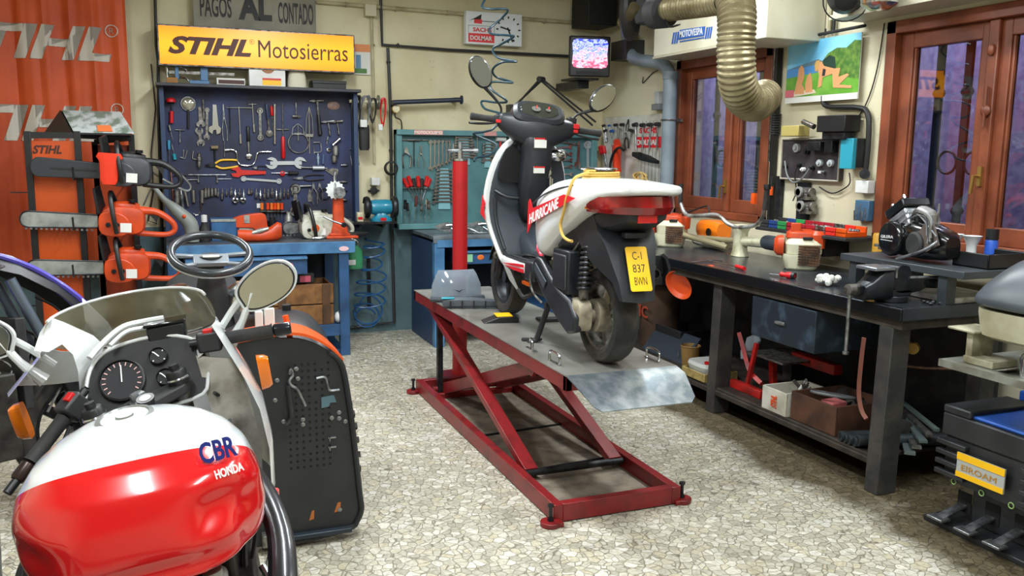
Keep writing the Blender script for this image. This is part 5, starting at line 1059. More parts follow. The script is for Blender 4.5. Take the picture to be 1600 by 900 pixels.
for s in (-1, 1):
    GG = [[(p[0]*s, p[1], p[2]) for p in g[:2]] for g in G]; t.part('fairing_top', MB().sheet(GG, (0, 0, -.004)), cw)
    t.part('violet_stripe', MB().tube([(g[1][0]*s, g[1][1], g[1][2]+.004) for g in G], .013, n=6, sub=3), violet)
    GG = [[(s*.07, y, z-.03), (s*.12, y-.01, z-.085)] for y, z in pts]; t.part('fairing_side', MB().sheet(GG, (0, -.004, 0)), black)
    t.part('fork_tube', MB().cyl((s*.1, .10, 1.02), (s*.1, .38, .3), .024, n=14), mat('blue_grey_fork', '6f7b8a', .3, .6))
    t.part('fork_slider', MB().cyl((s*.1, .26, .65), (s*.1, .37, .28), .032, n=14), dark_steel)
    t.part('handlebar', MB().tube([(s*.04, .0, 1.05), (s*.2, -.04, 1.08), (s*.36, -.12, 1.07)], .012, n=8, sub=4), dark_steel)
    t.part('hand_grip', MB().cyl((s*.25, -.06, 1.08), (s*.38, -.13, 1.07), .018, n=12), rubber)
    t.part('control_lever', MB().tube([(s*.2, .03, 1.08), (s*.28, .02, 1.08), (s*.40, -.05, 1.07)], .007, n=8, sub=4), steel)
    t.part('switch_housing', MB().box(s*.18, s*.24, -.07, -.02, 1.05, 1.11), black, bev=.008)
    t.part('fairing_tip', MB().sheet([[(s*.1, .40, .90), (s*.15, .38, .80)], [(s*.1, .50, .78), (s*.14, .46, .68)], [(s*.08, .56, .66), (s*.11, .52, .58)]], (0, -.004, 0)), cw)
wheel(t, 'front_tyre', (0, .36, .30), .30, .12, dark_steel); wheel(t, 'rear_tyre', (0, -.85, .31), .31, .15, dark_steel)
t.part('engine_block', MB().box(-.18, .18, -.5, .05, .25, .62).cyl((-.2, -.2, .4), (.2, -.2, .4), .12, n=18), MC['engine_dark'], bev=.01)
t.part('radiator', MB().box(-.16, .16, .08, .12, .45, .85), blackm, bev=.005)
t.part('fuel_tank', MB().rings([sring((0, y, z), X_, Z_, a, b_, 20, 2.6) for y, z, a, b_ in ((.0, .85, .08, .06), (-.08, .88, .15, .1), (-.25, .88, .17, .11), (-.4, .84, .12, .09), (-.48, .8, .06, .04))]), violet, sub=1)
t.part('seat', MB().rings([sring((0, y, z), X_, Z_, a, b_, 16, 3) for y, z, a, b_ in ((-.42, .78, .11, .03), (-.6, .79, .14, .035), (-.85, .84, .12, .03), (-1.0, .87, .08, .02))]), black)
for k in range(10):
    y0, z0 = random.uniform(-.1, .3), random.uniform(.6, .95)
    t.part('cable', MB().tube([(random.uniform(-.12, .12), y0, z0), (random.uniform(-.15, .15), y0+.08, z0-.1), (random.uniform(-.12, .12), y0-.05, z0-.28)], .006, n=6, sub=5), random.choice((cable, steel_old, black)))
t = Thing('grey_motorcycle', 'dusty grey motorcycle front with amber indicators at lower left edge', 'motorcycle', M=BMx(-.70, 2.35, rad(-12), -.12))
t.part('headlamp_shell', MB().ell((.0, .16, .98), (.10, .12, .10), 24, 14), mat('grey_shell', '8d908c', .35, .3, c2='6f716d', sc_=8))
t.part('headlamp_rim', MB().torus((.0, .26, .98), Y_, .085, .01, 26, 8), chrome)
for s in (-1, 1):
    t.part('fork_tube', MB().cyl((s*.1, .02, 1.0), (s*.1, .33, .3), .022, n=14), steel)
    t.part('fork_slider', MB().cyl((s*.1, .17, .66), (s*.1, .36, .24), .033, n=14).torus((s*.1, .18, .63), (0, .4, -.9), .034, .006, 20, 6), mat('olive_grey', '8c8d84', .4, .3))
    t.part('indicator', MB().ell((s*.2, .08, .94), (.05, .035, .035), 16, 10), MC['amber_indicator'])
    t.part('indicator_stalk', MB().cyl((s*.08, .08, .95), (s*.17, .08, .94), .009, n=8), black)
    t.part('handlebar', MB().tube([(0, -.05, 1.05), (s*.15, -.05, 1.09), (s*.34, -.14, 1.08)], .012, n=8, sub=4), chrome)
    t.part('hand_grip', MB().cyl((s*.24, -.09, 1.09), (s*.36, -.15, 1.08), .017, n=12), rubber)
t.part('blue_side_panel', MB().rings([sring((.17, y, z), X_, Z_, a, b_, 14, 2.6) for y, z, a, b_ in ((.30, .86, .012, .03), (.22, .88, .02, .07), (.10, .86, .02, .08), (.0, .82, .012, .04))]), mat('bright_blue', '2e46c4', .25, coat=.5))
t.part('fuel_tank', MB().rings([sring((0, y, z), X_, Z_, a, b_, 20, 2.6) for y, z, a, b_ in ((-.08, .85, .08, .05), (-.16, .9, .15, .11), (-.35, .9, .17, .12), (-.55, .84, .12, .09), (-.62, .8, .06, .04))]), mat('grey_shell', '8d908c', .35), sub=1)
t.part('engine_block', MB().box(-.2, .2, -.5, .0, .28, .6), MC['engine_dark'], bev=.01)
t.part('silencer', MB().tube([(.12, .0, .55), (.2, .06, .35), (.22, -.1, .25), (.23, -.6, .3), (.24, -.95, .38)], [.03, .03, .04, .055, .05], n=14, sub=5), mat('olive_pipe', '7d7b6a', .35, .5, c2='59564a', sc_=10))
t.part('pipe_clamp', MB().torus((.225, -.2, .265), (0, -1, .1), .05, .008, 20, 6), alu)
t.part('lower_hose', MB().tube([(.20, .25, .92), (.25, .15, .7), (.24, .0, .45), (.22, -.1, .3)], .022, n=10, sub=5), mat('olive_grey', '8c8d84', .4, .3))
t.part('fork_guard', MB().tube([(.15, .40, .9), (.2, .36, .62), (.2, .3, .4)], .028, n=12, sub=5), alu)
t.part('crash_bar', MB().tube([(.1, .08, .85), (.24, .1, .6), (.22, .02, .35)], .016, n=10, sub=5), alu)
t.part('side_canister', MB().cyl((.16, .02, .68), (.22, .05, .84), .045, n=16), mat('olive_grey', '8c8d84', .4, .3))
wheel(t, 'front_tyre', (0, .36, .31), .31, .11, alu); wheel(t, 'rear_tyre', (0, -1.0, .31), .31, .14, alu)
t.part('seat', MB().rings([sring((0, y, z), X_, Z_, a, b_, 16, 3) for y, z, a, b_ in ((-.55, .78, .11, .03), (-.75, .79, .14, .035), (-1.0, .84, .12, .03), (-1.15, .87, .08, .02))]), black)
for k in range(12):
    y0, z0 = random.uniform(-.05, .2), random.uniform(.65, 1.0); x0 = random.uniform(-.05, .2)
    t.part('cable', MB().tube([(x0, y0, z0), (x0+random.uniform(-.06, .08), y0+.08, z0-.1), (x0+random.uniform(-.06, .05), y0-.05, z0-.28)], random.choice((.005, .008)), n=6, sub=5), random.choice((cable, cable_g, black)))
t = Thing('ride_on_mower', 'orange ride-on mower with steering wheel and black perforated front panel', 'mower', (.45, 3.75, 0))
pm = mat('panel_black', '1b1d20', .42, c2='24272a', sc_=5, bump=.05)
mo = mat('mower_orange', 'cf4d12', .35)
y = 3.45
out = [(.235, .845), (.40, .865), (.50, .85), (.585, .80), (.635, .74), (.665, .55), (.685, .35), (.70, .18), (.705, .12), (.685, .07), (.65, .045), (.45, .02), (.30, .02), (.235, .10)]
out = [(x, z) for x, z in out]
pn_ = t.part('front_panel', MB().prism([(p.x, p.y) for p in smooth([(x, z, 0) for x, z in out], 3, True)], (0, y, 0), X_, Z_, (0, .02, 0)), pm, world=True)
t.part('panel_flange', MB().tube([(x, y-.006, z) for x, z in out[3:13]], .012, n=8, sub=4), pm, world=True)
t.part('orange_edge', MB().sheet([[(x-.0, y-.012, z+.004), (x, y+.16, z+.01), (x, y+.16, z-.01)] for x, z in [(p.x, p.y) for p in smooth([(.22, .855, 0), (.40, .875, 0), (.50, .862, 0), (.585, .812, 0), (.64, .755, 0)], 4)]], (0, 0, .012)), mo, world=True)
hb_ = MB()
for i in range(7):
    for j in range(17):
        if random.random() < .9 and not (j < 3 and i < 1): hb_.cyl((.425+.026*i, y-.0015, .755-.0265*j), (.425+.026*i, y+.001, .755-.0265*j), .0055, n=8)
o = t.part('perforations', hb_, mat('pit_black', '070708', .9), parent=pn_, world=True, kind='stuff')
bb = [(.455, .74), (.46, .70), (.37, .62), (.40, .53), (.62, .545), (.59, .525), (.62, .52), (.645, .505), (.475, .53), (.475, .51), (.615, .13), (.38, .70)]
for i, (x, z) in enumerate(bb): t.part('bolt', MB().lathe([(.009, 0), (.009, .004), (.004, .006), (0, .006)], (x, y-.001, z), (0, -1, 0), n=12), steel, world=True)
def rod3(P, r_=.006, m=steel, nm='bent_rod'): t.part(nm, MB().tube([(x, y-.02, z) for x, z in P], r_, n=8, sub=4), m, world=True)
rod3([(.425, .725), (.432, .745), (.438, .72), (.425, .70), (.432, .68), (.455, .66), (.475, .615), (.485, .59)])
rod3([(.53, .70), (.565, .70), (.575, .66), (.585, .645), (.62, .645)], .005)
rod3([(.42, .68), (.425, .62), (.43, .55), (.41, .52)], .009, blackm, 'pedal_arm')
t.part('blue_steel_tab', MB().prism([(.55, .615), (.60, .62), (.605, .605), (.61, .59), (.585, .59), (.58, .575), (.55, .57)], (0, y-.006, 0), X_, Z_, (0, .006, 0)), mat('blue_steel_tab', '5f7c8c', .3, .6), world=True)
for z in (.44, .40): t.part('clip', MB().box(.575, .605, y-.008, y, z, z+.006).box(.578, .582, y-.008, y, z-.012, z+.006), steel, world=True)
for x, z, w_ in ((.50, .12, .02), (.605, .14, .025)): t.part('rust_spot', MB().poly([(x-w_/2, y-.0012, z-.02), (x+w_/2, y-.0012, z-.015), (x+w_*.6, y-.0012, z+.022), (x+w_*.1, y-.0012, z+.02)], (0, .001, 0)), mat('rust_orange', 'a8602a', .8), parent=pn_, world=True)
t.part('bottom_lip', MB().box(.34, .66, y-.03, y+.02, .035, .055), mat('worn_dark_blue', '2a333d', .45, .3), world=True, bev=.004)
t.part('lip_bracket', MB().box(.30, .345, y-.05, y+.02, .03, .08), steel_old, world=True, bev=.004)
ty = wheel(t, 'drive_tyre', (.19, .05, .26), .255, .17, steel_old)   # local: in front of the world origin of the mower
b = MB()
for k in range(26):
    a = 2*PI*k/26; c = V((.19, .05+.252*math.cos(a), .26+.252*math.sin(a))); b.obox(c, X_, (0, -math.sin(a), math.cos(a)), (0, math.cos(a), math.sin(a)), .085, .012, .012)
t.part('tyre_lugs', b, rubber_dirty, parent=ty)
wheel(t, 'drive_tyre', (-.36, .05, .26), .255, .17, steel_old)
t.part('bonnet', MB().rings([sring((0+.0, yy, z), X_, Z_, a, b_, 22, 3.2) for yy, z, a, b_ in ((-.18, .55, .20, .24), (-.05, .58, .22, .28), (.3, .60, .22, .30), (.55, .56, .20, .26), (.62, .52, .16, .2))]), mat('mower_dark', '20242a', .35), sub=1)
t.part('side_trim', MB().box(-.135, -.105, -.2, -.17, .55, .96).box(-.10, -.06, -.2, -.18, .55, .97), mat('trim_white', 'c9cbc6', .4), world=False, bev=.004)
t.part('orange_strip', MB().tube([(.0, -.215, .55), (.0, -.215, .80), (-.02, -.21, .94)], .012, n=8, sub=4), mo)
t.part('steering_column', MB().lathe([(.09, 0), (.075, .1), (.055, .2), (.05, .3)], (-.28, .12, .86), (0, -.12, 1), n=18), blackm)
for s in (-1, 1): t.part('chrome_bowl', MB().lathe([(.10, 0), (.095, .05), (.06, .09), (0, .10)], (-.28+s*.13, .14, .93), (s*.3, -.2, 1), n=22), chrome)
wc = V((-.28, .08, 1.165)); wn = V((.03, -.42, .9)).normalized(); wu, wv, _ = basis(wn, V((0, 1, 0)))
sw = t.part('steering_wheel', MB().torus(wc, wn, .155, .017, 44, 12), mat('wheel_black', '2a2e33', .3, coat=.3))
t.part('wheel_rim_edge', MB().torus(wc-wn*.012, wn, .166, .006, 44, 8), mat('wheel_silver', 'b4b9be', .25, .6), parent=sw)
hx, hy = X_, wn.cross(X_).normalized()
b = MB()
for q in (-1, 1): b.bar(wc+hx*q*.05-hy*0-wn*.012, wc+hx*q*.145-wn*.004, .018, .014, hint=wn).bar(wc+hx*q*.04-hy*.05-wn*.016, wc+hx*q*.13-hy*.085-wn*.006, .018, .014, hint=wn)
b.obox(wc-hy*.03-wn*.014, hx, hy, wn, .07, .036, .011)
t.part('wheel_spokes', b, mat('wheel_silver2', '7d838a', .35, .3), parent=sw, bev=.004)
t.part('hub_badge', MB().obox(wc-hy*.025-wn*.001, hx, hy, wn, .032, .011, .002), cream, parent=sw)
t.part('seat', MB().rings([sring((-.28, yy, z), X_, Z_, a, b_, 18, 3) for yy, z, a, b_ in ((.75, .62, .18, .06), (.95, .63, .22, .07), (1.15, .66, .2, .07), (1.22, .78, .2, .16), (1.28, .85, .14, .1))]), black)
wheel(t, 'rear_tyre', (.12, 1.1, .2), .2, .13, steel_old); wheel(t, 'rear_tyre', (-.32, 1.1, .2), .2, .13, steel_old)
t.part('chassis', MB().box(-.22, .05, .1, 1.2, .26, .36), mo, bev=.01)
t.part('side_lever', MB().tube([(.04, .3, .45), (.05, .28, .7), (.045, .27, .9)], [.012, .012, .02], n=10), black)
def wv(x, z): return .016*math.sin(x*19+1.2)+.011*math.sin(x*41+z*1.5)+.005*math.sin(x*77)
def ban(x, z): return V((x, 7.40+wv(x, z), z))
t = Thing('banner', 'orange hanging fabric banner with grey lettering on the back wall', 'banner', (-.75, 7.4, .62))
t.part('fabric', MB().sheet([[ban(-1.55+1.345*i/70+.0*j, .64+2.5*j/30) for j in range(31)] for i in range(71)], (0, .004, 0)), mat('banner_orange', 'c24c18', .6, c2='a83c0e', sc_=2), world=True)
def slice_x(m, st):      # cut lettering into narrow strips so that it follows the folds
    import bmesh
    bm = bmesh.new(); vs = [bm.verts.new(p) for p in m.v]
    for f in m.f:
        try: bm.faces.new([vs[i] for i in f])
        except ValueError: pass
    xs = [p.x for p in m.v]; x = min(xs)+st
    while x < max(xs):
        bmesh.ops.bisect_plane(bm, geom=bm.verts[:]+bm.edges[:]+bm.faces[:], plane_co=(x, 0, 0), plane_no=(1, 0, 0)); x += st
    o = MB(); bm.verts.index_update(); o.add([v.co.copy() for v in bm.verts], [tuple(v.index for v in f.verts) for f in bm.faces]); bm.free(); return o
def btext(s_, x1, y0, y1, wpx, lab=None):
    a, b_ = AY(x1-wpx, y1, 7.38), AY(x1, y0, 7.38)
    m = text_mb(s_, (a.x, 7.385, AY(x1, y1, 7.38).z), X_, Z_, b_.x-a.x, b_.z-AY(x1, y1, 7.38).z, .001, shear=.28, bold=.045)
    m = slice_x(m, .02)
    for p in m.v: p.y = 7.40+wv(p.x, p.z)-.006
    t.part('banner_lettering', m, mat('banner_grey', 'b9b3a8', .6), world=True)
btext('STIHL', 172, 43, 97, 268); btext('STIHL', 158, 166, 222, 268)
for (x, y) in ((174, 48), (183, 171)):
    c = AY(x, y, 7.385); m = MB().torus(c, Y_, .042, .004, 28, 5)
    for p in m.v: p.y = 7.395+wv(p.x, p.z)-.006
    t.part('registered_mark', m, MC['banner_grey'], world=True)
    m = text_mb('R', (c.x-.018, 7.385, c.z-.022), X_, Z_, .036, .044, .001)
    for p in m.v: p.y = 7.395+wv(p.x, p.z)-.004
    t.part('registered_mark', m, MC['banner_grey'], world=True)
def lit(name, c0, c1, s0, z0, z1):
    m = bpy.data.materials.new(name); m.use_nodes = True; nt = m.node_tree; N = nt.nodes.new; b = nt.nodes['Principled BSDF']
    tc = N('ShaderNodeTexCoord'); s = N('ShaderNodeSeparateXYZ'); nt.links.new(tc.outputs['Object'], s.inputs[0])
    mr = N('ShaderNodeMath'); mr.operation = 'ABSOLUTE'; nt.links.new(s.outputs['Z'], mr.inputs[0])
    r = N('ShaderNodeValToRGB'); r.color_ramp.elements[0].position = .02; r.color_ramp.elements[1].position = .15; r.color_ramp.elements[0].color = lin(c0); r.color_ramp.elements[1].color = lin(c1)
    nt.links.new(mr.outputs[0], r.inputs[0]); nt.links.new(r.outputs[0], b.inputs['Emission Color']); b.inputs['Emission Strength'].default_value = s0
    b.inputs['Base Color'].default_value = lin(c1); b.inputs['Roughness'].default_value = .3; return m
SY = 7.30
a, b_ = AY(250, 99, SY), AY(552, 57, SY)
x0, x1, z0, z1 = a.x+.0, b_.x, a.z, b_.z
t = Thing('lit_sign', 'backlit yellow advertising light box above the navy tool board', 'sign', ((x0+x1)/2, 7.4, z0))
t.part('sign_case', MB().box(x0-.012, x1+.012, SY+.01, 7.48, z0-.012, z1+.012), steel_old, world=True, bev=.004)
t.part('sign_face', MB().box(x0, x1, SY, SY+.012, z0, z1), lit('sign_yellow', 'ffb90f', 'f08404', .82, z0, z1), world=True)
sb = mat('sign_brown', '4a1a0a', .5)
def stext(T, s_, x, y1, xe, y0, m, sh=0, bo=0, Y=None, nm='sign_lettering', yo=.002, sp=1.0):
    Y = Y or SY; a, b_ = AY(x, y1, Y), AY(xe, y0, Y); zc = AY((x+xe)/2, y1, Y).z; zt = AY((x+xe)/2, y0, Y).z
    T.part(nm, text_mb(s_, (a.x, Y-yo+.002, zc), X_, Z_, b_.x-a.x, zt-zc, .003, shear=sh, bold=bo, spacing=sp), m, world=True)
stext(t, 'STIHL', 263, 86.5, 392, 58.5, sb, .3, .045); stext(t, 'Motosierras', 404, 93, 543, 66.5, sb)
c = AY(393.5, 65.5, SY); t.part('registered_mark', MB().torus(c, Y_, .017, .0015, 20, 4), sb, world=True); t.part('registered_mark', text_mb('R', (c.x-.007, SY, c.z-.008), X_, Z_, .014, .016, .002), sb, world=True)
PY_ = 7.44; a, b_ = AY(303, 50, PY_), AY(494, 50, PY_)
t = Thing('notice_board', 'grey painted board with black capitals behind the lit sign', 'sign', ((a.x+b_.x)/2, PY_, a.z-.05))
t.part('board', MB().box(a.x, b_.x, PY_, PY_+.03, a.z-.05, a.z+.42), mat('notice_grey', '8d8a79', .6, c2='6f6c5e', sc_=3), world=True, bev=.004)
lk = mat('notice_black', '1e1b1a', .6)
stext(t, 'PAGOS', 313, 27, 361, -6, lk, Y=PY_, bo=.02); stext(t, 'AL', 373, 32, 424, -9, lk, Y=PY_, bo=.05); stext(t, 'CONTADO', 435, 38, 489, 5, lk, Y=PY_, bo=.02)
def P_(x, y, Y=7.38): return AY(x, y, Y)
zt = 2.085
t = Thing('bar_clamp', 'steel bar clamp with blue jaws lying atop the tool board', 'clamp', (P_(300, 130).x, 7.38, zt))
a, b_ = P_(255, 121), P_(362, 123); zc = zt+.075
t.part('bar', MB().box(P_(258, 0).x, P_(362, 0).x, 7.37, 7.385, zc, zc+.022), steel_old, world=True)
t.part('fixed_jaw', MB().box(P_(308, 0).x, P_(320, 0).x, 7.36, 7.395, zt+.03, zt+.17).box(P_(290, 0).x, P_(322, 0).x, 7.355, 7.4, zt+.0, zt+.03), mat('jaw_blue', '47709a', .4), world=True, bev=.004)
t.part('sliding_jaw', MB().box(P_(268, 0).x, P_(274, 0).x, 7.36, 7.395, zt+.03, zt+.2), MC['jaw_blue'], world=True, bev=.004)
t = Thing('wall_hook', 'chrome swivel bracket standing on left end of tool board top', 'bracket', (P_(256, 0).x, 7.4, zt))
x = P_(256, 0).x; t.part('post', MB().cyl((x, 7.42, zt), (x, 7.42, zt+.17), .011, n=12), chrome, world=True)
t.part('arms', MB().tube([(x, 7.42, zt+.16), (x+.1, 7.37, zt+.13), (x+.14, 7.36, zt+.1)], .009, n=8, sub=4).tube([(x, 7.42, zt+.04), (x+.12, 7.36, zt+.05), (x+.15, 7.35, zt+.02)], .009, n=8, sub=4), chrome, world=True)
def boxthing(nm, lb, ct, x0, x1, y0, y1, z0, z1, m, bev=.003, stripe=None, group=None):
    t = Thing(nm, lb, ct, ((x0+x1)/2, (y0+y1)/2, z0), group=group); t.part('case', MB().box(x0, x1, y0, y1, z0, z1), m, world=True, bev=bev)
    if stripe: t.part('label_panel', MB().box(x0+(x1-x0)*stripe[0], x0+(x1-x0)*stripe[1], y0-.0015, y0, z0+(z1-z0)*stripe[2], z0+(z1-z0)*stripe[3]), stripe[4], world=True)
    return t
boxthing('small_carton', 'low white carton with brown lettered label atop tool board', 'carton', P_(333, 0).x, P_(378, 0).x, 7.34, 7.46, zt, zt+.055, paper, .003, (.06, .97, .2, .75, mat('label_brown', '4a2e28', .6)))
boxthing('wood_block', 'brown wooden block at left end of tool board top', 'block', P_(254, 0).x, P_(272, 0).x, 7.34, 7.4, zt, zt+.045, card)
t = boxthing('display_card', 'white display box with brown picture and yellow label atop tool board', 'box', P_(384, 0).x, P_(441, 0).x, 7.32, 7.45, zt, zt+.19, white, .003)
x = P_(384, 0).x; w_ = P_(441, 0).x-x
t.part('picture', MB().ell((x+w_*.52, 7.319, zt+.15), (.055, .002, .05), 20, 8), mat('picture_brown', '9a6a48', .6), world=True)
t.part('label_panel', MB().box(x+w_*.36, x+w_*.88, 7.3175, 7.319, zt+.01, zt+.065), yellow, world=True); t.part('label_stripe', MB().box(x+w_*.36, x+w_*.88, 7.3165, 7.3175, zt+.05, zt+.065), red, world=True)
single('canister', 'off-white plastic canister standing atop tool board', 'canister', MB().rings([sring((P_(461, 0).x, 7.40, zt+z), X_, Y_, a, .05, 18, 3) for z, a in ((0, .075), (.02, .078), (.10, .07), (.14, .06), (.15, .03), (.17, .03))]), mat('canister_white', 'c9c3ae', .5))
t = boxthing('black_case', 'flat black tool case on right end of tool board top', 'case', P_(484, 0).x, P_(537, 0).x, 7.34, 7.5, zt, zt+.062, black, .006)
t.part('lid', MB().box(P_(484, 0).x-.003, P_(537, 0).x+.003, 7.335, 7.5, zt+.04, zt+.066), black, world=True, bev=.004)
a, b_ = AY(553, 116, 7.53), AY(578, 70, 7.53); t = Thing('calendar', 'small paper calendar with orange top right of the lit sign', 'calendar', ((a.x+b_.x)/2, 7.53, a.z))
t.part('sheet', MB().box(a.x, b_.x, 7.53, 7.54, a.z, b_.z), paper, world=True); h = b_.z-a.z
t.part('picture', MB().m(0).box(a.x, b_.x, 7.528, 7.53, b_.z-h*.25, b_.z).m(1).box(a.x+.02, a.x+.06, 7.528, 7.53, a.z+h*.15, a.z+h*.65).m(2).box(a.x, b_.x-.03, 7.5275, 7.5285, a.z+.01, a.z+h*.2), [mat('cal_orange', 'd88a55', .6), mat('cal_blue', '5a86a8', .6), mat('cal_green', '4f7a3e', .6)], world=True)
creamp = mat('conduit_cream', 'b9b190', .5, c2='8f8768', sc_=5); pipeb = mat('pipe_black', '26272a', .45)
def run(nm, lb, ct, pts, r_, m, Y=7.52, straps=()):
    t = Thing(nm, lb, ct, AY(pts[0][0], pts[0][1], Y)); t.part('pipe_run', MB().tube([AY(x, y, Y) for x, y in pts], r_, n=10), m, world=True)
    for x, y in straps: c = AY(x, y, Y); t.part('clip', MB().torus(c, Z_ if False else X_ if abs(pts[0][1]-pts[-1][1]) < abs(pts[0][0]-pts[-1][0]) else Z_, r_+.004, .004, 14, 6).box(c.x-.012, c.x+.012, c.y, BW-.003, c.z-.012, c.z+.012), m, world=True)
    return t
run('pipe', 'black steel pipe stepping down the wall and running towards the television', 'pipe', [(594, -25), (597, 70), (700, 78), (888, 88)], .014, pipeb, straps=((622, 71),))
run('pipe', 'black vertical pipe running down the wall left of teal board', 'pipe', [(606, 75), (610, 170), (612, 340), (616, 503), (548, 512)], .013, pipeb, straps=((607, 97), (611, 235)))
run('conduit', 'cream conduit running level along top of back wall towards the right', 'conduit', [(494, 3), (580, 10), (727, 22), (905, 36)], .016, creamp, 7.525, straps=((540, 7), (618, 14), (698, 20), (850, 33)))
run('conduit', 'thin cream conduit running down wall between the two tool boards', 'conduit', [(580, 24), (583, 120), (585, 255)], .011, creamp, 7.53, straps=((583, 70),))
run('cable', 'black wires hanging down the wall left of lit sign', 'cable', [(242, -20), (244, 70), (247, 95), (248, 200), (252, 330), (255, 430)], .012, cable, 7.5)
run('cable', 'thin black lead hanging down left of the tool board', 'cable', [(236, 100), (243, 170), (236, 240), (240, 300), (232, 345), (246, 350)], .005, cable, 7.52)
run('cable', 'loose looped lead below rack end beside the navy board', 'cable', [(205, 258), (230, 262), (258, 282), (250, 298), (236, 295), (226, 318)], .006, mat('silver_cable', '8b8b88', .4, .3), 7.53)
a = AY(578, 17, 7.5); boxthing('junction_box', 'square cream junction box high on the back wall', 'junction box', a.x-.045, a.x+.05, 7.47, 7.55, a.z-.045, a.z+.05, mat('box_cream', 'c2bc9f', .5))
a = AY(586, 283, 7.5); boxthing('junction_box', 'small white junction box above the bench grinder', 'junction box', a.x-.035, a.x+.035, 7.47, 7.55, a.z-.035, a.z+.03, white)
a = AY(585, 298, 7.5); single('socket', 'round black wall socket below small white junction box', 'socket', MB().cyl((a.x, 7.55, a.z), (a.x, 7.5, a.z), .03, n=18).cyl((a.x-.05, 7.53, a.z), (a.x+.05, 7.53, a.z), .008, n=8), dark_steel)
t = Thing('rail_bar', 'short black steel tube with end flange fixed level on wall', 'bar', AY(612, 160, 7.42)); a, b_ = AY(614, 160, 7.42), AY(720, 156, 7.42)
t.part('bar', MB().cyl(a, b_, .02, n=16), mat('bar_blue_black', '222b3b', .4), world=True); t.part('end_flange', MB().cyl(b_, b_+V((.012, 0, 0)), .038, n=18), MC['bar_blue_black'], world=True)
[t.part('bracket', MB().box(q.x+d, q.x+d+.03, 7.42, 7.548, q.z-.02, q.z+.02), MC['bar_blue_black'], world=True) for q, d in ((a, 0), (b_, -.05))]
c = AY(619, 170, 7.45); t = Thing('pressure_gauge', 'small round brass pressure gauge beside the black rail bar', 'gauge', c)
t.part('gauge_case', MB().cyl(c+V((0, .0, 0)), c+V((0, .05, 0)), .034, n=22), brass, world=True); t.part('gauge_face', MB().cyl(c+V((0, -.002, 0)), c, .029, n=22), cream, world=True); t.part('stem', MB().tube([c+V((0, .03, -.03)), c+V((0, .03, -.07)), c+V((.05, .03, -.1)), c+V((.05, .04, -.2)), c+V((0, .06, -.24))], .006, n=8, sub=4), cable, world=True)
c = AY(611, 263, 7.44); single('cable_coil', 'small black cable coil hanging on pipe left of teal board', 'cable coil', MB().torus(c, Y_, .055, .008, 24, 7).torus(c+V((0, -.015, .004)), Y_, .05, .007, 24, 7), cable)
t = Thing('cable_hanger', 'steel peg rail with three discs carrying hanging cables', 'cable hanger', AY(572, 160, 7.4))
a, b_ = AY(546, 158, 7.4), AY(602, 160, 7.4); t.part('rail', MB().cyl(a, b_, .014, n=10), cream, world=True)
for x in (562, 576, 591):
    c = AY(x, 160, 7.4); t.part('disc', MB().cyl(c+V((-.004, 0, 0)), c+V((.004, 0, 0)), .062, n=26), mat('disc_grey', '6d6f6a', .3, .5), world=True)
def hang(nm, lb, x, y0, y1, m, wpx, loops=2):
    b = MB()
    for k in range(loops):
        A = AY(x-wpx/2+k*2, y0, 7.38-.01*k); Bp = AY(x+wpx/2+k*2, y0, 7.38-.01*k); C1 = AY(x-wpx*.7, (y0+y1)/2, 7.38); C2 = AY(x+wpx*.7, (y0+y1)/2+k*3, 7.38-.01*k); D1 = AY(x, y1-k*4, 7.38)
        b.tube([A, C1, D1, C2, Bp], .006, n=7, sub=5, closed=True)
    single(nm, lb, 'cable', b, m)
hang('cable', 'black cable loop hanging from left of the peg rail', 556, 153, 212, cable, 9); hang('cable', 'grey cable loop hanging from middle of the peg rail', 570, 153, 200, cable_g, 9, 3); hang('cable', 'dark cable loop hanging right of middle on the peg rail', 582, 156, 192, cable, 7); hang('cable', 'red cable loop hanging from right end of peg rail', 598, 156, 198, red, 5)
a = AY(567, 193, 7.36); boxthing('plug', 'white mains plug hanging on a cable below peg rail', 'plug', a.x-.025, a.x+.03, 7.33, 7.37, a.z-.03, a.z+.03, white)
a = AY(594, 198, 7.36); boxthing('plug', 'small white connector hanging at right end of cables', 'plug', a.x-.018, a.x+.018, 7.34, 7.37, a.z-.03, a.z+.02, white)
a = AY(570, 216, 7.38); single('pouch', 'black leather pouch hanging right of the navy board', 'pouch', MB().rings([sring((a.x, 7.40, a.z+z), X_, Y_, w_, .02, 14, 3) for z, w_ in ((-.1, .035), (-.08, .045), (.08, .045), (.11, .04))]), black)
tool('clampc', AY(551, 232, 7.46), AY(556, 262, 7.46), 'chrome gear puller hanging beside the navy board lower right', 'puller', chrome, red, .03)
zs = AY(580, 347, 7.2).z
t = Thing('grinder_shelf', 'thin dark wall shelf carrying the teal bench grinder', 'shelf', (AY(582, 0, 7.3).x, 7.4, zs-.02)); xa, xb = AY(543, 347, 7.2).x, AY(621, 347, 7.2).x
t.part('shelf_plate', MB().box(xa, xb, 7.2, 7.545, zs-.018, zs), dark_steel, world=True); [t.part('bracket', MB().box(q, q+.02, 7.22, 7.545, zs-.05, zs-.018), dark_steel, world=True) for q in (xa+.1, xb-.12)]
gx = AY(592, 0, 7.3).x
t = Thing('bench_grinder', 'teal bench grinder with two dark wheels on wall shelf', 'grinder', (gx, 7.32, zs))
gt = mat('grinder_teal', '1f7f9c', .35, coat=.3)
t.part('motor_body', MB().lathe([(.03, -.09), (.058, -.085), (.066, -.05), (.066, .05), (.058, .085), (.03, .09)], (gx, 7.32, zs+.115), X_, n=22), gt, world=True)
t.part('base', MB().rings([sring((gx, 7.32, zs+z), X_, Y_, a, b_, 16, 4) for z, a, b_ in ((0, .09, .07), (.02, .09, .07), (.05, .05, .045), (.08, .05, .04))]), gt, world=True)
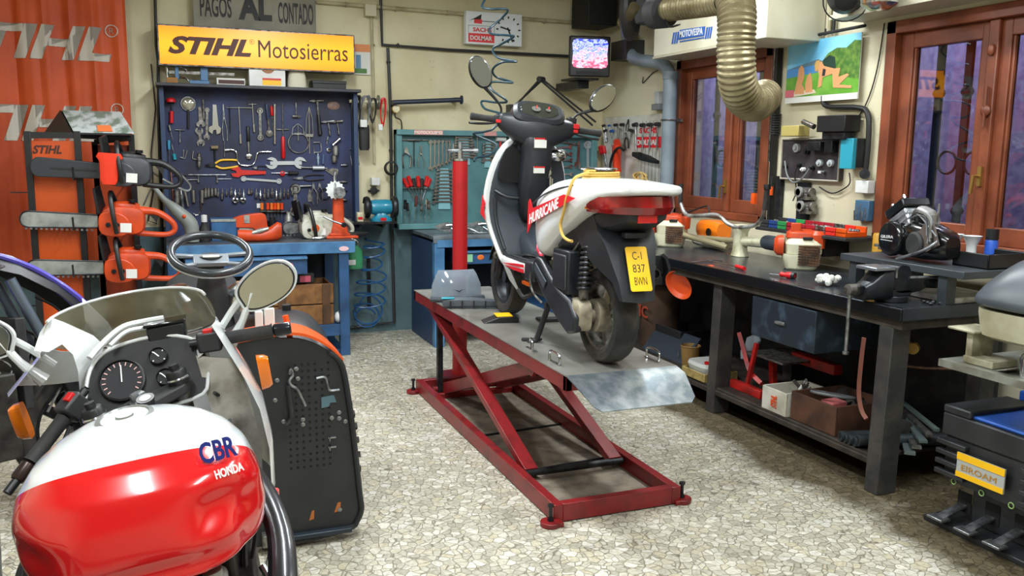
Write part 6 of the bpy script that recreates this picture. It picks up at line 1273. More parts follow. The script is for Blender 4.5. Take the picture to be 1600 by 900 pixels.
for s in (-1, 1):
    t.part('grinding_wheel', MB().cyl((gx+s*.105, 7.32, zs+.115), (gx+s*.13, 7.32, zs+.115), .075, n=26), mat('grit_grey', '4a4743', .9), world=True)
    t.part('wheel_guard', MB().torus((gx+s*.118, 7.33, zs+.115), X_, .08, .014, 24, 6, .4, 4.6, flat=1.6), dark_steel, world=True)
t.part('red_plate', MB().box(gx-.02, gx+.03, 7.247, 7.251, zs+.005, zs+.03), red, world=True)
a = AY(558, 0, 7.3).x; boxthing('small_box', 'small cream and red box left of the bench grinder', 'box', a-.03, a+.02, 7.28, 7.34, zs, zs+.075, cream, .003, (.1, .9, .2, .5, red))
t = Thing('air_gun', 'green plastic spray container hanging beside the blue air hose', 'sprayer', AY(558, 398, 7.4))
a = AY(556, 400, 7.4); t.part('container', MB().rings([sring((a.x, 7.42, a.z+z), X_, Y_, w_, .03, 16, 3) for z, w_ in ((-.11, .055), (-.09, .062), (.04, .062), (.07, .04), (.09, .02))]), mat('green_translucent', '3f8f62', .3, coat=.3), world=True)
t.part('label_panel', MB().box(a.x-.07, a.x-.005, 7.385, 7.388, a.z-.075, a.z-.03), white, world=True)
t.part('nozzle', MB().tube([a+V((.03, 0, .09)), a+V((.01, 0, .13)), a+V((-.04, 0, .15))], .008, n=8, sub=3), chrome, world=True)
P = [AY(572, 372, 7.56), AY(572, 375, 7.46)]
ctrl = [(583, 380, 16), (585, 392, 16), (583, 412, 14), (582, 432, 22), (578, 450, 24), (578, 470, 24), (575, 485, 22), (573, 494, 19), (572, 497, 16)]
for k in range(112):
    q = k/112*(len(ctrl)-1); i = int(q); f = q-i; A, Bq = ctrl[i], ctrl[min(i+1, len(ctrl)-1)]
    x, y, r_ = [A[j]+(Bq[j]-A[j])*f for j in range(3)]; a = k*2*PI/14; P.append(AY(x+r_*math.cos(a), y+r_*.28*math.sin(a)*(1+ (2.2 if y > 480 else 0)), 7.40-.05*math.sin(a)))
single('air_hose', 'blue coiled air hose hanging on the grey lower wall', 'air hose', MB().tube(P, .0075, n=7, sub=2), hoseblue)
single('hose_hook', 'dark vertical strip behind the blue coiled air hose', 'strip', MB().box(AY(569, 0, 7.5).x, AY(574, 0, 7.5).x, 7.52, 7.55, AY(570, 480, 7.5).z, AY(570, 405, 7.5).z), dark_steel)
a, b_ = AY(728, 68, 7.46), AY(816, 23, 7.46); x0, x1, z0, z1 = a.x, b_.x, AY(772, 70.5, 7.46).z, AY(772, 19.5, 7.46).z
t = Thing('wall_clock', 'white rectangular advertising wall clock with red lettering', 'clock', ((x0+x1)/2, 7.5, z0)); W_, Hh = x1-x0, z1-z0
t.part('clock_case', MB().box(x0, x1, 7.46, 7.53, z0, z1), mat('clock_white', 'd9dfe2', .4), world=True, bev=.004)
redl = mat('logo_red', 'd8202c', .4)
def cbx(nm, u0, u1, v0, v1, m, yo=.0015): return t.part(nm, MB().box(x0+W_*u0, x0+W_*u1, 7.46-yo, 7.46, z0+Hh*v0, z0+Hh*v1), m, world=True)
cbx('red_panel', .04, .50, .06, .33, redl); cbx('frame_line', .04, .50, .56, .57, lk); cbx('frame_line', .04, .045, .33, .56, lk); cbx('frame_line', .495, .50, .33, .56, lk)
t.part('clock_lettering', text_mb('SACHS', (x0+W_*.12, 7.459, z0+Hh*.38), X_, Z_, W_*.33, Hh*.13, .002, bold=.03), redl, world=True)
t.part('clock_lettering', text_mb('DOLMAR', (x0+W_*.075, 7.458, z0+Hh*.12), X_, Z_, W_*.385, Hh*.14, .002, bold=.03), white, world=True)
cbx('saw_picture', .14, .28, .63, .76, redl, .002)
t.part('saw_picture', MB().poly([(x0+W_*.05, 7.457, z0+Hh*.70), (x0+W_*.16, 7.457, z0+Hh*.80), (x0+W_*.27, 7.457, z0+Hh*.92), (x0+W_*.26, 7.457, z0+Hh*.76), (x0+W_*.14, 7.457, z0+Hh*.75)], (0, .002, 0)).box(x0+W_*.28, x0+W_*.5, 7.458, 7.46, z0+Hh*.70, z0+Hh*.72), lk, world=True)
cc = V((x0+W_*.75, 7.458, z0+Hh*.5))
for k in range(12):
    a = 2*PI*k/12; d = V((math.sin(a), 0, math.cos(a))); t.part('hour_mark', MB().bar(cc+d*Hh*.34, cc+d*Hh*.41, .012, .004, hint=(0, 1, 0)), lk, world=True)
for a, l in ((rad(-75), .28), (rad(158), .40)): d = V((math.sin(a), 0, math.cos(a))); t.part('clock_hand', MB().bar(cc-d*.02, cc+d*Hh*l, .012, .004, hint=(0, 1, 0)), lk, world=True)
tc_ = AY(922, 88, 6.95); TM = Matrix.Translation(tc_) @ Matrix.Rotation(rad(-12), 4, 'Z')
t = Thing('television', 'small old black television showing a picture in upper corner', 'television', M=TM)
t.part('front_frame', MB().prism([(-.18, -.17), (.18, -.17), (.18, .17), (-.18, .17)], (0, 0, 0), X_, Z_, (0, .05, 0)), black, bev=.012)
t.part('back_shell', MB().rings([sring((0, y, -.005), X_, Z_, a, b_, 20, 5) for y, a, b_ in ((.05, .17, .16), (.16, .15, .14), (.30, .10, .10), (.33, .09, .09))]), black)
def tvmat():
    m = bpy.data.materials.new('tv_picture'); m.use_nodes = True; nt = m.node_tree; N = nt.nodes.new; b = nt.nodes['Principled BSDF']; tc = N('ShaderNodeTexCoord')
    mp = N('ShaderNodeMapping'); mp.inputs['Scale'].default_value = (14, 1, 26); nt.links.new(tc.outputs['Object'], mp.inputs[0])
    n = N('ShaderNodeTexNoise'); n.inputs['Scale'].default_value = 1.3; nt.links.new(mp.outputs[0], n.inputs['Vector'])
    s = N('ShaderNodeSeparateXYZ'); nt.links.new(tc.outputs['Object'], s.inputs[0])
    mr = N('ShaderNodeMapRange'); nt.links.new(s.outputs['Z'], mr.inputs[0]); mr.inputs[1].default_value = -.1; mr.inputs[2].default_value = .12; mr.inputs[3].default_value = -.22; mr.inputs[4].default_value = .22
    a = N('ShaderNodeMath'); a.operation = 'ADD'; nt.links.new(n.outputs['Fac'], a.inputs[0]); nt.links.new(mr.outputs[0], a.inputs[1])
    r = N('ShaderNodeValToRGB'); E = r.color_ramp.elements; E[0].position = .25; E[0].color = lin('c85a7a'); E[1].position = .75; E[1].color = lin('3b48c8')
    for p, c in ((.38, 'f0c8d8'), (.45, 'a86ab0'), (.5, 'd8dcff'), (.56, '4a60d8'), (.64, 'b8c4ff')): e = E.new(p); e.color = lin(c)
    nt.links.new(a.outputs[0], r.inputs[0]); nt.links.new(r.outputs[0], b.inputs['Emission Color']); b.inputs['Emission Strength'].default_value = 1.6; b.inputs['Base Color'].default_value = (0, 0, 0, 1); b.inputs['Roughness'].default_value = .1
    return m
t.part('screen', MB().prism([(p.x, p.y) for p in smooth([(-.145, -.09, 0), (0, -.095, 0), (.145, -.09, 0), (.15, .02, 0), (.145, .135, 0), (0, .14, 0), (-.145, .135, 0), (-.15, .02, 0)], 3, True)], (0, -.004, 0), X_, Z_, (0, .008, 0)), tvmat())
t.part('control_strip', MB().box(-.12, .12, -.004, 0, -.15, -.125), blackm)
t = Thing('television_bracket', 'dark wall bracket holding the television in the corner', 'bracket', (tc_.x, 7.2, tc_.z-.24))
t.part('tray', MB().box(tc_.x-.13, tc_.x+.1, 6.97, 7.25, tc_.z-.195, tc_.z-.178), dark_steel, world=True); t.part('wall_arm', MB().box(tc_.x-.05, tc_.x+.06, 7.08, 7.54, tc_.z-.26, tc_.z-.195), dark_steel, world=True, bev=.004)
a = AY(935, 18, 7.2); boxthing('loudspeaker', 'black box loudspeaker at top of the wall above television', 'loudspeaker', a.x-.12, a.x+.16, 7.15, 7.5, a.z-.12, a.z+.4, mat('speaker_black', '121214', .7), .008)
t = Thing('hose_boom', 'black triangular rod boom bracket fixed on wall behind handlebar', 'bracket', AY(860, 190, 7.4))
A, Bp, Cc, Dd = AY(800, 172, 7.45), AY(843, 124, 7.15), AY(926, 196, 7.1), AY(875, 160, 7.1)
for o_ in (0, .03): t.part('rod', MB().tube([A+V((0, 0, o_*.6)), Bp+V((o_, 0, 0))], .009, n=8), pipeb, world=True); t.part('rod', MB().tube([Bp+V((o_, 0, 0)), Cc+V((o_, 0, o_))], .009, n=8), pipeb, world=True)
t.part('joint', MB().cyl(Bp+V((-.015, -.02, 0)), Bp+V((.045, .02, 0)), .025, n=12), pipeb, world=True); t.part('wall_plate', MB().box(A.x-.02, A.x+.02, A.y, BW, A.z-.03, A.z+.05), pipeb, world=True)
P = []
for (x, y) in ((776, -120), (772, -30), (760, -5), (753, 10), (765, 14), (788, 14), (793, 18), (780, 32), (765, 45), (768, 53), (790, 55), (803, 57), (785, 68), (770, 76), (778, 90), (807, 96), (785, 97), (770, 108), (775, 120), (801, 129), (770, 128), (768, 140), (792, 158), (775, 160), (753, 158), (758, 170), (785, 180), (772, 200), (757, 206), (740, 210), (775, 226), (765, 242), (745, 246), (741, 252)): P.append(AD(x, y, 5.55+.10*math.sin(len(P)*1.1)))
single('spiral_air_hose', 'dark teal spiral air hose hanging down past the wall clock', 'air hose', MB().tube(P, .0075, n=8, sub=5), mat('teal_hose', '12323e', .4))
def chainsaw(name, label, M, bar_m, body_m, L=.36, hand=black, scab=False):
    """bar along -x, body at the origin, handles to +x, z up, flat side towards -y"""
    t = Thing(name, label, 'chainsaw', M=M)
    w = .038
    P = [(-.03, -w*.8), (-L+.04, -w)]+[(-L+.03+.036*math.cos(a)*1.0, w*math.sin(a)) for a in [rad(270-20*k) for k in range(10)]]+[(-L+.04, w), (-.03, w*.8)]
    if scab: t.part('bar_scabbard', MB().prism([(x, z*1.25) for x, z in P], (0, -.012, .0), X_, Z_, (0, .024, 0)), bar_m, bev=.004); t.part('scabbard_rib', MB().box(-L+.08, -.06, -.015, -.012, -.004, .004), blackm)
    else:
        g = t.part('guide_bar', MB().prism(P, (0, -.003, 0), X_, Z_, (0, .006, 0)), bar_m)
        t.part('saw_chain', MB().tube([(x, 0, z) for x, z in P], .005, n=6), dark_steel)
        b = MB()
        for k in range(14): b.box(-.06-.022*k, -.05-.022*k, -.004, .004, -w-.011, -w-.002)
        t.part('chain_teeth', b, steel, parent=g)
    t.part('engine_housing', MB().rings([sring((.085, y, .01), X_, Z_, a, b_, 20, 3.6) for y, a, b_ in ((-.055, .075, .05), (-.05, .095, .065), (.0, .105, .075), (.06, .10, .072), (.075, .08, .055))]), body_m, bev=0)
    c = t.part('side_cover', MB().prism([(p.x, p.y) for p in smooth([(-.01, -.055, 0), (.08, -.065, 0), (.12, -.03, 0), (.10, .03, 0), (.03, .055, 0), (-.02, .03, 0)], 4, True)], (0, -.07, 0), X_, Z_, (0, .02, 0)), body_m, bev=.005)
    for x, z in ((.02, -.01), (.06, -.01)): t.part('cover_nut', MB().cyl((x, -.078, z), (x, -.07, z), .012, n=6), dark_steel, parent=c)
    t.part('rating_label', MB().box(.075, .125, -.0725, -.07, -.045, .0), paper)
    t.part('hand_guard', MB().sheet([[(-.03, -.05, .04), (-.05, -.055, .16)], [(.0, -.0, .05), (-.03, 0, .175)], [(-.03, .06, .04), (-.05, .07, .16)]], (.012, 0, 0)), hand)
    t.part('front_handle', MB().tube([(.06, -.085, -.05), (.045, -.095, .03), (.03, -.06, .125), (.03, .03, .14), (.05, .085, .08), (.07, .08, -.03)], .0115, n=10, sub=5), hand)
    t.part('rear_handle', MB().tube([(.16, 0, .06), (.24, 0, .055), (.31, 0, .01), (.325, 0, -.03), (.29, 0, -.055), (.2, 0, -.055), (.15, 0, -.05)], [.022, .017, .015, .013, .013, .014, .016], n=10, sub=5), body_m if not scab else black)
    t.part('throttle_trigger', MB().prism([(.2, .045), (.25, .035), (.24, .0), (.225, .02)], (0, -.006, 0), X_, Z_, (0, .012, 0)), black)
    t.part('top_cover', MB().rings([sring((x, .01, .075), Y_, Z_, a, b_, 14, 3) for x, a, b_ in ((.03, .03, .015), (.06, .05, .03), (.13, .05, .028), (.16, .03, .015))]), body_m if not scab else mat('saw_dark', '26282b', .4))
    t.part('brake_cap', MB().cyl((.13, -.03, .1), (.13, -.03, .115), .018, n=14), dark_steel)
    return t
def rackM(px, py, Y, rz=0, ry=0, s=1.0): return Matrix.Translation(AY(px, py, Y)) @ Matrix.Rotation(rz, 4, 'Z') @ Matrix.Rotation(ry, 4, 'Y') @ Matrix.Scale(s, 4)
silver = mat('bar_silver', 'b3b8b4', .35, .5, c2='8b908c', sc_=15)
so = mat('saw_orange', 'cc4618', .4, c2='ae3a12', sc_=10)
ch1 = chainsaw('chainsaw', 'topmost rack chainsaw with dark scabbard on its bar', rackM(172, 268, 6.42, 0, rad(4), 1.35), mat('scabbard_grey', '2b2e33', .5), mat('saw_grey', '3a3d42', .4), .34, black, True)
ch1.part('red_front_guard', MB().rings([sring((.0, -.085, z), X_, Y_, a, .012, 14, 3) for z, a in ((-.06, .03), (-.04, .04), (.05, .045), (.07, .06), (.09, .05))]), mat('guard_red', 'd9351a', .35))
ch1.part('metal_loop', MB().tube([(.24, -.0, -.02), (.32, 0, -.06), (.36, 0, -.07), (.37, 0, -.04), (.3, 0, .03)], .006, n=7, sub=4), steel)
chainsaw('chainsaw', 'middle chainsaw on the rack, orange with pale guide bar', rackM(163, 346, 6.42, 0, rad(3), 1.35), silver, so)
chainsaw('chainsaw', 'lowest chainsaw on the rack, orange, under two others', rackM(172, 418, 6.42, 0, rad(2), 1.35), silver, so)
for y, lb in ((268, 'topmost'), (345, 'middle'), (418, 'lowest')):
    a, b_ = AY(116, y, 6.44), AY(205, y+14, 6.90)
    RACK.part('saw_hook', MB().tube([a+V((0, .03, -.05)), a+V((0, -.08, -.05)), a+V((0, -.1, .03))], .006, n=6), rk, world=True)
    RACK.part('saw_hook', MB().tube([AY(196, y+20, 6.93), AY(196, y+22, 6.42), AY(196, y+8, 6.38)], .006, n=6), rk, world=True)
a = AY(125, 200, 6.7); t = Thing('leaflet_holder', 'black tent shaped stand with grey and white leaflet on rack', 'stand', (a.x, 6.7, A_.z+.03))
z0 = A_.z+.025; L0, L1, R0, R1 = AY(95, 205, 6.52), AY(82, 172, 6.7), AY(190, 212, 6.55), AY(177, 180, 6.75)
t.part('leaflet', MB().sheet([[V((AY(102, 0, 6.5).x, 6.5, z0)), V((AY(85, 0, 6.7).x, 6.72, z0+.15))], [V((AY(193, 0, 6.5).x+.02, 6.5, z0)), V((AY(178, 0, 6.7).x, 6.72, z0+.15))]], (0, .008, .0)), mat('leaflet_grey', 'b5bcbc', .3, c2='6d7c70', sc_=14, lo=.45, hi=.6), world=True)
t.part('back_leaf', MB().sheet([[V((AY(60, 0, 6.5).x, 6.92, z0)), V((AY(85, 0, 6.7).x, 6.73, z0+.15))], [V((AY(190, 0, 6.7).x, 6.92, z0)), V((AY(178, 0, 6.7).x, 6.73, z0+.15))]], (0, .008, 0)), black, world=True)
t.part('side_leaf', MB().poly([V((AY(102, 0, 6.5).x-.008, 6.5, z0)), V((AY(85, 0, 6.7).x-.008, 6.73, z0+.15)), V((AY(55, 0, 6.9).x, 6.92, z0))], (-.006, 0, 0)), black, world=True)
t.part('orange_patch', MB().sheet([[V((AY(140, 0, 6.5).x, 6.51, z0+.010)), V((AY(138, 0, 6.5).x, 6.57, z0+.052))], [V((AY(164, 0, 6.5).x, 6.51, z0+.010)), V((AY(160, 0, 6.5).x, 6.57, z0+.052))]], (0, -.002, .001)), mat('leaflet_orange', 'd8733e', .5), world=True)
RACK.part('leaflet_shelf', MB().box(A_.x, C_.x, 6.49, 6.93, z0-.012, z0), rk, world=True)
zb = .905
def T_(x, y, Y=7.0): return AY(240+x/5, 260+y/5, Y)
cs = chainsaw('chainsaw', 'grey-white chainsaw without bar lying on blue tool bench', Matrix.Translation((1.0, 6.98, zb+.085)) @ Matrix.Rotation(rad(8), 4, 'Z') @ Matrix.Scale(1.25, 4), steel, mat('saw_offwhite', 'c9c9bc', .4, c2='a5a493', sc_=14), .12)
cs.part('starter_cover', MB().cyl((.06, -.075, .0), (.06, -.068, .0), .05, n=26), MC['saw_offwhite']); cs.part('orange_emblem', MB().cyl((.06, -.079, .0), (.06, -.075, .0), .024, n=20), orange)
cs.part('scabbard', MB().rings([sring((x, -.02, -.05), Y_, Z_, a, b_, 14, 3) for x, a, b_ in ((.17, .03, .012), (.25, .045, .014), (.36, .04, .014), (.42, .02, .01))]), black)
t = Thing('saw_cover', 'orange chainsaw rear handle housing standing on blue bench', 'saw part', (.66, 7.0, zb))
a = T_(550, 400); t.part('housing', MB().prism([(p.x, p.y) for p in smooth([(-.14, .10, 0), (-.13, .17, 0), (.02, .20, 0), (.10, .19, 0), (.12, .08, 0), (.2, .03, 0), (.2, .01, 0), (.06, .04, 0), (.0, .09, 0)], 3, True)], (.62, 6.96, zb), X_, Z_, (0, .08, 0)), so, world=True, bev=.008)
t.part('white_band', MB().box(.56, .60, 6.955, 6.96, zb+.13, zb+.19), silver, world=True)
t.part('support_block', MB().box(.52, .68, 6.97, 7.03, zb, zb+.1), alu, world=True, bev=.004)
t = Thing('saw_shroud', 'orange curved saw shroud lying in front on blue bench', 'saw part', (.68, 6.84, zb))
t.part('shroud', MB().rings([sring((x, 6.84, zb+z), Y_, Z_, a, b_, 16, 2.6) for x, z, a, b_ in ((.50, .05, .03, .04), (.56, .045, .05, .045), (.66, .04, .06, .04), (.74, .055, .055, .055), (.79, .075, .045, .07), (.82, .08, .03, .055))]), so, world=True)
t.part('white_lever', MB().rings([sring((x, 6.80, zb+z), Y_, Z_, a, b_, 10, 2.6) for x, z, a, b_ in ((.60, .07, .015, .012), (.66, .085, .03, .018), (.72, .1, .02, .012))]), silver, world=True)
t = boxthing('blue_box', 'blue metal box with pale lid edge on tool bench', 'box', .32, .50, 6.95, 7.2, zb, zb+.16, mat('box_blue', '2f5f8f', .45, c2='234a72', sc_=8), .004)
t.part('lid_edge', MB().box(.32, .50, 6.945, 6.95, zb+.145, zb+.165), silver, world=True)
t = Thing('bottle', 'white necked dark bottle standing beside the blue box', 'bottle', (.27, 6.9, zb)); t.part('body', MB().lathe([(.035, 0), (.038, .02), (.038, .1), (.02, .14), (.02, .16)], (.27, 6.9, zb), Z_, n=18), blackm, world=True); t.part('cap', MB().lathe([(.022, .15), (.022, .2), (.0, .205)], (.27, 6.9, zb), Z_, n=16), white, world=True)
t = Thing('grey_blower', 'grey handheld blower leaning at left end of tool bench', 'blower', (.13, 6.9, zb))
t.part('body', MB().tube([(.18, 6.86, zb+.01), (.17, 6.86, zb+.14), (.08, 6.86, zb+.24), (.0, 6.88, zb+.32), (-.07, 6.92, zb+.42)], [.05, .055, .045, .022, .016], n=14, sub=5), mat('blower_grey', '7f8480', .45), world=True); t.part('orange_button', MB().ell((.13, 6.81, zb+.2), .014, 10, 8), orange, world=True)
t = Thing('chain_grinder', 'orange bench press with toothed steel wheel on top', 'sharpener', (1.3, 6.95, zb))
t.part('base_plate', MB().box(1.17, 1.42, 6.88, 7.05, zb, zb+.02).box(1.2, 1.36, 6.9, 7.03, zb+.02, zb+.04), so, world=True, bev=.005)
t.part('column', MB().rings([sring((1.28, 6.98, zb+z), X_, Y_, a, b_, 16, 3.4) for z, a, b_ in ((.03, .075, .05), (.08, .07, .045), (.14, .045, .035), (.30, .042, .03), (.34, .03, .03))]), so, world=True)
b = MB(); cc = V((1.25, 6.92, zb+.38))
P = []
for k in range(28): a = 2*PI*k/28; r_ = .075 if k % 2 else .062; P.append((r_*math.cos(a), r_*math.sin(a)))
t.part('toothed_wheel', b.prism(P, cc, X_, Z_, (0, .008, 0)), white, world=True); t.part('hub', MB().cyl(cc+V((.03, -.03, -.02)), cc+V((.03, .05, -.02)), .045, n=20).cyl(cc+V((.03, -.04, -.02)), cc+V((.03, -.03, -.02)), .03, n=20), steel, world=True)
t.part('arm', MB().tube([cc+V((0, 0, .0)), cc+V((.0, .02, .1)), cc+V((.01, .02, .14))], .012, n=8), steel, world=True); t.part('crank', MB().tube([(1.14, 6.86, zb+.18), (1.22, 6.86, zb+.14), (1.3, 6.86, zb+.11)], .008, n=8), steel, world=True)
t.part('clamp_knob', MB().cyl((1.3, 6.88, zb+.11), (1.3, 6.84, zb+.11), .02, n=12), dark_steel, world=True)
for i, (x, y, h, r_, m, lb) in enumerate(((1.12, 7.2, .2, .03, steel_old, 'tall dull steel canister behind chainsaw on blue bench'), (.80, 7.25, .15, .04, dark_steel, 'dark round tin behind the saw shroud'), (1.40, 7.2, .13, .05, steel, 'shiny steel pot against right side of navy board'), (.93, 7.25, .19, .03, alu, 'cast aluminium cylinder part behind chainsaw'))):
    single('canister', lb, 'canister', MB().lathe([(r_*.9, 0), (r_, .01), (r_, h*.8), (r_*.6, h*.9), (r_*.6, h)], (x, y, zb), Z_, n=18), m)
single('steel_crank', 'bent chrome crank arm lying beside the orange press', 'crank', MB().tube([(1.05, 6.86, zb+.012), (1.15, 6.88, zb+.012), (1.18, 6.93, zb+.012)], .01, n=8, sub=3), chrome)
zs2 = .245
t = Thing('wooden_crate', 'old brown wooden crate on the shelf of blue bench', 'crate', (.97, 6.98, zs2))
x0, x1, y0, y1 = .745, 1.20, 6.80, 7.2
for z in (0, .165): t.part('front_board', MB().box(x0, x1, y0, y0+.018, zs2+z, zs2+z+.155), wood_l, world=True, bev=.003)
for x in (x0, x1-.018): t.part('side_board', MB().box(x, x+.018, y0+.02, y1, zs2, zs2+.31), wood_l, world=True, bev=.003)
t.part('back_board', MB().box(x0, x1, y1, y1+.018, zs2, zs2+.31), wood_l, world=True); t.part('bottom_board', MB().box(x0+.02, x1-.02, y0+.02, y1, zs2+.003, zs2+.02), wood_l, world=True)
for x in (x0+.03, x1-.09): t.part('corner_batten', MB().box(x, x+.06, y0-.012, y0, zs2, zs2+.32), wood, world=True, bev=.002)
boxthing('dark_box', 'long dark box with pink label lying on wooden crate', 'box', .72, 1.06, 6.85, 7.1, zs2+.325, zs2+.40, blackm, .004, (.68, .92, .1, .75, mat('pink_label', 'c9586e', .5)))
single('rag', 'crumpled white rag at right end of the blue bench shelf', 'rag', MB().ell((1.235, 6.82, zs2+.045), (.03, .05, .045), 12, 8).ell((1.25, 6.80, zs2+.09), (.018, .03, .03), 8, 6), white)
for i, (x, y) in enumerate(((.95, 6.9), (1.1, 6.95))): single('tool_tray', 'small red metal tray on the lowest shelf, %s one' % ('left', 'right')[i], 'tray', MB().box(x-.05, x+.07, y-.08, y+.1, .04, .1), mat('dull_red', '5a2a2a', .6), bev=.004)
single('black_bottle', 'dark bottle standing behind motorcycle grip on lowest shelf', 'bottle', MB().lathe([(.03, 0), (.034, .02), (.03, .2), (.015, .24), (.015, .27)], (.72, 6.76, .041), Z_, n=14), black)
zt_ = AX(990, 181, 3.88).z; ya, yb2 = AX(946, 180, 3.88).y, AX(1040, 180, 3.88).y
t = Thing('drill_board', 'white metal board with red lettering on window wall corner', 'tool board', (3.86, (ya+yb2)/2, 1.25))
bx = 3.872
t.part('board', MB().box(bx, 3.895, yb2-.12, min(ya, 7.5), 1.22, zt_), mat('board_white', 'c9cbc6', .45, c2='b0aca0', sc_=5), world=True, bev=.003)
def RW_(x, y, X=3.868): return AX(930+x/6.4286, 160+y/6.4286, X)
def rtext(T, s_, x0, y1, x1, y0, m, X=3.868, bold=.03, nm='board_lettering'):
    a, b_ = RW_(x0, y1, X), RW_(x1, y0, X); zc, ztp = RW_((x0+x1)/2, y1, X).z, RW_((x0+x1)/2, y0, X).z
    T.part(nm, text_mb(s_, (X, a.y, zc), -Y_, Z_, a.y-b_.y, ztp-zc, .002, bold=bold), m, world=True)
a, b_ = RW_(400, 455), RW_(668, 345); t.part('red_panel', MB().box(3.8695, 3.872, b_.y, a.y, RW_(530, 455).z, RW_(530, 345).z), redl, world=True)
rtext(t, 'SACHS', 445, 308, 622, 252, redl); rtext(t, 'DOLMAR', 418, 430, 640, 372, white, 3.8675)
for k in range(6):
    c = RW_(470+36*k, 320); t.part('board_slot', MB().box(3.8708, 3.8718, c.y-.002, c.y+.002, 1.3, zt_-.05), dark_steel, world=True)
TL2 = [('mallet', (103, 215), (107, 400), 'small black knobbed drift, leftmost on the white board', 'drift', blackm, steel, .02), ('mallet', (160, 222), (162, 330), 'small blue headed drift on the white board', 'drift', blue, steel, .016),
 ('mallet', (118, 272), (124, 395), 'black knobbed drift below the leftmost one', 'drift', blackm, steel, .022), ('mallet', (185, 270), (180, 450), 'blue headed screwdriver like drift above orange saw', 'drift', blue, steel, .024),
 ('mallet', (225, 210), (222, 380), 'black knobbed drift directly above the orange hanging saw', 'drift', blackm, steel, .024), ('mallet', (290, 208), (285, 370), 'fat black knobbed drift at top middle of white board', 'drift', blackm, steel, .026), ('mallet', (385, 268), (365, 420), 'black knobbed drift left of the red lettering', 'drift', blackm, steel, .026),
 ('driver', (70, 440), (115, 640), 'red and black screwdriver at left of white board', 'screwdriver', steel, red, .05), ('driver', (95, 440), (125, 630), 'second red screwdriver leaning beside its twin', 'screwdriver', steel, red, .04),
 ('mallet', (418, 195), (425, 480), 'black topped thin rod, first left of a row of four', 'rod tool', blackm, steel, .03), ('mallet', (495, 200), (488, 480), 'black topped thin rod, second of a row of four', 'rod tool', blackm, steel, .03), ('mallet', (570, 196), (560, 480), 'black topped thin rod, third of a row of four', 'rod tool', blackm, steel, .03), ('mallet', (645, 190), (635, 480), 'black topped thin rod beside the grey pipe', 'rod tool', blackm, steel, .03),
 ('pliers', (315, 300), (330, 470), 'black handled pliers at centre of the white board', 'pliers', steel, blackm, .03), ('pliers', (345, 170), (330, 290), 'small black pliers at top centre of white board', 'pliers', dark_steel, blackm, .02), ('tee', (260, 260), (240, 400), 'steel tee key hanging behind the orange saw', 'tee key', steel, red, .02), ('snips', (125, 340), (130, 400), 'small steel snips near left edge of white board', 'snips', steel, red, .02)]
for k, A, Bq, lb, ct, m0, m1, w_ in TL2: tool(k, RW_(*A), RW_(*Bq), lb, ct, m0, m1, w_, None, out=(-1, 0, 0))
t = Thing('hanging_saw', 'orange-red chainsaw body hanging on the white board', 'chainsaw', RW_(215, 700, 3.8))
b = MB(); t.part('housing', MB().rings([sring(RW_(x, y, 3.80), Y_, Z_, a, b_, 16, 3) for x, y, a, b_ in ((215, 400, .06, .03),)]+[sring(RW_(x, y, 3.79), V((.3, .95, 0)), X_, a, .04, 16, 3) for x, y, a in ((215, 430, .085), (215, 480, .095), (215, 560, .07), (215, 640, .06), (225, 700, .04))]), mat('saw_red', 'd63a18', .35), world=True)
t.part('handle_loop', MB().tube([RW_(150, 690, 3.73), RW_(155, 600, 3.73), RW_(190, 500, 3.73), RW_(240, 455, 3.73), RW_(285, 480, 3.73)], .012, n=8, sub=5), black, world=True)
t.part('saw_bar_cover', MB().rings([sring(RW_(x, y, 3.80), Z_, X_, a, .012, 12, 3) for x, y, a in ((380, 520, .02), (450, 540, .035), (550, 570, .03), (630, 600, .015))]), dark_steel, world=True)
for i in range(4): single('red_box', 'small red box on ledge under white board, %s of four' % ORD[i], 'box', MB().box(3.74, 3.86, 7.22-.17*i, 7.38-.17*i, 1.20, 1.29+.015*(i % 2)), mat('ledge_red', 'c22a1c', .45), bev=.01)
single('board_ledge', 'narrow dark ledge under the white board holding red boxes', 'ledge', MB().box(3.72, 3.9, 6.45, 7.45, 1.18, 1.199), dark_steel)
single('teal_cutter', 'teal handled cutter lying on ledge beside the grey pipe', 'cutter', MB().box(3.76, 3.83, 6.5, 6.66, 1.31-.11, 1.33-.06), tealp, bev=.008)
t = Thing('rope_bundle', 'bundle of yellow rope hanging behind the scooter tail', 'rope', (3.75, 6.6, 1.1)); P = []
for k in range(46): a = k*1.3; P.append(RW_(450+75*math.cos(a)*(.6+.4*math.sin(k)), 745+38*math.sin(a)+8*math.sin(k*2.3), 3.70+.02*math.sin(k*.7)))
t.part('rope_turns', MB().tube(P, .008, n=6, sub=3), mat('pale_rope', 'c9a868', .8), world=True); t.part('rope_end', MB().tube([RW_(500, 760, 3.68), RW_(560, 815, 3.68), RW_(610, 830, 3.68), RW_(630, 870, 3.68)], .007, n=6, sub=4), MC['pale_rope'], world=True)
gp = mat('pipe_grey', '7d8a92', .45, c2='69757d', sc_=4)
t = Thing('drain_pipe', 'grey plastic pipe bending down in front of the window corner', 'pipe', (3.78, 6.25, 0))
p0, p1, p2, p3 = AX(980, 50, 3.78), AX(986, 84, 3.78), AX(1040, 100, 3.78), AX(1048, 118, 3.78)
yv = p3.y
t.part('upper_run', MB().tube([AX(977, -20, 3.78), AX(979, 40, 3.78), AX(984, 82, 3.78), AX(1000, 94, 3.78), AX(1036, 100, 3.78), V((3.78, yv, p3.z-.02))], .052, n=18, sub=5), gp, world=True)
t.part('down_pipe', MB().cyl((3.78, yv, p3.z), (3.78, yv, .05), .056, n=22), gp, world=True)
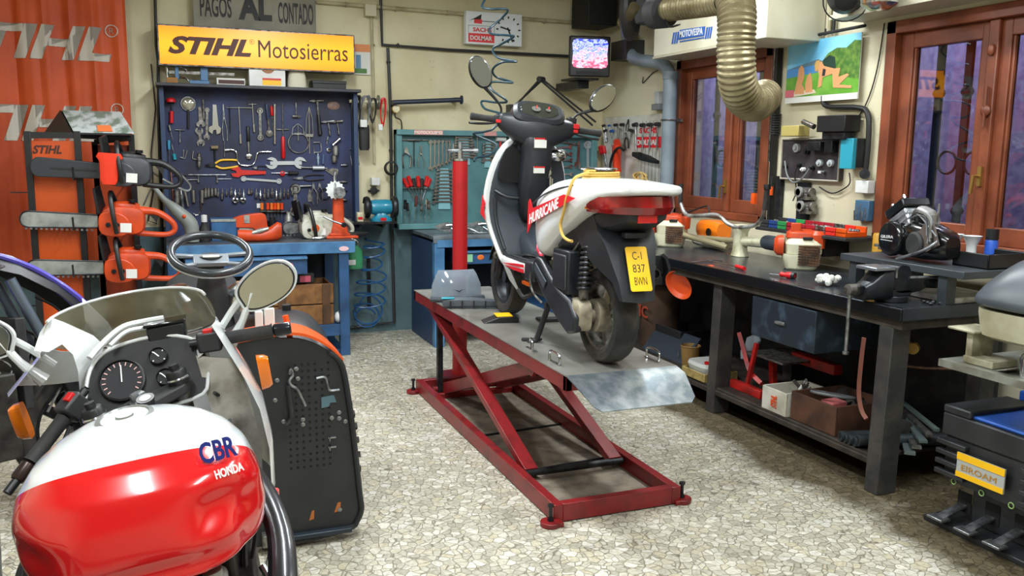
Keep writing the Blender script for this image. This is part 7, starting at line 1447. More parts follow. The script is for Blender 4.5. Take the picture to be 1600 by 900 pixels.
t.part('collar', MB().cyl((3.78, yv, p3.z-.03), (3.78, yv, p3.z+.03), .062, n=22), gp, world=True); t.part('collar', MB().cyl((3.78, yv, 1.10), (3.78, yv, 1.22), .064, n=22), gp, world=True)
t.part('pipe_clip', MB().torus((3.78, yv, AX(1035, 188, 3.78).z), Z_, .06, .007, 22, 6).box(3.84, 3.9, yv-.01, yv+.01, AX(1035, 188, 3.78).z-.01, AX(1035, 188, 3.78).z+.01), steel, world=True)
c = AX(1028, 172, 3.86); boxthing('wall_lamp_switch', 'grey cable box with thin wire above the white board', 'switch box', 3.83, 3.898, c.y-.06, c.y+.06, c.z, c.z+.05, grey)
single('upper_box', 'tall grey housing on the small cable box', 'housing', MB().box(3.84, 3.898, c.y-.03, c.y+.035, c.z+.051, c.z+.15), lgrey, bev=.004)
run2 = MB().tube([AX(1005, 120, 3.89), AX(1004, 130, 3.89), AX(1012, 122, 3.89), AX(1020, 114, 3.89), AX(1028, 110, 3.89)], .004, n=6, sub=3)
single('thin_wire', 'thin loose black wire on the wall above white board', 'wire', run2, cable)
bxm = mat('casing_cream', 'cfccb8', .4, c2='bdb8a0', sc_=3)
A, Bq = AX(1021, 89, 3.6), AX(1018, 38, 3.6)
cz0 = A.z; cz1 = 3.0
t = Thing('shutter_casing', 'cream metal casing with blue lettering above the far window', 'casing', (3.75, 5.6, cz0))
t.part('casing', MB().box(3.6, 3.895, 5.02, A.y, cz0, cz1), bxm, world=True, bev=.004)
t.part('lower_lip', MB().box(3.595, 3.895, 5.02, A.y+.005, cz0-.015, cz0), mat('lip_cream', 'b5b09a', .4), world=True)
X6 = 3.598
def C6(x, y): return AX(860+x/3.4605, y/3.4605, X6)
bl = mat('logo_blue', '2a5aa8', .4)
a, b_ = C6(695, 205), C6(830, 150)
t.part('blue_bar', MB().poly([C6(692, 215), C6(832, 193), C6(838, 142), C6(700, 162)], (-.003, 0, 0)), bl, world=True)
t.part('blue_bar', MB().poly([C6(700, 228), C6(832, 206), C6(832, 200), C6(700, 222)], (-.003, 0, 0)), bl, world=True)
for x in (656, 668, 680, 836, 848, 860): y = 180 - (x-656)*.155; t.part('blue_stripe', MB().poly([C6(x, y+58), C6(x+7, y+57), C6(x+17, y-5), C6(x+10, y-4)], (-.003, 0, 0)), bl, world=True)
c0, c1 = C6(700, 208), C6(826, 190); u = (c1-c0); t.part('casing_lettering', text_mb('MOTOVESPA', c0+V((-.0045, 0, .004)), u, Z_, u.length, .05, .002, bold=.02), white, world=True)
t = Thing('shutter_casing', 'cream metal casing above near window at top right', 'casing', (3.75, 3, 2.4))
t.part('casing', MB().box(3.66, 3.895, 1.9, 4.22, 2.40, 3.0), bxm, world=True, bev=.004); t.part('lower_lip', MB().box(3.645, 3.895, 1.9, 4.23, 2.375, 2.40), MC['lip_cream'], world=True)
t = boxthing('boiler_cover', 'white boxy cover beside the flexible duct at top', 'cover', 3.45, 3.895, 4.55, 4.98, AX(1218, 55, 3.45).z, 3.0, bxm, .006)
dm = mat('duct_foil', '8a8062', .42, .55, c2='6b6144', sc_=6, bump=.2)
def duct(name, lb, pts, r_, tail=None):
    t = Thing(name, lb, 'duct', pts[-1]); P = smooth(pts, 40); k = len(P); rr = [r_*(1+.035*math.sin(i*.62*2.4)) for i in range(k)]
    R = []; u = None
    L = 0
    for i, p in enumerate(P):
        tt = (P[min(i+1, k-1)]-P[max(i-1, 0)]).normalized(); L += (P[i]-P[i-1]).length if i else 0
        if u is None: u, v, _ = basis(tt)
        else: u = (u-tt*u.dot(tt)).normalized(); v = tt.cross(u)
        q = r_*(1+.04*math.sin(L*2*PI/.022)); R.append([p+(u*math.cos(2*PI*j/26)+v*math.sin(2*PI*j/26))*q for j in range(26)])
    t.part('hose', MB().rings(R, False), dm, world=True); t.part('hose_lining', MB().rings([[p+(V(P[i])-p)*.06 for p in r] for i, r in enumerate(R)][-40:], False), blackm, world=True)
    return t
def DX(px, py, t_): return AD(px, py, t_)
q = 3.85
t = duct('flexible_duct', 'large corrugated foil duct curving down in front of window', [DX(1130, -60, q+.2), DX(1150, 10, q), DX(1150, 80, q), DX(1152, 125, q+.05), DX(1162, 152, q+.15), DX(1180, 162, q+.35), DX(1196, 150, q+.6)], .083)
t = duct('flexible_duct', 'level corrugated foil duct at top joining the wall fan', [DX(1130, 2, 4.25), DX(1090, 8, 4.4), DX(1045, 14, 4.6), DX(1030, 16, 4.7)], .062)
t.part('end_collar', MB().cyl(DX(1040, 18, 4.6), DX(1024, 20, 4.7), .085, n=24), blackm, world=True)
t.part('strap', MB().tube([DX(1040, 30, 4.6), DX(1046, 42, 4.6), DX(1062, 38, 4.6)], .018, n=8, sub=3, flat=.3), blackm, world=True)
t = Thing('extractor_fan', 'dark round extractor fan housing at the top corner', 'fan', AX(975, 30, 3.6)); c = AX(985, 15, 3.6)
t.part('fan_ring', MB().torus(c, V((.75, -.65, 0)), .20, .05, 28, 10), mat('fan_dark', '2d2c29', .5), world=True); t.part('motor', MB().tube([AX(992, 10, 3.5), AX(982, 25, 3.5), AX(972, 36, 3.5)], .045, n=14), dm, world=True)
t.part('fan_backplate', MB().box(3.70, 3.895, c.y-.35, c.y+.12, c.z-.1, c.z+.25), grey, world=True, bev=.01)
single('fan_base', 'dark block under the extractor fan in the corner', 'block', MB().box(3.72, 3.895, AX(985, 0, 3.8).y-.1, AX(1010, 0, 3.8).y+.45, AX(1000, 90, 3.8).z, AX(1000, 60, 3.8).z), MC['fan_dark'])
XW = 3.895
def box2(nm, lb, ct, px0, px1, py0, py1, X, m, depth=None, bev=.004, parts=()):
    a, b_ = AX(px0, (py0+py1)/2, X), AX(px1, (py0+py1)/2, X); c = AX((px0+px1)/2, py1, X); d = AX((px0+px1)/2, py0, X)
    t = Thing(nm, lb, ct, ((X+XW)/2, (a.y+b_.y)/2, c.z)); t.part('body', MB().box(X, XW if depth is None else X+depth, b_.y, a.y, c.z, d.z), m, world=True, bev=bev); t.bb = (a.y, b_.y, c.z, d.z); return t
t = box2('poster', 'colour calendar poster of sunbathers on a lawn on wall', 'poster', 1230, 1343, 60, 158, 3.86, paper, .006, 0)
ya, yb3, z0, z1 = t.bb; W_, Hh = ya-yb3, z1-z0
def pbox(nm, u0, u1, v0, v1, m, d=.001): return t.part(nm, MB().box(3.86-d, 3.86, ya-W_*u1, ya-W_*u0, z0+Hh*v0, z0+Hh*v1), m, world=True)
def ppoly(nm, P, m, d=.002): return t.part(nm, MB().poly([(3.86-d, ya-W_*u_, z0+Hh*v_) for u_, v_ in P], (d*.5, 0, 0)), m, world=True)
pbox('sky', 0, 1, .55, 1, mat('poster_sky', '5fb0d8', .3, c2='8fd0e8', sc_=3)); ppoly('lawn', [(0, .1), (1, .1), (1, .5), (.5, .5), (0, .42)], mat('poster_lawn', '5c9a34', .35, c2='7ab04a', sc_=9), .0015)
ppoly('water', [(0, .42), (.55, .48), (.55, .60), (0, .56)], mat('poster_water', '4a8cc8', .3)); ppoly('hills', [(0, .56), (.2, .62), (.45, .68), (.55, .62), (.55, .6), (0, .56)], mat('poster_hill', '5a7a8a', .4), .0025)
ppoly('trees', [(.5, .45), (.5, .62), (.58, .75), (.7, .82), (.82, .80), (.92, .9), (1, .88), (1, .3), (.8, .36), (.62, .42)], mat('poster_trees', '3e6a2c', .4, c2='6a8a3a', sc_=30), .003)
ppoly('dark_tree', [(.52, .45), (.52, .65), (.6, .72), (.68, .68), (.7, .5), (.64, .42)], mat('poster_dark_tree', '1e3a30', .5), .0035)
sk = mat('poster_skin', 'd89a6a', .4)
ppoly('towel', [(.1, .1), (.45, .14), (.42, .2), (.14, .2)], mat('poster_towel', 'd8c8b0', .5), .0036)
ppoly('seated_figure', [(.14, .15), (.28, .14), (.28, .22), (.24, .3), (.27, .42), (.26, .55), (.22, .62), (.18, .55), (.17, .4), (.15, .28)], sk, .004)
ppoly('second_figure', [(.3, .16), (.4, .16), (.38, .38), (.35, .48), (.31, .42), (.29, .28)], sk, .0042)
ppoly('kneeling_figure', [(.47, .22), (.52, .24), (.53, .38), (.66, .42), (.68, .2), (.92, .17), (.92, .21), (.76, .24), (.88, .38), (.85, .40), (.74, .36), (.76, .5), (.68, .5), (.54, .56), (.5, .64), (.44, .60), (.46, .5), (.48, .42)], sk, .0044)
ppoly('swimwear', [(.52, .40), (.56, .40), (.57, .5), (.53, .52)], mat('poster_dark', '2a2f3a', .5), .005); ppoly('hair', [(.41, .60), (.43, .66), (.48, .66), (.47, .58), (.45, .48), (.42, .5)], mat('poster_hair', 'c8a05a', .5), .005)
pbox('white_strip', 0, 1, 0, .09, paper, .0045); pbox('pink_block', 0, .13, .1, .22, mat('poster_pink', 'd06a78', .5), .0052)
t.part('poster_rail', MB().tube([AX(1240, 62, 3.85), AX(1300, 50, 3.85), AX(1352, 40, 3.85)], .01, n=8).tube([AX(1290, 55, 3.87), AX(1290, 45, 3.87)], .006, n=6), blackm, world=True)
t = box2('switch_panel', 'dark electrical test panel with sockets and looping cable', 'panel', 1222, 1312, 217, 281, 3.86, mat('panel_brown', '2b262a', .5, c2='3a3438', sc_=10), None)
ya, yb3, z0, z1 = t.bb; W_, Hh = ya-yb3, z1-z0
t.part('panel_frame', MB().tube([(3.856, ya, z1), (3.856, yb3, z1), (3.856, yb3, z0), (3.856, ya, z0)], .007, n=6, closed=True), mat('frame_beige', 'a8a396', .5), world=True)
def on(u, v, d=0): return V((3.86-d, ya-W_*u, z0+Hh*v))
for u_, v_, r_, m in ((.28, .78, .028, lgrey), (.47, .7, .022, dark_steel), (.7, .42, .022, lgrey), (.88, .42, .022, lgrey), (.42, .25, .014, white), (.1, .3, .012, dark_steel), (.35, .35, .014, dark_steel), (.58, .3, .014, dark_steel), (.78, .2, .012, steel)):
    t.part('dial', MB().cyl(on(u_, v_), on(u_, v_, .02), r_, n=18).cyl(on(u_, v_, .02), on(u_, v_, .032), r_*.5, n=12), m, world=True)
t.part('transformer', MB().obox(on(.68, .82, .03), X_, Y_, Z_, .03, .06, .028), dark_steel, world=True, bev=.004); t.part('transformer', MB().obox(on(.9, .8, .025), X_, Y_, Z_, .025, .035, .035), dark_steel, world=True, bev=.004)
t.part('white_label', MB().obox(on(.7, .2, .002), X_, Y_, Z_, .002, .02, .008), white, world=True)
t.part('looping_cable', MB().tube([on(.1, .45, .02), on(.18, .1, .03), on(.3, -.08, .03), on(.45, .02, .03), on(.58, .33, .02)], .006, n=8, sub=6), cable_g, world=True)
t.part('looping_cable', MB().tube([on(.35, .35, .02), on(.3, .1, .02), on(.32, -.3, .01), on(.27, -.55, .01)], .004, n=7, sub=6), cable, world=True)
t = box2('charger', 'teal and black charger hanging right of the switch panel', 'charger', 1312, 1332, 216, 264, 3.80, mat('charger_teal', '2a93a8', .4), .03); t2b = t.bb
t.part('dark_side', MB().box(3.83, 3.895, t2b[1], t2b[0], t2b[2]+.01, t2b[3]), blackm, world=True, bev=.004)
single('transformer_block', 'yellowish transformer block on top of the switch panel', 'transformer', MB().box(3.76, 3.85, AX(1268, 0, 3.8).y, AX(1240, 0, 3.8).y, AX(1255, 213, 3.8).z, AX(1255, 196, 3.8).z), mat('transformer_yellow', 'a89a58', .5), bev=.005)
single('chrome_tube', 'short chrome tube leaning on yellowish transformer block', 'tube', MB().cyl(AX(1255, 190, 3.76), AX(1272, 198, 3.76), .017, n=14), chrome)
t = box2('power_supply', 'black boxy power supply standing on the switch panel', 'power supply', 1276, 1320, 180, 206, 3.76, black, .12); t.part('lower_fitting', MB().box(3.78, 3.86, t.bb[1]+.02, t.bb[0]-.03, t.bb[2]-.045, t.bb[2]), dark_steel, world=True, bev=.004)
t = Thing('cable_conduit', 'thick black conduit arching over and down right of panel', 'conduit', AX(1350, 275, 3.87)); t.part('tube', MB().tube([AX(1286, 150, 3.87), AX(1292, 166, 3.87), AX(1340, 168, 3.87), AX(1356, 178, 3.87), AX(1357, 220, 3.87), AX(1352, 272, 3.87)], .016, n=10, sub=5), cable, world=True)
t.part('joint_box', MB().cyl(AX(1351, 272, 3.88), AX(1351, 272, 3.83), .03, n=14), dark_steel, world=True)
t = box2('junction_box', 'white junction box below thick black conduit on the wall', 'junction box', 1336, 1356, 282, 302, 3.84, white)
single('thin_cable', 'thin black cable sagging across wall below switch panel', 'cable', MB().tube([AX(1280, 292, 3.88), AX(1300, 302, 3.88), AX(1320, 294, 3.88), AX(1328, 285, 3.88), AX(1327, 270, 3.88)], .004, n=6, sub=5), cable)
single('thin_cable', 'thin black cable running diagonally beside the poster', 'cable', MB().tube([AX(1382, 36, 3.89), AX(1370, 110, 3.89), AX(1352, 165, 3.89), AX(1325, 203, 3.89)], .004, n=6, sub=4), cable)
t = box2('bit_rack', 'small blue rack of drill bits on the wall', 'bit rack', 1335, 1357, 313, 345, 3.85, mat('rack_blue', '3d6280', .5)); bb = t.bb
for k in range(5): t.part('drill_bit', MB().cyl((3.835-.008*(k % 2), bb[0]-.02-.022*k, bb[2]-.0), (3.83, bb[0]-.02-.022*k, bb[2]+.06+.02*(k % 3)), .004, n=6), steel, world=True)
zs3 = AX(1275, 362, 3.75).z
t = Thing('parts_shelf', 'dark wall shelf carrying coloured parts trays', 'shelf', (3.8, 4.55, zs3)); y0, y1 = AX(1350, 362, 3.75).y, AX(1205, 357, 3.75).y
t.part('shelf_board', MB().box(3.62, 3.895, y0, y1, zs3-.02, zs3), blackm, world=True, bev=.003); t.part('bracket', MB().box(3.7, 3.895, (y0+y1)/2-.15, (y0+y1)/2-.13, zs3-.14, zs3-.02), blackm, world=True)
cols = [(blackm, 'black'), (mat('tray_blue', '24407a', .4), 'blue'), (mat('tray_green', '2f8a4a', .4), 'green'), (mat('tray_dkred', '9a1c2a', .4), 'dark red'), (mat('tray_dkred', '9a1c2a', .4), 'crimson'), (mat('tray_dkred', '9a1c2a', .4), 'wine red'), (steel_old, 'grey metal'), (mat('tray_red', 'd42a20', .4), 'bright red'), (orange, 'orange')]
n = len(cols); dy = (y1-y0-.04)/n
for i, (m, cn) in enumerate(cols):
    ye = y1-.02-i*dy; T = Thing('parts_tray', '%s parts tray on wall shelf, %s of nine' % (cn, ORD[i]), 'tray', (3.7, ye-dy/2, zs3))
    T.part('tray', MB().box(3.64, 3.80, ye-dy+.006, ye, zs3+.001, zs3+.03).box(3.64, 3.655, ye-dy+.006, ye, zs3+.02, zs3+.05).box(3.785, 3.80, ye-dy+.006, ye, zs3+.02, zs3+.06), m, world=True, bev=.003)
    b = MB()
    for k in range(7): c = V((3.67+random.random()*.1, ye-dy+.02+random.random()*(dy-.035), zs3+.036)); b.ell(c, (.012, .01, .01), 6, 4)
    T.part('small_parts', b, random.choice((steel, steel_old, dark_steel)), world=True, kind='stuff')
for i, (px, py) in enumerate(((1258, 300), (1260, 322))):
    c = AX(px, py, 3.84); T = Thing('carburettor', ('upper', 'lower')[i]+' of two small carburettors hanging below switch panel', 'carburettor', c)
    T.part('body', MB().cyl(c+V((0, .07, 0)), c+V((0, -.07, 0)), .03, n=16).box(c.x-.03, c.x+.05, c.y-.05, c.y+.03, c.z-.05, c.z-.01), steel_old, world=True, bev=.003); T.part('flange', MB().cyl(c+V((-.05, .01, 0)), c+V((-.035, .01, 0)), .035, n=18).cyl(c+V((-.05, .01, 0)), c+V((.05, .01, 0)), .022, n=14), alu, world=True)
single('steel_column', 'dark column behind the two small carburettors', 'column', MB().box(3.86, 3.893, AX(1278, 0, 3.87).y-.02, AX(1266, 0, 3.87).y, zs3+.0, AX(1270, 286, 3.87).z), dark_steel)
t = Thing('cable_chain', 'black vertical cable duct with ribbed section beside poster', 'cable duct', AX(1215, 340, 3.86)); top, bot = AX(1217, 62, 3.86), AX(1212, 330, 3.86)
t.part('tube', MB().box(3.85, 3.89, top.y-.012, top.y+.012, AX(1212, 345, 3.86).z, top.z), cable, world=True)
b = MB();
for k in range(9): z = AX(1215, 180, 3.86).z-.016*k; b.box(3.845, 3.893, top.y-.028, top.y+.028, z, z+.009)
t.part('ribs', b, blackm, world=True); t.part('second_tube', MB().box(3.86, 3.89, top.y+.03, top.y+.045, 1.55, top.z), steel_old, world=True)
single('steel_rule', 'long black flat steel bar hanging beside window frame', 'bar', MB().box(3.865, 3.893, bot.y-.03, bot.y+.02, AX(1214, 343, 3.87).z, AX(1214, 275, 3.87).z), dark_steel)
t = Thing('orange_marker', 'orange tipped tool hanging on window frame post', 'tool', AX(1204, 315, 3.86)); c = AX(1205, 305, 3.86); t.part('grip', MB().cyl(c, c+V((0, 0, .06)), .012, n=10), orange, world=True); t.part('shaft', MB().cyl(c+V((0, 0, .06)), c+V((0, 0, .13)), .014, n=10), black, world=True)
single('green_strip', 'thin bright green strip on the right jamb of far window', 'strip', MB().box(3.885, 3.8985, 5.005, 5.02, 1.6, 1.95), mat('neon_green', '6acb3a', .4))
t = Thing('reflector_lamp', 'round black metal lamp reflector hanging at top beside casing', 'lamp', AX(1325, 5, 3.6)); c = AX(1322, -8, 3.6)
t.part('reflector', MB().lathe([(.02, .1), (.06, .09), (.10, .03), (.105, 0)], c, (-.5, -.6, -.4), n=26), black, world=True); t.part('guard_wire', MB().torus(c+V((-.05, -.06, -.04)), (-.5, -.6, -.4), .12, .004, 26, 5), dark_steel, world=True); t.part('arm', MB().tube([c, c+V((.15, .1, .2)), c+V((.29, .12, .25))], .012, n=8), dark_steel, world=True)
t = Thing('steel_bowl_lamp', 'shiny steel bowl reflector at top edge right of black lamp', 'lamp', AX(1375, 5, 3.5)); c = AX(1375, -6, 3.55); t.part('bowl', MB().lathe([(.10, 0), (.095, -.04), (.05, -.07), (0, -.075)], c, (0, 0, 1), n=24), chrome, world=True); t.part('arm', MB().cyl(c, c+V((.3, .02, .1)), .01, n=8), dark_steel, world=True)
t = Thing('wall_conduit', 'pair of vertical grey and black pipes above the poster', 'pipe', AX(1300, 45, 3.87))
for px, m in ((1296, creamp), (1302, cable)): c = AX(px, 48, 3.87); t.part('pipe', MB().cyl((3.87, c.y, c.z), (3.87, c.y, 3.1), .012, n=10), m, world=True)
bz = BZ+.001
yc = mat('aged_white', 'cfcdb0', .45, c2='8f8d68', sc_=10, lo=.5, hi=.75)
def cutter_head(T, c, a, s=1.0, gr=True):
    """brushcutter engine: tank, shroud, grille and orange starter cover, at floor point c, turned a about z"""
    M = Matrix.Translation(c) @ Matrix.Rotation(a, 4, 'Z') @ Matrix.Scale(s, 4)
    def b(): m = MB(); m.T = T.inv @ M; return m
    T.part('fuel_tank', b().rings([sring((0, 0, z), X_, Y_, a_, b_, 18, 4) for z, a_, b_ in ((0, .075, .07), (.01, .085, .08), (.07, .10, .09), (.085, .10, .09))]), yc)
    T.part('engine_shroud', b().rings([sring((.01, 0, z), X_, Y_, a_, b_, 18, 4) for z, a_, b_ in ((.087, .095, .085), (.14, .10, .09), (.17, .08, .07))]), yc)
    T.part('starter_cover', b().rings([sring((x, .0, .125), Y_, Z_, a_, b_, 18, 3.6) for x, a_, b_ in ((-.095, .07, .055), (-.125, .065, .052), (-.14, .045, .035))]), so)
    g = b()
    for k in range(8): g.box(-.02+.0, .09, -.098, -.088, .03+.014*k, .037+.014*k)
    for k in range(7): g.box(.0+.014*k, .004+.014*k, -.099, -.09, .03, .135)
    T.part('muffler_grille', g, rust)
    T.part('orange_cap', b().rings([sring((.0, .0, z), X_, Y_, a_, b_, 16, 3.4) for z, a_, b_ in ((.17, .085, .07), (.2, .08, .065), (.215, .05, .04))]).box(-.06, -.01, -.05, -.01, .2, .25), so, bev=.004)
    T.part('air_filter', b().rings([sring((.08, .0, z), X_, Y_, a_, b_, 16, 3) for z, a_, b_ in ((.12, .04, .075), (.19, .045, .075), (.21, .03, .06))]), so if gr else yc)
    T.part('lettering_plate', b().box(-.142, -.139, -.02, .02, .115, .135), red)
    T.part('dark_lever', b().box(.0, .05, -.085, -.05, .165, .18), black, bev=.003)
t = Thing('brushcutter', 'near brushcutter with orange and cream engine and handlebar on bench', 'brushcutter', (3.55, 4.28, bz))
cutter_head(t, V((3.58, 4.27, bz)), rad(-35), 1.12)
t.part('clutch_neck', MB().lathe([(.075, 0), (.06, .03), (.045, .05), (.04, .09)], (3.595, 4.40, bz+.125), (.03, 1, 0), n=20), yc, world=True)
t.part('rubber_sleeve', MB().lathe([(.042, 0), (.047, .02), (.047, .15), (.042, .17)], (3.60, 4.48, bz+.125), (.05, 1, 0), n=18), mat('sleeve_blue_grey', '343c44', .5), world=True)
t.part('drive_tube', MB().cyl((3.605, 4.64, bz+.125), (3.63, 4.95, bz+.10), .04, .03, n=16), yc, world=True)
t.part('drive_tube', MB().cyl((3.63, 4.95, bz+.10), (3.72, 6.1, bz+.04), .019, n=14), mat('tube_ochre', 'a39a78', .4, .3), world=True)
t.part('harness_plate', MB().rings([sring((3.62, 4.93, bz+z), X_, Y_, a, b_, 14, 3.5) for z, a, b_ in ((.0, .05, .06), (.05, .04, .045), (.16, .04, .045), (.2, .055, .06), (.215, .05, .05))]), yc, world=True, bev=.003)
hp = [AX(1062, 296, 3.5), AX(1063, 315, 3.5), AX(1072, 335, 3.5), AX(1092, 337, 3.5), AX(1120, 336, 3.52), AX(1138, 350, 3.55), AX(1155, 355, 3.58), AX(1180, 352, 3.56), AX(1192, 338, 3.52), AX(1195, 322, 3.5)]
t.part('handlebar', MB().tube(hp, .0135, n=12, sub=5), alu, world=True)
t.part('hand_grip', MB().cyl(AX(1063, 318, 3.5), AX(1064, 287, 3.5), .017, n=14), rubber, world=True); t.part('hand_grip', MB().cyl(AX(1195, 328, 3.5), AX(1199, 293, 3.5), .017, n=14), rubber, world=True)
t.part('throttle_control', MB().cyl(AX(1199, 296, 3.5), AX(1199, 288, 3.5), .022, n=14), dark_steel, world=True); t.part('orange_trigger', MB().box(3.46, 3.48, AX(1204, 0, 3.5).y, AX(1198, 0, 3.5).y, AX(1200, 320, 3.5).z, AX(1200, 303, 3.5).z), orange, world=True)
t.part('throttle_cable', MB().tube([AX(1066, 336, 3.52), AX(1080, 330, 3.56), AX(1105, 322, 3.6), AX(1108, 334, 3.6)], .006, n=7, sub=4), cable, world=True)
t = Thing('brushcutter', 'far brushcutter with orange cover and cream tank behind scooter tail', 'brushcutter', (3.5, 5.62, bz)); cutter_head(t, V((3.50, 5.62, bz)), rad(-40), 1.15)
t.part('drive_tube', MB().cyl((3.52, 5.50, bz+.1), (3.64, 5.10, bz+.04), .022, n=14), MC['tube_ochre'], world=True); t.part('front_cap', MB().cyl((3.50, 5.79, bz+.15), (3.49, 5.83, bz+.15), .06, n=18), white, world=True)
t = Thing('orange_engine_cover', 'bright orange saw engine cover lying behind the brushcutter tube', 'cover', (3.76, 5.4, bz)); c = AX(1112, 355, 3.74)
t.part('cover', MB().rings([sring((3.76, y, c.z-.02), X_, Z_, a, b_, 16, 3.6) for y, a, b_ in ((c.y+.16, .05, .04), (c.y+.1, .08, .07), (c.y-.05, .085, .075), (c.y-.13, .06, .055))]), mat('cover_orange', 'ee7a12', .35), world=True)
t.part('opening', MB().cyl((3.675, c.y-.06, c.z-.03), (3.67, c.y-.06, c.z-.03), .03, n=14), black, world=True)
single('support_block', 'pale rag and block under the orange engine cover', 'rag', MB().ell((3.72, c.y, bz+.035), (.07, .2, .035), 14, 8), mat('rag_white', 'b9b6a4', .9, bump=.6, bsc=30))
a, b_, cc = AZ(1080, 411, bz), AZ(1128, 407, bz), AZ(1163, 423, bz)
t = Thing('tee_driver', 'long tee handled screwdriver with red grip lying on bench', 'screwdriver', cc); m_ = (AZ(1108, 409, bz))
t.part('cross_bar', MB().cyl(a+V((0, 0, .006)), b_+V((0, 0, .006)), .004, n=8), chrome, world=True); t.part('shank', MB().cyl(m_+V((0, 0, .008)), AZ(1150, 419, bz)+V((0, 0, .01)), .004, n=8), chrome, world=True); t.part('handle', MB().cyl(AZ(1150, 419, bz)+V((0, 0, .012)), cc+V((0, 0, .012)), .012, n=12), red, world=True)
a, b_, cc = AZ(1203, 431, bz), AZ(1218, 433, bz), AZ(1242, 436, bz)
t = Thing('screwdriver', 'stubby red screwdriver lying on the bench before the near brushcutter', 'screwdriver', b_)
t.part('shank', MB().cyl(a+V((0, 0, .012)), b_+V((0, 0, .014)), .004, n=8), chrome, world=True); d = (cc-b_); t.part('handle', MB().lathe([(.008, 0), (.016, .01), (.012, .03), (.019, .05), (.019, d.length-.012), (.01, d.length)], b_+V((0, 0, .017)), d, n=14), red, world=True); t.part('black_cap', MB().cyl(cc+V((0, 0, .017))-d.normalized()*.02, cc+V((0, 0, .017)), .0195, n=14), black, world=True)
random.seed(8); c = AZ(1293, 446, bz); b = MB()
for k in range(16): b.ell(c+V((random.uniform(-.04, .04), random.uniform(-.05, .05), .02+.035*random.random())), (random.uniform(.012, .026), random.uniform(.012, .026), random.uniform(.012, .022)), 7, 5)
single('white_rag', 'crumpled white rag lying on bench edge beside the vice', 'rag', b, mat('rag_bright', 'd8d8cf', .9, bump=.7, bsc=60))
t = Thing('bench_vice', 'black steel bench vice clamped on near corner of the bench', 'vice', (3.2, 3.2, bz)); vm = mat('vice_dark', '202226', .35, .5, c2='33353a', sc_=10)
t.part('base', MB().cyl((3.22, 3.18, bz), (3.22, 3.18, bz+.03), .075, n=24).box(3.16, 3.28, 3.12, 3.24, bz+.03, bz+.06), vm, world=True, bev=.004)
t.part('fixed_jaw', MB().prism([(p.x, p.y) for p in smooth([(3.18, bz+.05, 0), (3.34, bz+.05, 0), (3.38, bz+.09, 0), (3.36, bz+.12, 0), (3.28, bz+.12, 0), (3.26, bz+.17, 0), (3.19, bz+.17, 0)], 3, True)], (0, 3.12, 0), X_, Z_, (0, .12, 0)), vm, world=True, bev=.005)
t.part('moving_jaw', MB().rings([sring((x, 3.18, bz+z), Y_, Z_, a, b_, 16, 4) for x, z, a, b_ in ((3.02, .05, .045, .035), (3.06, .06, .05, .045), (3.12, .085, .06, .075), (3.165, .09, .065, .08))]), vm, world=True)
t.part('anvil_top', MB().box(3.05, 3.17, 3.115, 3.245, bz+.155, bz+.172), mat('worn_steel_top', '9aa0a8', .3, .8), world=True, bev=.004); t.part('jaw_plates', MB().box(3.172, 3.182, 3.115, 3.245, bz+.12, bz+.17), steel, world=True)
t.part('slide', MB().box(2.99, 3.3, 3.15, 3.21, bz+.045, bz+.085), vm, world=True, bev=.004); t.part('screw_boss', MB().cyl((2.95, 3.18, bz+.065), (3.02, 3.18, bz+.065), .026, n=18), steel_old, world=True)
a = V((2.965, 3.18, bz+.06)); hb_ = AX(1313, 547, 2.965); hb_.y = 3.18; t.part('handle_rod', MB().cyl(a+V((0, 0, .03)), V((2.965, 3.18, hb_.z)), .0085, n=12), steel, world=True); t.part('handle_knob', MB().cyl(V((2.965, 3.18, hb_.z-.012)), V((2.965, 3.18, hb_.z)), .015, n=12), steel, world=True)
t.part('tail_bar', MB().cyl((3.36, 3.15, bz+.09), (3.5, 3.08, bz+.09), .03, n=14), vm, world=True); t.part('clamp_lever', MB().cyl((3.24, 3.10, bz+.12), (3.40, 3.07, bz+.12), .008, n=8), steel, world=True)
b = MB()
for k in range(16): b.ell((3.36+random.uniform(-.06, .07), 3.04+random.uniform(-.03, .04), bz+.008), (.014, .012, .008), 6, 4)
props(single('loose_nuts', 'scatter of dark nuts lying beside the bench vice', 'nuts', b, dark_steel), kind='stuff')
Z0 = SZ+.001; ek = mat('engine_black', '121315', .22, .3, coat=.5); ea = mat('engine_alloy', 'b4b9bd', .28, .75, c2='8b8f92', sc_=12)
t = Thing('engine', 'black and silver motorcycle engine on raised shelf of bench', 'engine', (3.55, 3.3, Z0))
EM = Matrix.Translation((3.5, 3.3, Z0)) @ Matrix.Rotation(rad(-100), 4, 'Z')      # local x along the bench towards the camera side
def eb(): m = MB(); m.T = t.inv @ EM; return m
t.part('crankcase', eb().rings([sring((x, .0, z), Y_, Z_, a, b_, 18, 3) for x, z, a, b_ in ((-.16, .10, .07, .08), (-.08, .11, .09, .10), (.08, .10, .09, .09), (.2, .09, .07, .07), (.24, .085, .04, .05))]), ek, bev=0)
t.part('clutch_cover', eb().lathe([(.088, 0), (.088, .02), (.08, .032), (.05, .036), (0, .036)], (-.09, -.085, .098), (0, -1, 0), n=30), ek)
t.part('cover_lettering', text_mb('GILERA', EM @ V((-.145, -.1215, .098)), EM.to_3x3() @ V((1, 0, .05)), Z_, .10, .015, .001, bold=.02), white, world=True)
t.part('cover_line', eb().box(-.145, -.05, -.1225, -.1205, .088, .091), white)
t.part('side_cover', eb().lathe([(.06, 0), (.06, .02), (.05, .03), (0, .03)], (.09, -.08, .09), (0, -1, 0), n=24), blackm)
cy = (V((-.04, 0, .12)), V((-.12, 0, .25))); d = (cy[1]-cy[0]).normalized(); s_ = V((d.z, 0, -d.x))
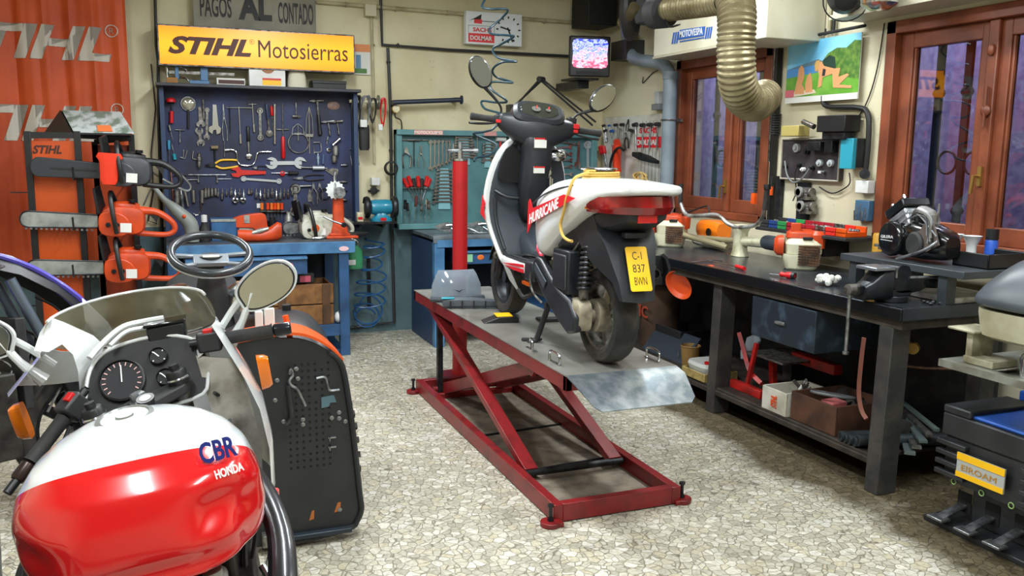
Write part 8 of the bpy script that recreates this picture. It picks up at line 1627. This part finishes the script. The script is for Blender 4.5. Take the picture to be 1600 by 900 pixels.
b = eb().obox(cy[0]+d*.06, s_, Y_, d, .075, .075, .06)
t.part('cylinder', b, ea, bev=.01); t.part('cylinder_ribs', eb().obox(cy[0]+d*.03, s_, Y_, d, .08, .08, .006).obox(cy[0]+d*.06, s_, Y_, d, .08, .08, .006).obox(cy[0]+d*.09, s_, Y_, d, .08, .08, .006), ea, bev=.003)
t.part('cylinder_head', eb().obox(cy[0]+d*.15, s_, Y_, d, .078, .078, .022), ek, bev=.006)
for k in (-1, 1): t.part('head_stud', eb().cyl(cy[0]+d*.17+s_*.05*k-Y_*.04, cy[0]+d*.2+s_*.05*k-Y_*.04, .009, n=8), chrome)
t.part('intake', eb().rings([sring((x, 0, z), Y_, Z_, .035, .03, 14, 3) for x, z in ((.0, .24), (.06, .225), (.09, .2))]), alu)
t.part('frame_sheet', eb().prism([(.06, .1), (.16, .215), (.2, .2), (.25, .10), (.17, .06)], (0, -.09, 0), X_, Z_, (0, .01, 0)), mat('brown_plate', '5a504a', .5))
for k in range(7): t.part('engine_lead', eb().tube([(-.0+random.uniform(-.05, .05), -.05, .2), (.06, -.08, .235+random.uniform(-.02, .02)), (.14+random.uniform(-.03, .05), -.09, .22), (.2+random.uniform(-.03, .05), -.10, .13+random.uniform(-.05, .03))], random.choice((.004, .006)), n=6, sub=5), random.choice((cable, steel_old, cable_g)))
t.part('kick_lever', eb().tube([(.26, -.1, .12), (.2, -.13, .07), (.06, -.14, .02), (.02, -.14, .008)], .007, n=8, sub=4), steel)
t.part('spark_lead', eb().cyl((.17, -.04, .2), (.17, -.04, .29), .006, n=8), steel)
for i, (px, lb) in enumerate(((1490, 'white waisted plastic cup behind the engine, left one'), (1518, 'white waisted plastic cup behind the engine, right one'))):
    c = AX(px, 385, 3.72); single('plastic_cup', lb, 'cup', MB().lathe([(.026, 0), (.028, .01), (.023, .05), (.024, .08), (.042, .12), (.046, .125), (.042, .123), (.02, .08)], (c.x, c.y-.0, Z0+(.0 if i == 0 else 0)+.0), Z_, n=26, cap=True), white)
c = AX(1550, 372, 3.80); t = Thing('blue_bottle', 'dark capped blue bottle at right behind white cups', 'bottle', (c.x, c.y, Z0)); t.part('body', MB().lathe([(.03, 0), (.03, .10), (.026, .11)], (3.8, c.y, Z0), Z_, n=18), mat('bottle_blue', '2f5cc0', .35), world=True); t.part('cap', MB().cyl((3.8, c.y, Z0+.11), (3.8, c.y, Z0+.16), .03, n=18), black, world=True)
t = Thing('oil_tray', 'black plastic tray at right end of raised shelf', 'tray', (3.66, 3.05, Z0)); t.part('tray', MB().box(3.5, 3.78, 2.9, 3.1, Z0, Z0+.01).box(3.5, 3.51, 2.9, 3.1, Z0, Z0+.07).box(3.77, 3.78, 2.9, 3.1, Z0, Z0+.07).box(3.5, 3.78, 2.9, 2.91, Z0, Z0+.07), black, world=True, bev=.004)
c = AZ(1378, 393, Z0); t = Thing('gear_parts', 'small heap of steel gears lying beside the engine', 'gears', c)
for k in range(3): t.part('gear', MB().cyl(c+V((.0, .03*k-.03, .001+.012*k)), c+V((.0, .03*k-.03, .014+.012*k)), .022, n=12), steel if k else dark_steel, world=True)
c = AX(1376, 372, 3.78); single('yellow_can', 'amber yellow can standing on bench behind the engine shelf', 'can', MB().lathe([(.04, 0), (.042, .01), (.042, .24), (.036, .25)], (3.78, c.y, bz), Z_, n=20), mat('can_amber', 'b98a2a', .4))
om = mat('bowl_orange', 'e2521c', .4)
for i, (px, py, r_, lb, m) in enumerate(((1060, 446, .105, 'big orange plastic bowl hanging under bench edge behind the exhaust', om), (1082, 424, .05, 'pinkish small bowl hanging between two orange ones', mat('bowl_pink', 'c98a70', .5)), (1110, 428, .06, 'small orange bowl hanging nearest the first bench leg', om))):
    c = AX(px, py, 3.14); single('hanging_bowl', lb, 'bowl', MB().lathe([(0, .05), (r_*.8, .03), (r_, 0), (r_*.96, 0), (r_*.75, .025), (0, .04)], c, (.7, .25, .3), n=28, cap=False), m)
def crate(nm, lb, ct, px0, px1, ptop, pbot, X, dep, m, z=None, openb=True):
    a, b_ = AX(px0, pbot, X), AX(px1, pbot, X); z0 = z if z is not None else AX((px0+px1)/2, pbot, X).z; z1 = AX((px0+px1)/2, ptop, X).z
    t = Thing(nm, lb, ct, (X+dep/2, (a.y+b_.y)/2, z0)); y0, y1 = min(a.y, b_.y), max(a.y, b_.y); k = .012
    t.part('front_panel', MB().box(X, X+k, y0, y1, z0, z1), m, world=True, bev=.003); t.part('back_panel', MB().box(X+dep-k, X+dep, y0, y1, z0, z1), m, world=True)
    t.part('side_panel', MB().box(X+k, X+dep-k, y0, y0+k, z0, z1), m, world=True); t.part('side_panel', MB().box(X+k, X+dep-k, y1-k, y1, z0, z1), m, world=True); t.part('bottom', MB().box(X+k, X+dep-k, y0+k, y1-k, z0, z0+k), m, world=True)
    t.bb = (y0, y1, z0, z1); return t
zsh = .166
t = crate('parts_box', 'brown wooden parts box on bench shelf beside white carton', 'box', 1232, 1303, 622, 690, 3.15, .36, mat('box_brown', '5a3a28', .7, c2='3a2519', sc_=7, bump=.1), zsh); bb = t.bb
cy = (bb[0]+bb[1])/2; single('steering_ring', 'grey thin wheel ring lying on the brown parts box', 'ring', MB().torus((3.28, cy, bb[3]+.01), (.2, .1, 1), .11, .008, 28, 7), cable_g)
single('pink_sponge', 'pink sponge lying inside the brown parts box', 'sponge', MB().box(3.2, 3.3, cy-.09, cy-.0, bb[3]-.035, bb[3]-.005), mat('sponge_pink', 'b5605f', .9), bev=.006)
t = crate('carton', 'white carton with red lettering standing on bench shelf', 'carton', 1188, 1226, 607, 664, 3.13, .30, mat('carton_white', 'cfccc0', .6, c2='a8a392', sc_=6), zsh); bb = t.bb
t.part('carton_lettering', text_mb('STIHL', V((3.127, bb[0]+(bb[1]-bb[0])*.36, bb[2]+.03)), Z_, Y_, (bb[3]-bb[2])*.52, .05, .002, bold=.03, shear=.2), mat('carton_red', 'd84a1a', .5), world=True)
b = MB()
for k in range(8): b.cyl((3.2+random.random()*.15, bb[0]+.03+random.random()*.08, bb[3]-.05), (3.2+random.random()*.15, bb[0]+.02+random.random()*.08, bb[3]+random.uniform(.01, .05)), .01, n=7)
props(single('scrap_parts', 'jumble of small steel parts filling the white carton', 'parts', b, steel_old), kind='stuff')
rb = mat('stand_red', 'b3201a', .4, c2='7a1814', sc_=8)
t = Thing('red_stand', 'bright red bent steel stand lying on shelf under bench', 'stand', (3.35, 4.1, zsh))
Q = lambda x, y, X=3.3: AX(x, y, X)
t.part('upright', MB().tube([Q(1155, 520), Q(1163, 550), Q(1172, 580), Q(1190, 600)], .018, n=4, sub=3), rb, world=True); t.part('post', MB().bar(Q(1207, 560, 3.4), Q(1208, 600, 3.4), .04, .03), rb, world=True)
p = Q(1207, 556, 3.4); t.part('plate', MB().box(3.3, 3.6, p.y-.22, p.y+.12, p.z, p.z+.012), steel_old, world=True); t.part('channel', MB().box(3.5, 3.56, p.y-.42, p.y-.05, p.z-.03, p.z+.03), rb, world=True, bev=.004)
t.part('foot_bar', MB().box(3.22, 3.26, 4.12, 4.42, zsh, zsh+.05), rb, world=True, bev=.003); t.part('brace', MB().bar((3.26, 4.3, zsh+.03), (3.3, 4.28, zsh+.3), .025, .02), rb, world=True)
single('plastic_bag', 'crumpled translucent white plastic bag behind red stand', 'bag', MB().rings([sring(Q(1172+dx, y, 3.4), Y_, X_, a, .03, 14, 2.2) for dx, y, a in ((-8, 560, .02), (-4, 550, .06), (2, 540, .05), (6, 530, .06), (10, 524, .02))]), mat('bag_white', 'a9b2bb', .35, alpha=.8))
single('leaning_panel', 'dark metal panel leaning beside the brown parts box', 'panel', MB().poly([Q(1297, 637, 3.2), Q(1312, 682, 3.2), Q(1352, 668, 3.45), Q(1350, 622, 3.45)], (.006, .006, 0)), dark_steel)
for i, (x, y, r_) in enumerate(((1312, 686, .026), (1325, 690, .026), (1318, 701, .022), (1333, 703, .026), (1340, 688, .028))):
    c = AX(x, y, 3.13); c.z = max(c.z, zsh+r_+.001); single('steel_tube', 'dark steel tube end, %s in stack behind near bench leg' % ORD[i], 'tube', MB().lathe([(r_, 0), (r_, .5), (r_*.7, .5), (r_*.7, 0)], c, (1, -.35, .02), n=16), mat('tube_dark', '4a5458', .4, .5, c2='33383a', sc_=9))
for i in range(5):
    z = zsh+.03+.025*i; single('flat_bar', 'grey flat steel bar, %s in the stack right of near bench leg' % TORD[4-i], 'bar', MB().bar((3.25+.04*i, 3.02, z), (3.68, 3.5+.02*i, z+.01), .05-.006*i, .012), steel_old if i % 2 else mat('bar_green_grey', '5d6a68', .5, .3))
c = AX(1426, 545, 3.35); t = Thing('brass_gauge', 'round brass dial gauge with bent pipe under bench end', 'gauge', c)
t.part('case', MB().cyl(c, c+V((.03, .02, 0)), .028, n=20), brass, world=True); t.part('pipe', MB().tube([c+V((.02, .0, .02)), c+V((.02, .15, .02))], .008, n=8), brass, world=True); t.part('pipe', MB().tube([c+V((.0, .06, .0)), c+V((0, .07, -.10)), c+V((.05, -.05, -.09)), c+V((.2, -.2, -.07))], .007, n=8), rust, world=True)
single('leather_strap', 'brown worn strap hanging against near bench leg', 'strap', MB().tube([AX(1350, 528, 3.08), AX(1346, 560, 3.08), AX(1342, 610, 3.08), AX(1346, 640, 3.08), AX(1354, 655, 3.08)], .014, n=4, sub=4), mat('strap_brown', '6a3a2c', .7))
random.seed(12)
for i in range(6):
    c = V((3.4+.05*(i % 3), 3.25+.1*i, zsh+.06)); single('dark_rag', 'dark oily bundle on bench shelf, %s of six at back' % ORD[5-i], 'bundle', MB().ell(c, (.09, .07, .06+.03*(i % 2)), 12, 8), mat('rag_dark', '24221f', .9, c2='45403a', sc_=14, bump=.6, bsc=30))
t = Thing('bucket', 'brown ochre bucket standing under bench before first leg', 'bucket', (0, 0, 0)); c = AX(1078, 570, 3.3); t.o.location = (3.3, c.y, zsh); t.M = Matrix.Translation((3.3, c.y, zsh)); t.inv = t.M.inverted()
t.part('body', MB().lathe([(.055, 0), (.066, .13), (.071, .135), (.066, .14), (.05, .02)], (0, 0, 0), Z_, n=26, cap=False), mat('bucket_ochre', '8a6a3a', .5)); t.part('bottom', MB().cyl((0, 0, .002), (0, 0, .01), .055, n=24), MC['bucket_ochre']); t.part('handle', MB().tube([(-.02, .065, .11), (-.03, .10, .08), (-.03, .10, .0)], .004, n=6, sub=4), steel)
t = crate('basket', 'yellowish basket with white lining under bench near lift ramp', 'basket', 1064, 1100, 578, 602, 3.12, .25, mat('basket_yellow', 'a8945a', .6, c2='8a7844', sc_=30, bump=.3), zsh); bb = t.bb
t.part('lining', MB().rings([sring((3.24, (bb[0]+bb[1])/2, bb[3]+z), X_, Y_, a, (bb[1]-bb[0])*k, 16, 4) for z, a, k in ((-.04, .09, .4), (.03, .11, .48), (.05, .10, .46))], True), mat('lining_white', 'b9bcb8', .6), world=True); t.part('red_cap', MB().cyl((3.18, bb[0]+.06, bb[3]+.05), (3.18, bb[0]+.06, bb[3]+.065), .02, n=14), red, world=True)
crate('black_crate', 'black plastic crate under bench left of the bucket', 'crate', 1022, 1062, 512, 545, 3.35, .3, black, zsh+.0);
single('slanted_board', 'dark slanted board leaning under the far end of bench', 'board', MB().poly([(3.25, 5.55, zsh), (3.25, 5.0, zsh), (3.38, 5.0, zsh+.17), (3.38, 5.55, zsh+.17)], (.012, 0, .004)), mat('slate_board', '2c3440', .5))
t = Thing('brown_drum', 'brown drum with faded red lettering under far bench end', 'drum', (3.5, 5.8, zsh)); t.part('drum', MB().lathe([(.15, 0), (.15, .42), (.14, .43)], (3.45, 5.65, zsh), Z_, n=28), mat('drum_brown', '4a3424', .7, c2='2e2018', sc_=6), world=True)
c = AX(1030, 493, 3.30); t.part('drum_lettering', text_mb('TIC', V((3.29, 5.77, c.z-.05)), -Y_, Z_, .22, .09, .004, bold=.02), mat('faded_red', '9a3a24', .7), world=True)
tb = mat('machine_blue', '1c4fa8', .4, c2='2f62b8', sc_=6); tk = mat('machine_black', '1e2023', .45, c2='2a2c2e', sc_=8, bump=.08)
t = Thing('tyre_machine', 'black and blue tyre changing machine with pedals at right edge', 'machine', (3.5, 2.4, 0)); TMx = 3.12
t.part('base_plate', MB().box(3.08, 3.8, 1.9, 2.76, 0, .025), tk, world=True, bev=.004)
t.part('lower_body', MB().box(3.20, 3.78, 1.95, 2.62, .025, .20), tk, world=True, bev=.006)
b = MB().box(3.13, 3.8, 1.9, 2.72, .20, .40); t.part('ribbed_skirt', b, tk, world=True, bev=.006)
for k in range(4):
    z = .225+.045*k; t.part('skirt_rib', MB().box(3.105, 3.13, 2.60, 2.75, z, z+.022), tk, world=True, bev=.004); t.part('skirt_rib', MB().box(3.105, 3.13, 1.9, 2.34, z, z+.022), tk, world=True, bev=.004)
t.part('upper_body', MB().box(3.12, 3.8, 1.9, 2.74, .40, .50), tk, world=True, bev=.008)
t.part('blue_top', MB().box(3.14, 3.78, 1.9, 2.72, .50, .515).box(3.55, 3.78, 1.9, 2.72, .515, .56), tb, world=True, bev=.006)
t.part('side_shoulder', MB().box(3.12, 3.5, 2.60, 2.74, .50, .535), tk, world=True, bev=.008); t.part('clamp_plate', MB().cyl((3.45, 2.3, .515), (3.45, 2.3, .545), .17, n=30), tk, world=True)
for k in range(4): a = k*PI/2+.4; t.part('clamp_jaw', MB().obox((3.45+.12*math.cos(a), 2.3+.12*math.sin(a), .56), (math.cos(a), math.sin(a), 0), (-math.sin(a), math.cos(a), 0), Z_, .04, .025, .018), dark_steel, world=True, bev=.004)
P = AX(1496, 708, 3.10); pl_ = t.part('name_plate', MB().box(3.10, 3.106, 2.40, 2.63, .25, .355), mat('plate_grey', 'a5a8a6', .4), world=True)
t.part('yellow_band', MB().box(3.097, 3.10, 2.40, 2.63, .325, .355).box(3.097, 3.10, 2.40, 2.63, .25, .272), yellow, world=True, parent=pl_)
t.part('plate_lettering', text_mb('EIROAM', V((3.0995, 2.605, .283)), -Y_, Z_, .17, .024, .002), mat('letter_amber', 'b08030', .5), world=True, parent=pl_)
for i, y in enumerate((2.66, 2.52, 2.38)): t.part('pedal', MB().bar((3.2, y, .09), (3.06, y-.0, .05), .045, .012).box(3.03, 3.085, y-.04, y+.04, .045, .057), steel, world=True, bev=.003); t.part('pedal_slot', MB().box(3.196, 3.2, y-.04, y+.03, .06, .15), MC['pit_black'], world=True)
for i, y in enumerate((2.66, 2.52, 2.38)): t.part('pedal_symbol', MB().torus((3.127, y, .207), X_, .012, .0025, 14, 5), mat('symbol_green', '8fb06a', .5), world=True)
t.part('column', MB().box(3.62, 3.74, 2.2, 2.34, .56, 1.0), tk, world=True, bev=.006)
t = Thing('steel_shelf', 'worn grey steel shelf plate above the tyre machine', 'shelf', (3.1, 2.35, .55)); zq = .765; XQ = 2.98
t.part('plate', MB().box(XQ, 3.62, 1.95, 2.66, zq-.008, zq), mat('shelf_worn', '8e9289', .4, .4, c2='6a6658', sc_=7), world=True, bev=.002); t.part('front_fold', MB().box(XQ-.003, XQ+.003, 1.95, 2.66, zq-.03, zq), MC['shelf_worn'], world=True)
t.part('support', MB().box(3.40, 3.52, 2.1, 2.2, .563, zq-.008), dark_steel, world=True)
t = Thing('cream_engine', 'cream based machine part under dark grey dome at right edge', 'machine', (3.15, 2.2, zq+.001))
t.part('bracket', MB().box(3.03, 3.15, 2.55, 2.58, zq+.001, zq+.13).box(3.0, 3.16, 2.52, 2.65, zq+.13, zq+.14).box(3.02, 3.16, 2.44, 2.58, zq+.001, zq+.03), mat('bracket_cream', 'a39f88', .5, c2='6e6850', sc_=12), world=True, bev=.003)
cy, cx = 2.36, 3.24
t.part('cream_body', MB().rings([sring((cx, cy, z), X_, Y_, a, b_, 24, 3.6) for z, a, b_ in ((zq+.115, .20, .18), (zq+.13, .23, .21), (zq+.215, .24, .225), (zq+.235, .24, .225))]), mat('body_cream', 'a9a58e', .45, c2='8a8468', sc_=6), world=True)
t.part('neck', MB().cyl((cx, cy, zq+.001), (cx, cy, zq+.12), .07, n=20), steel_old, world=True)
t.part('grey_dome', MB().rings([sring((cx+dx, cy+dy, z), X_, Y_, a, b_, 28, 3) for z, a, b_, dx, dy in ((zq+.237, .255, .25, 0, 0), (zq+.26, .27, .265, 0, 0), (zq+.31, .26, .25, .01, -.01), (zq+.39, .235, .21, .03, -.04), (zq+.46, .17, .15, .05, -.06), (zq+.475, .08, .08, .06, -.08))]), mat('dome_grey', '474d53', .38, c2='3c4248', sc_=5), world=True, sub=1)
single('chrome_cup', 'chrome cup among pale scraps on worn steel shelf', 'cup', MB().lathe([(.03, 0), (.034, .07), (.026, .09)], (3.04, 2.30, zq+.001), Z_, n=18), chrome)
for i in range(3): single('metal_scrap', 'bent pale metal scrap on worn steel shelf, %s of three' % ORD[i], 'scrap', MB().poly([(3.02+.04*i, 2.42-.08*i, zq+.001), (3.12, 2.41-.08*i, zq+.001), (3.11, 2.34-.07*i, zq+.03), (3.0+.04*i, 2.36-.08*i, zq+.02)], (0, 0, .004)), mat('scrap_pale', '9a9a90', .4, .5))
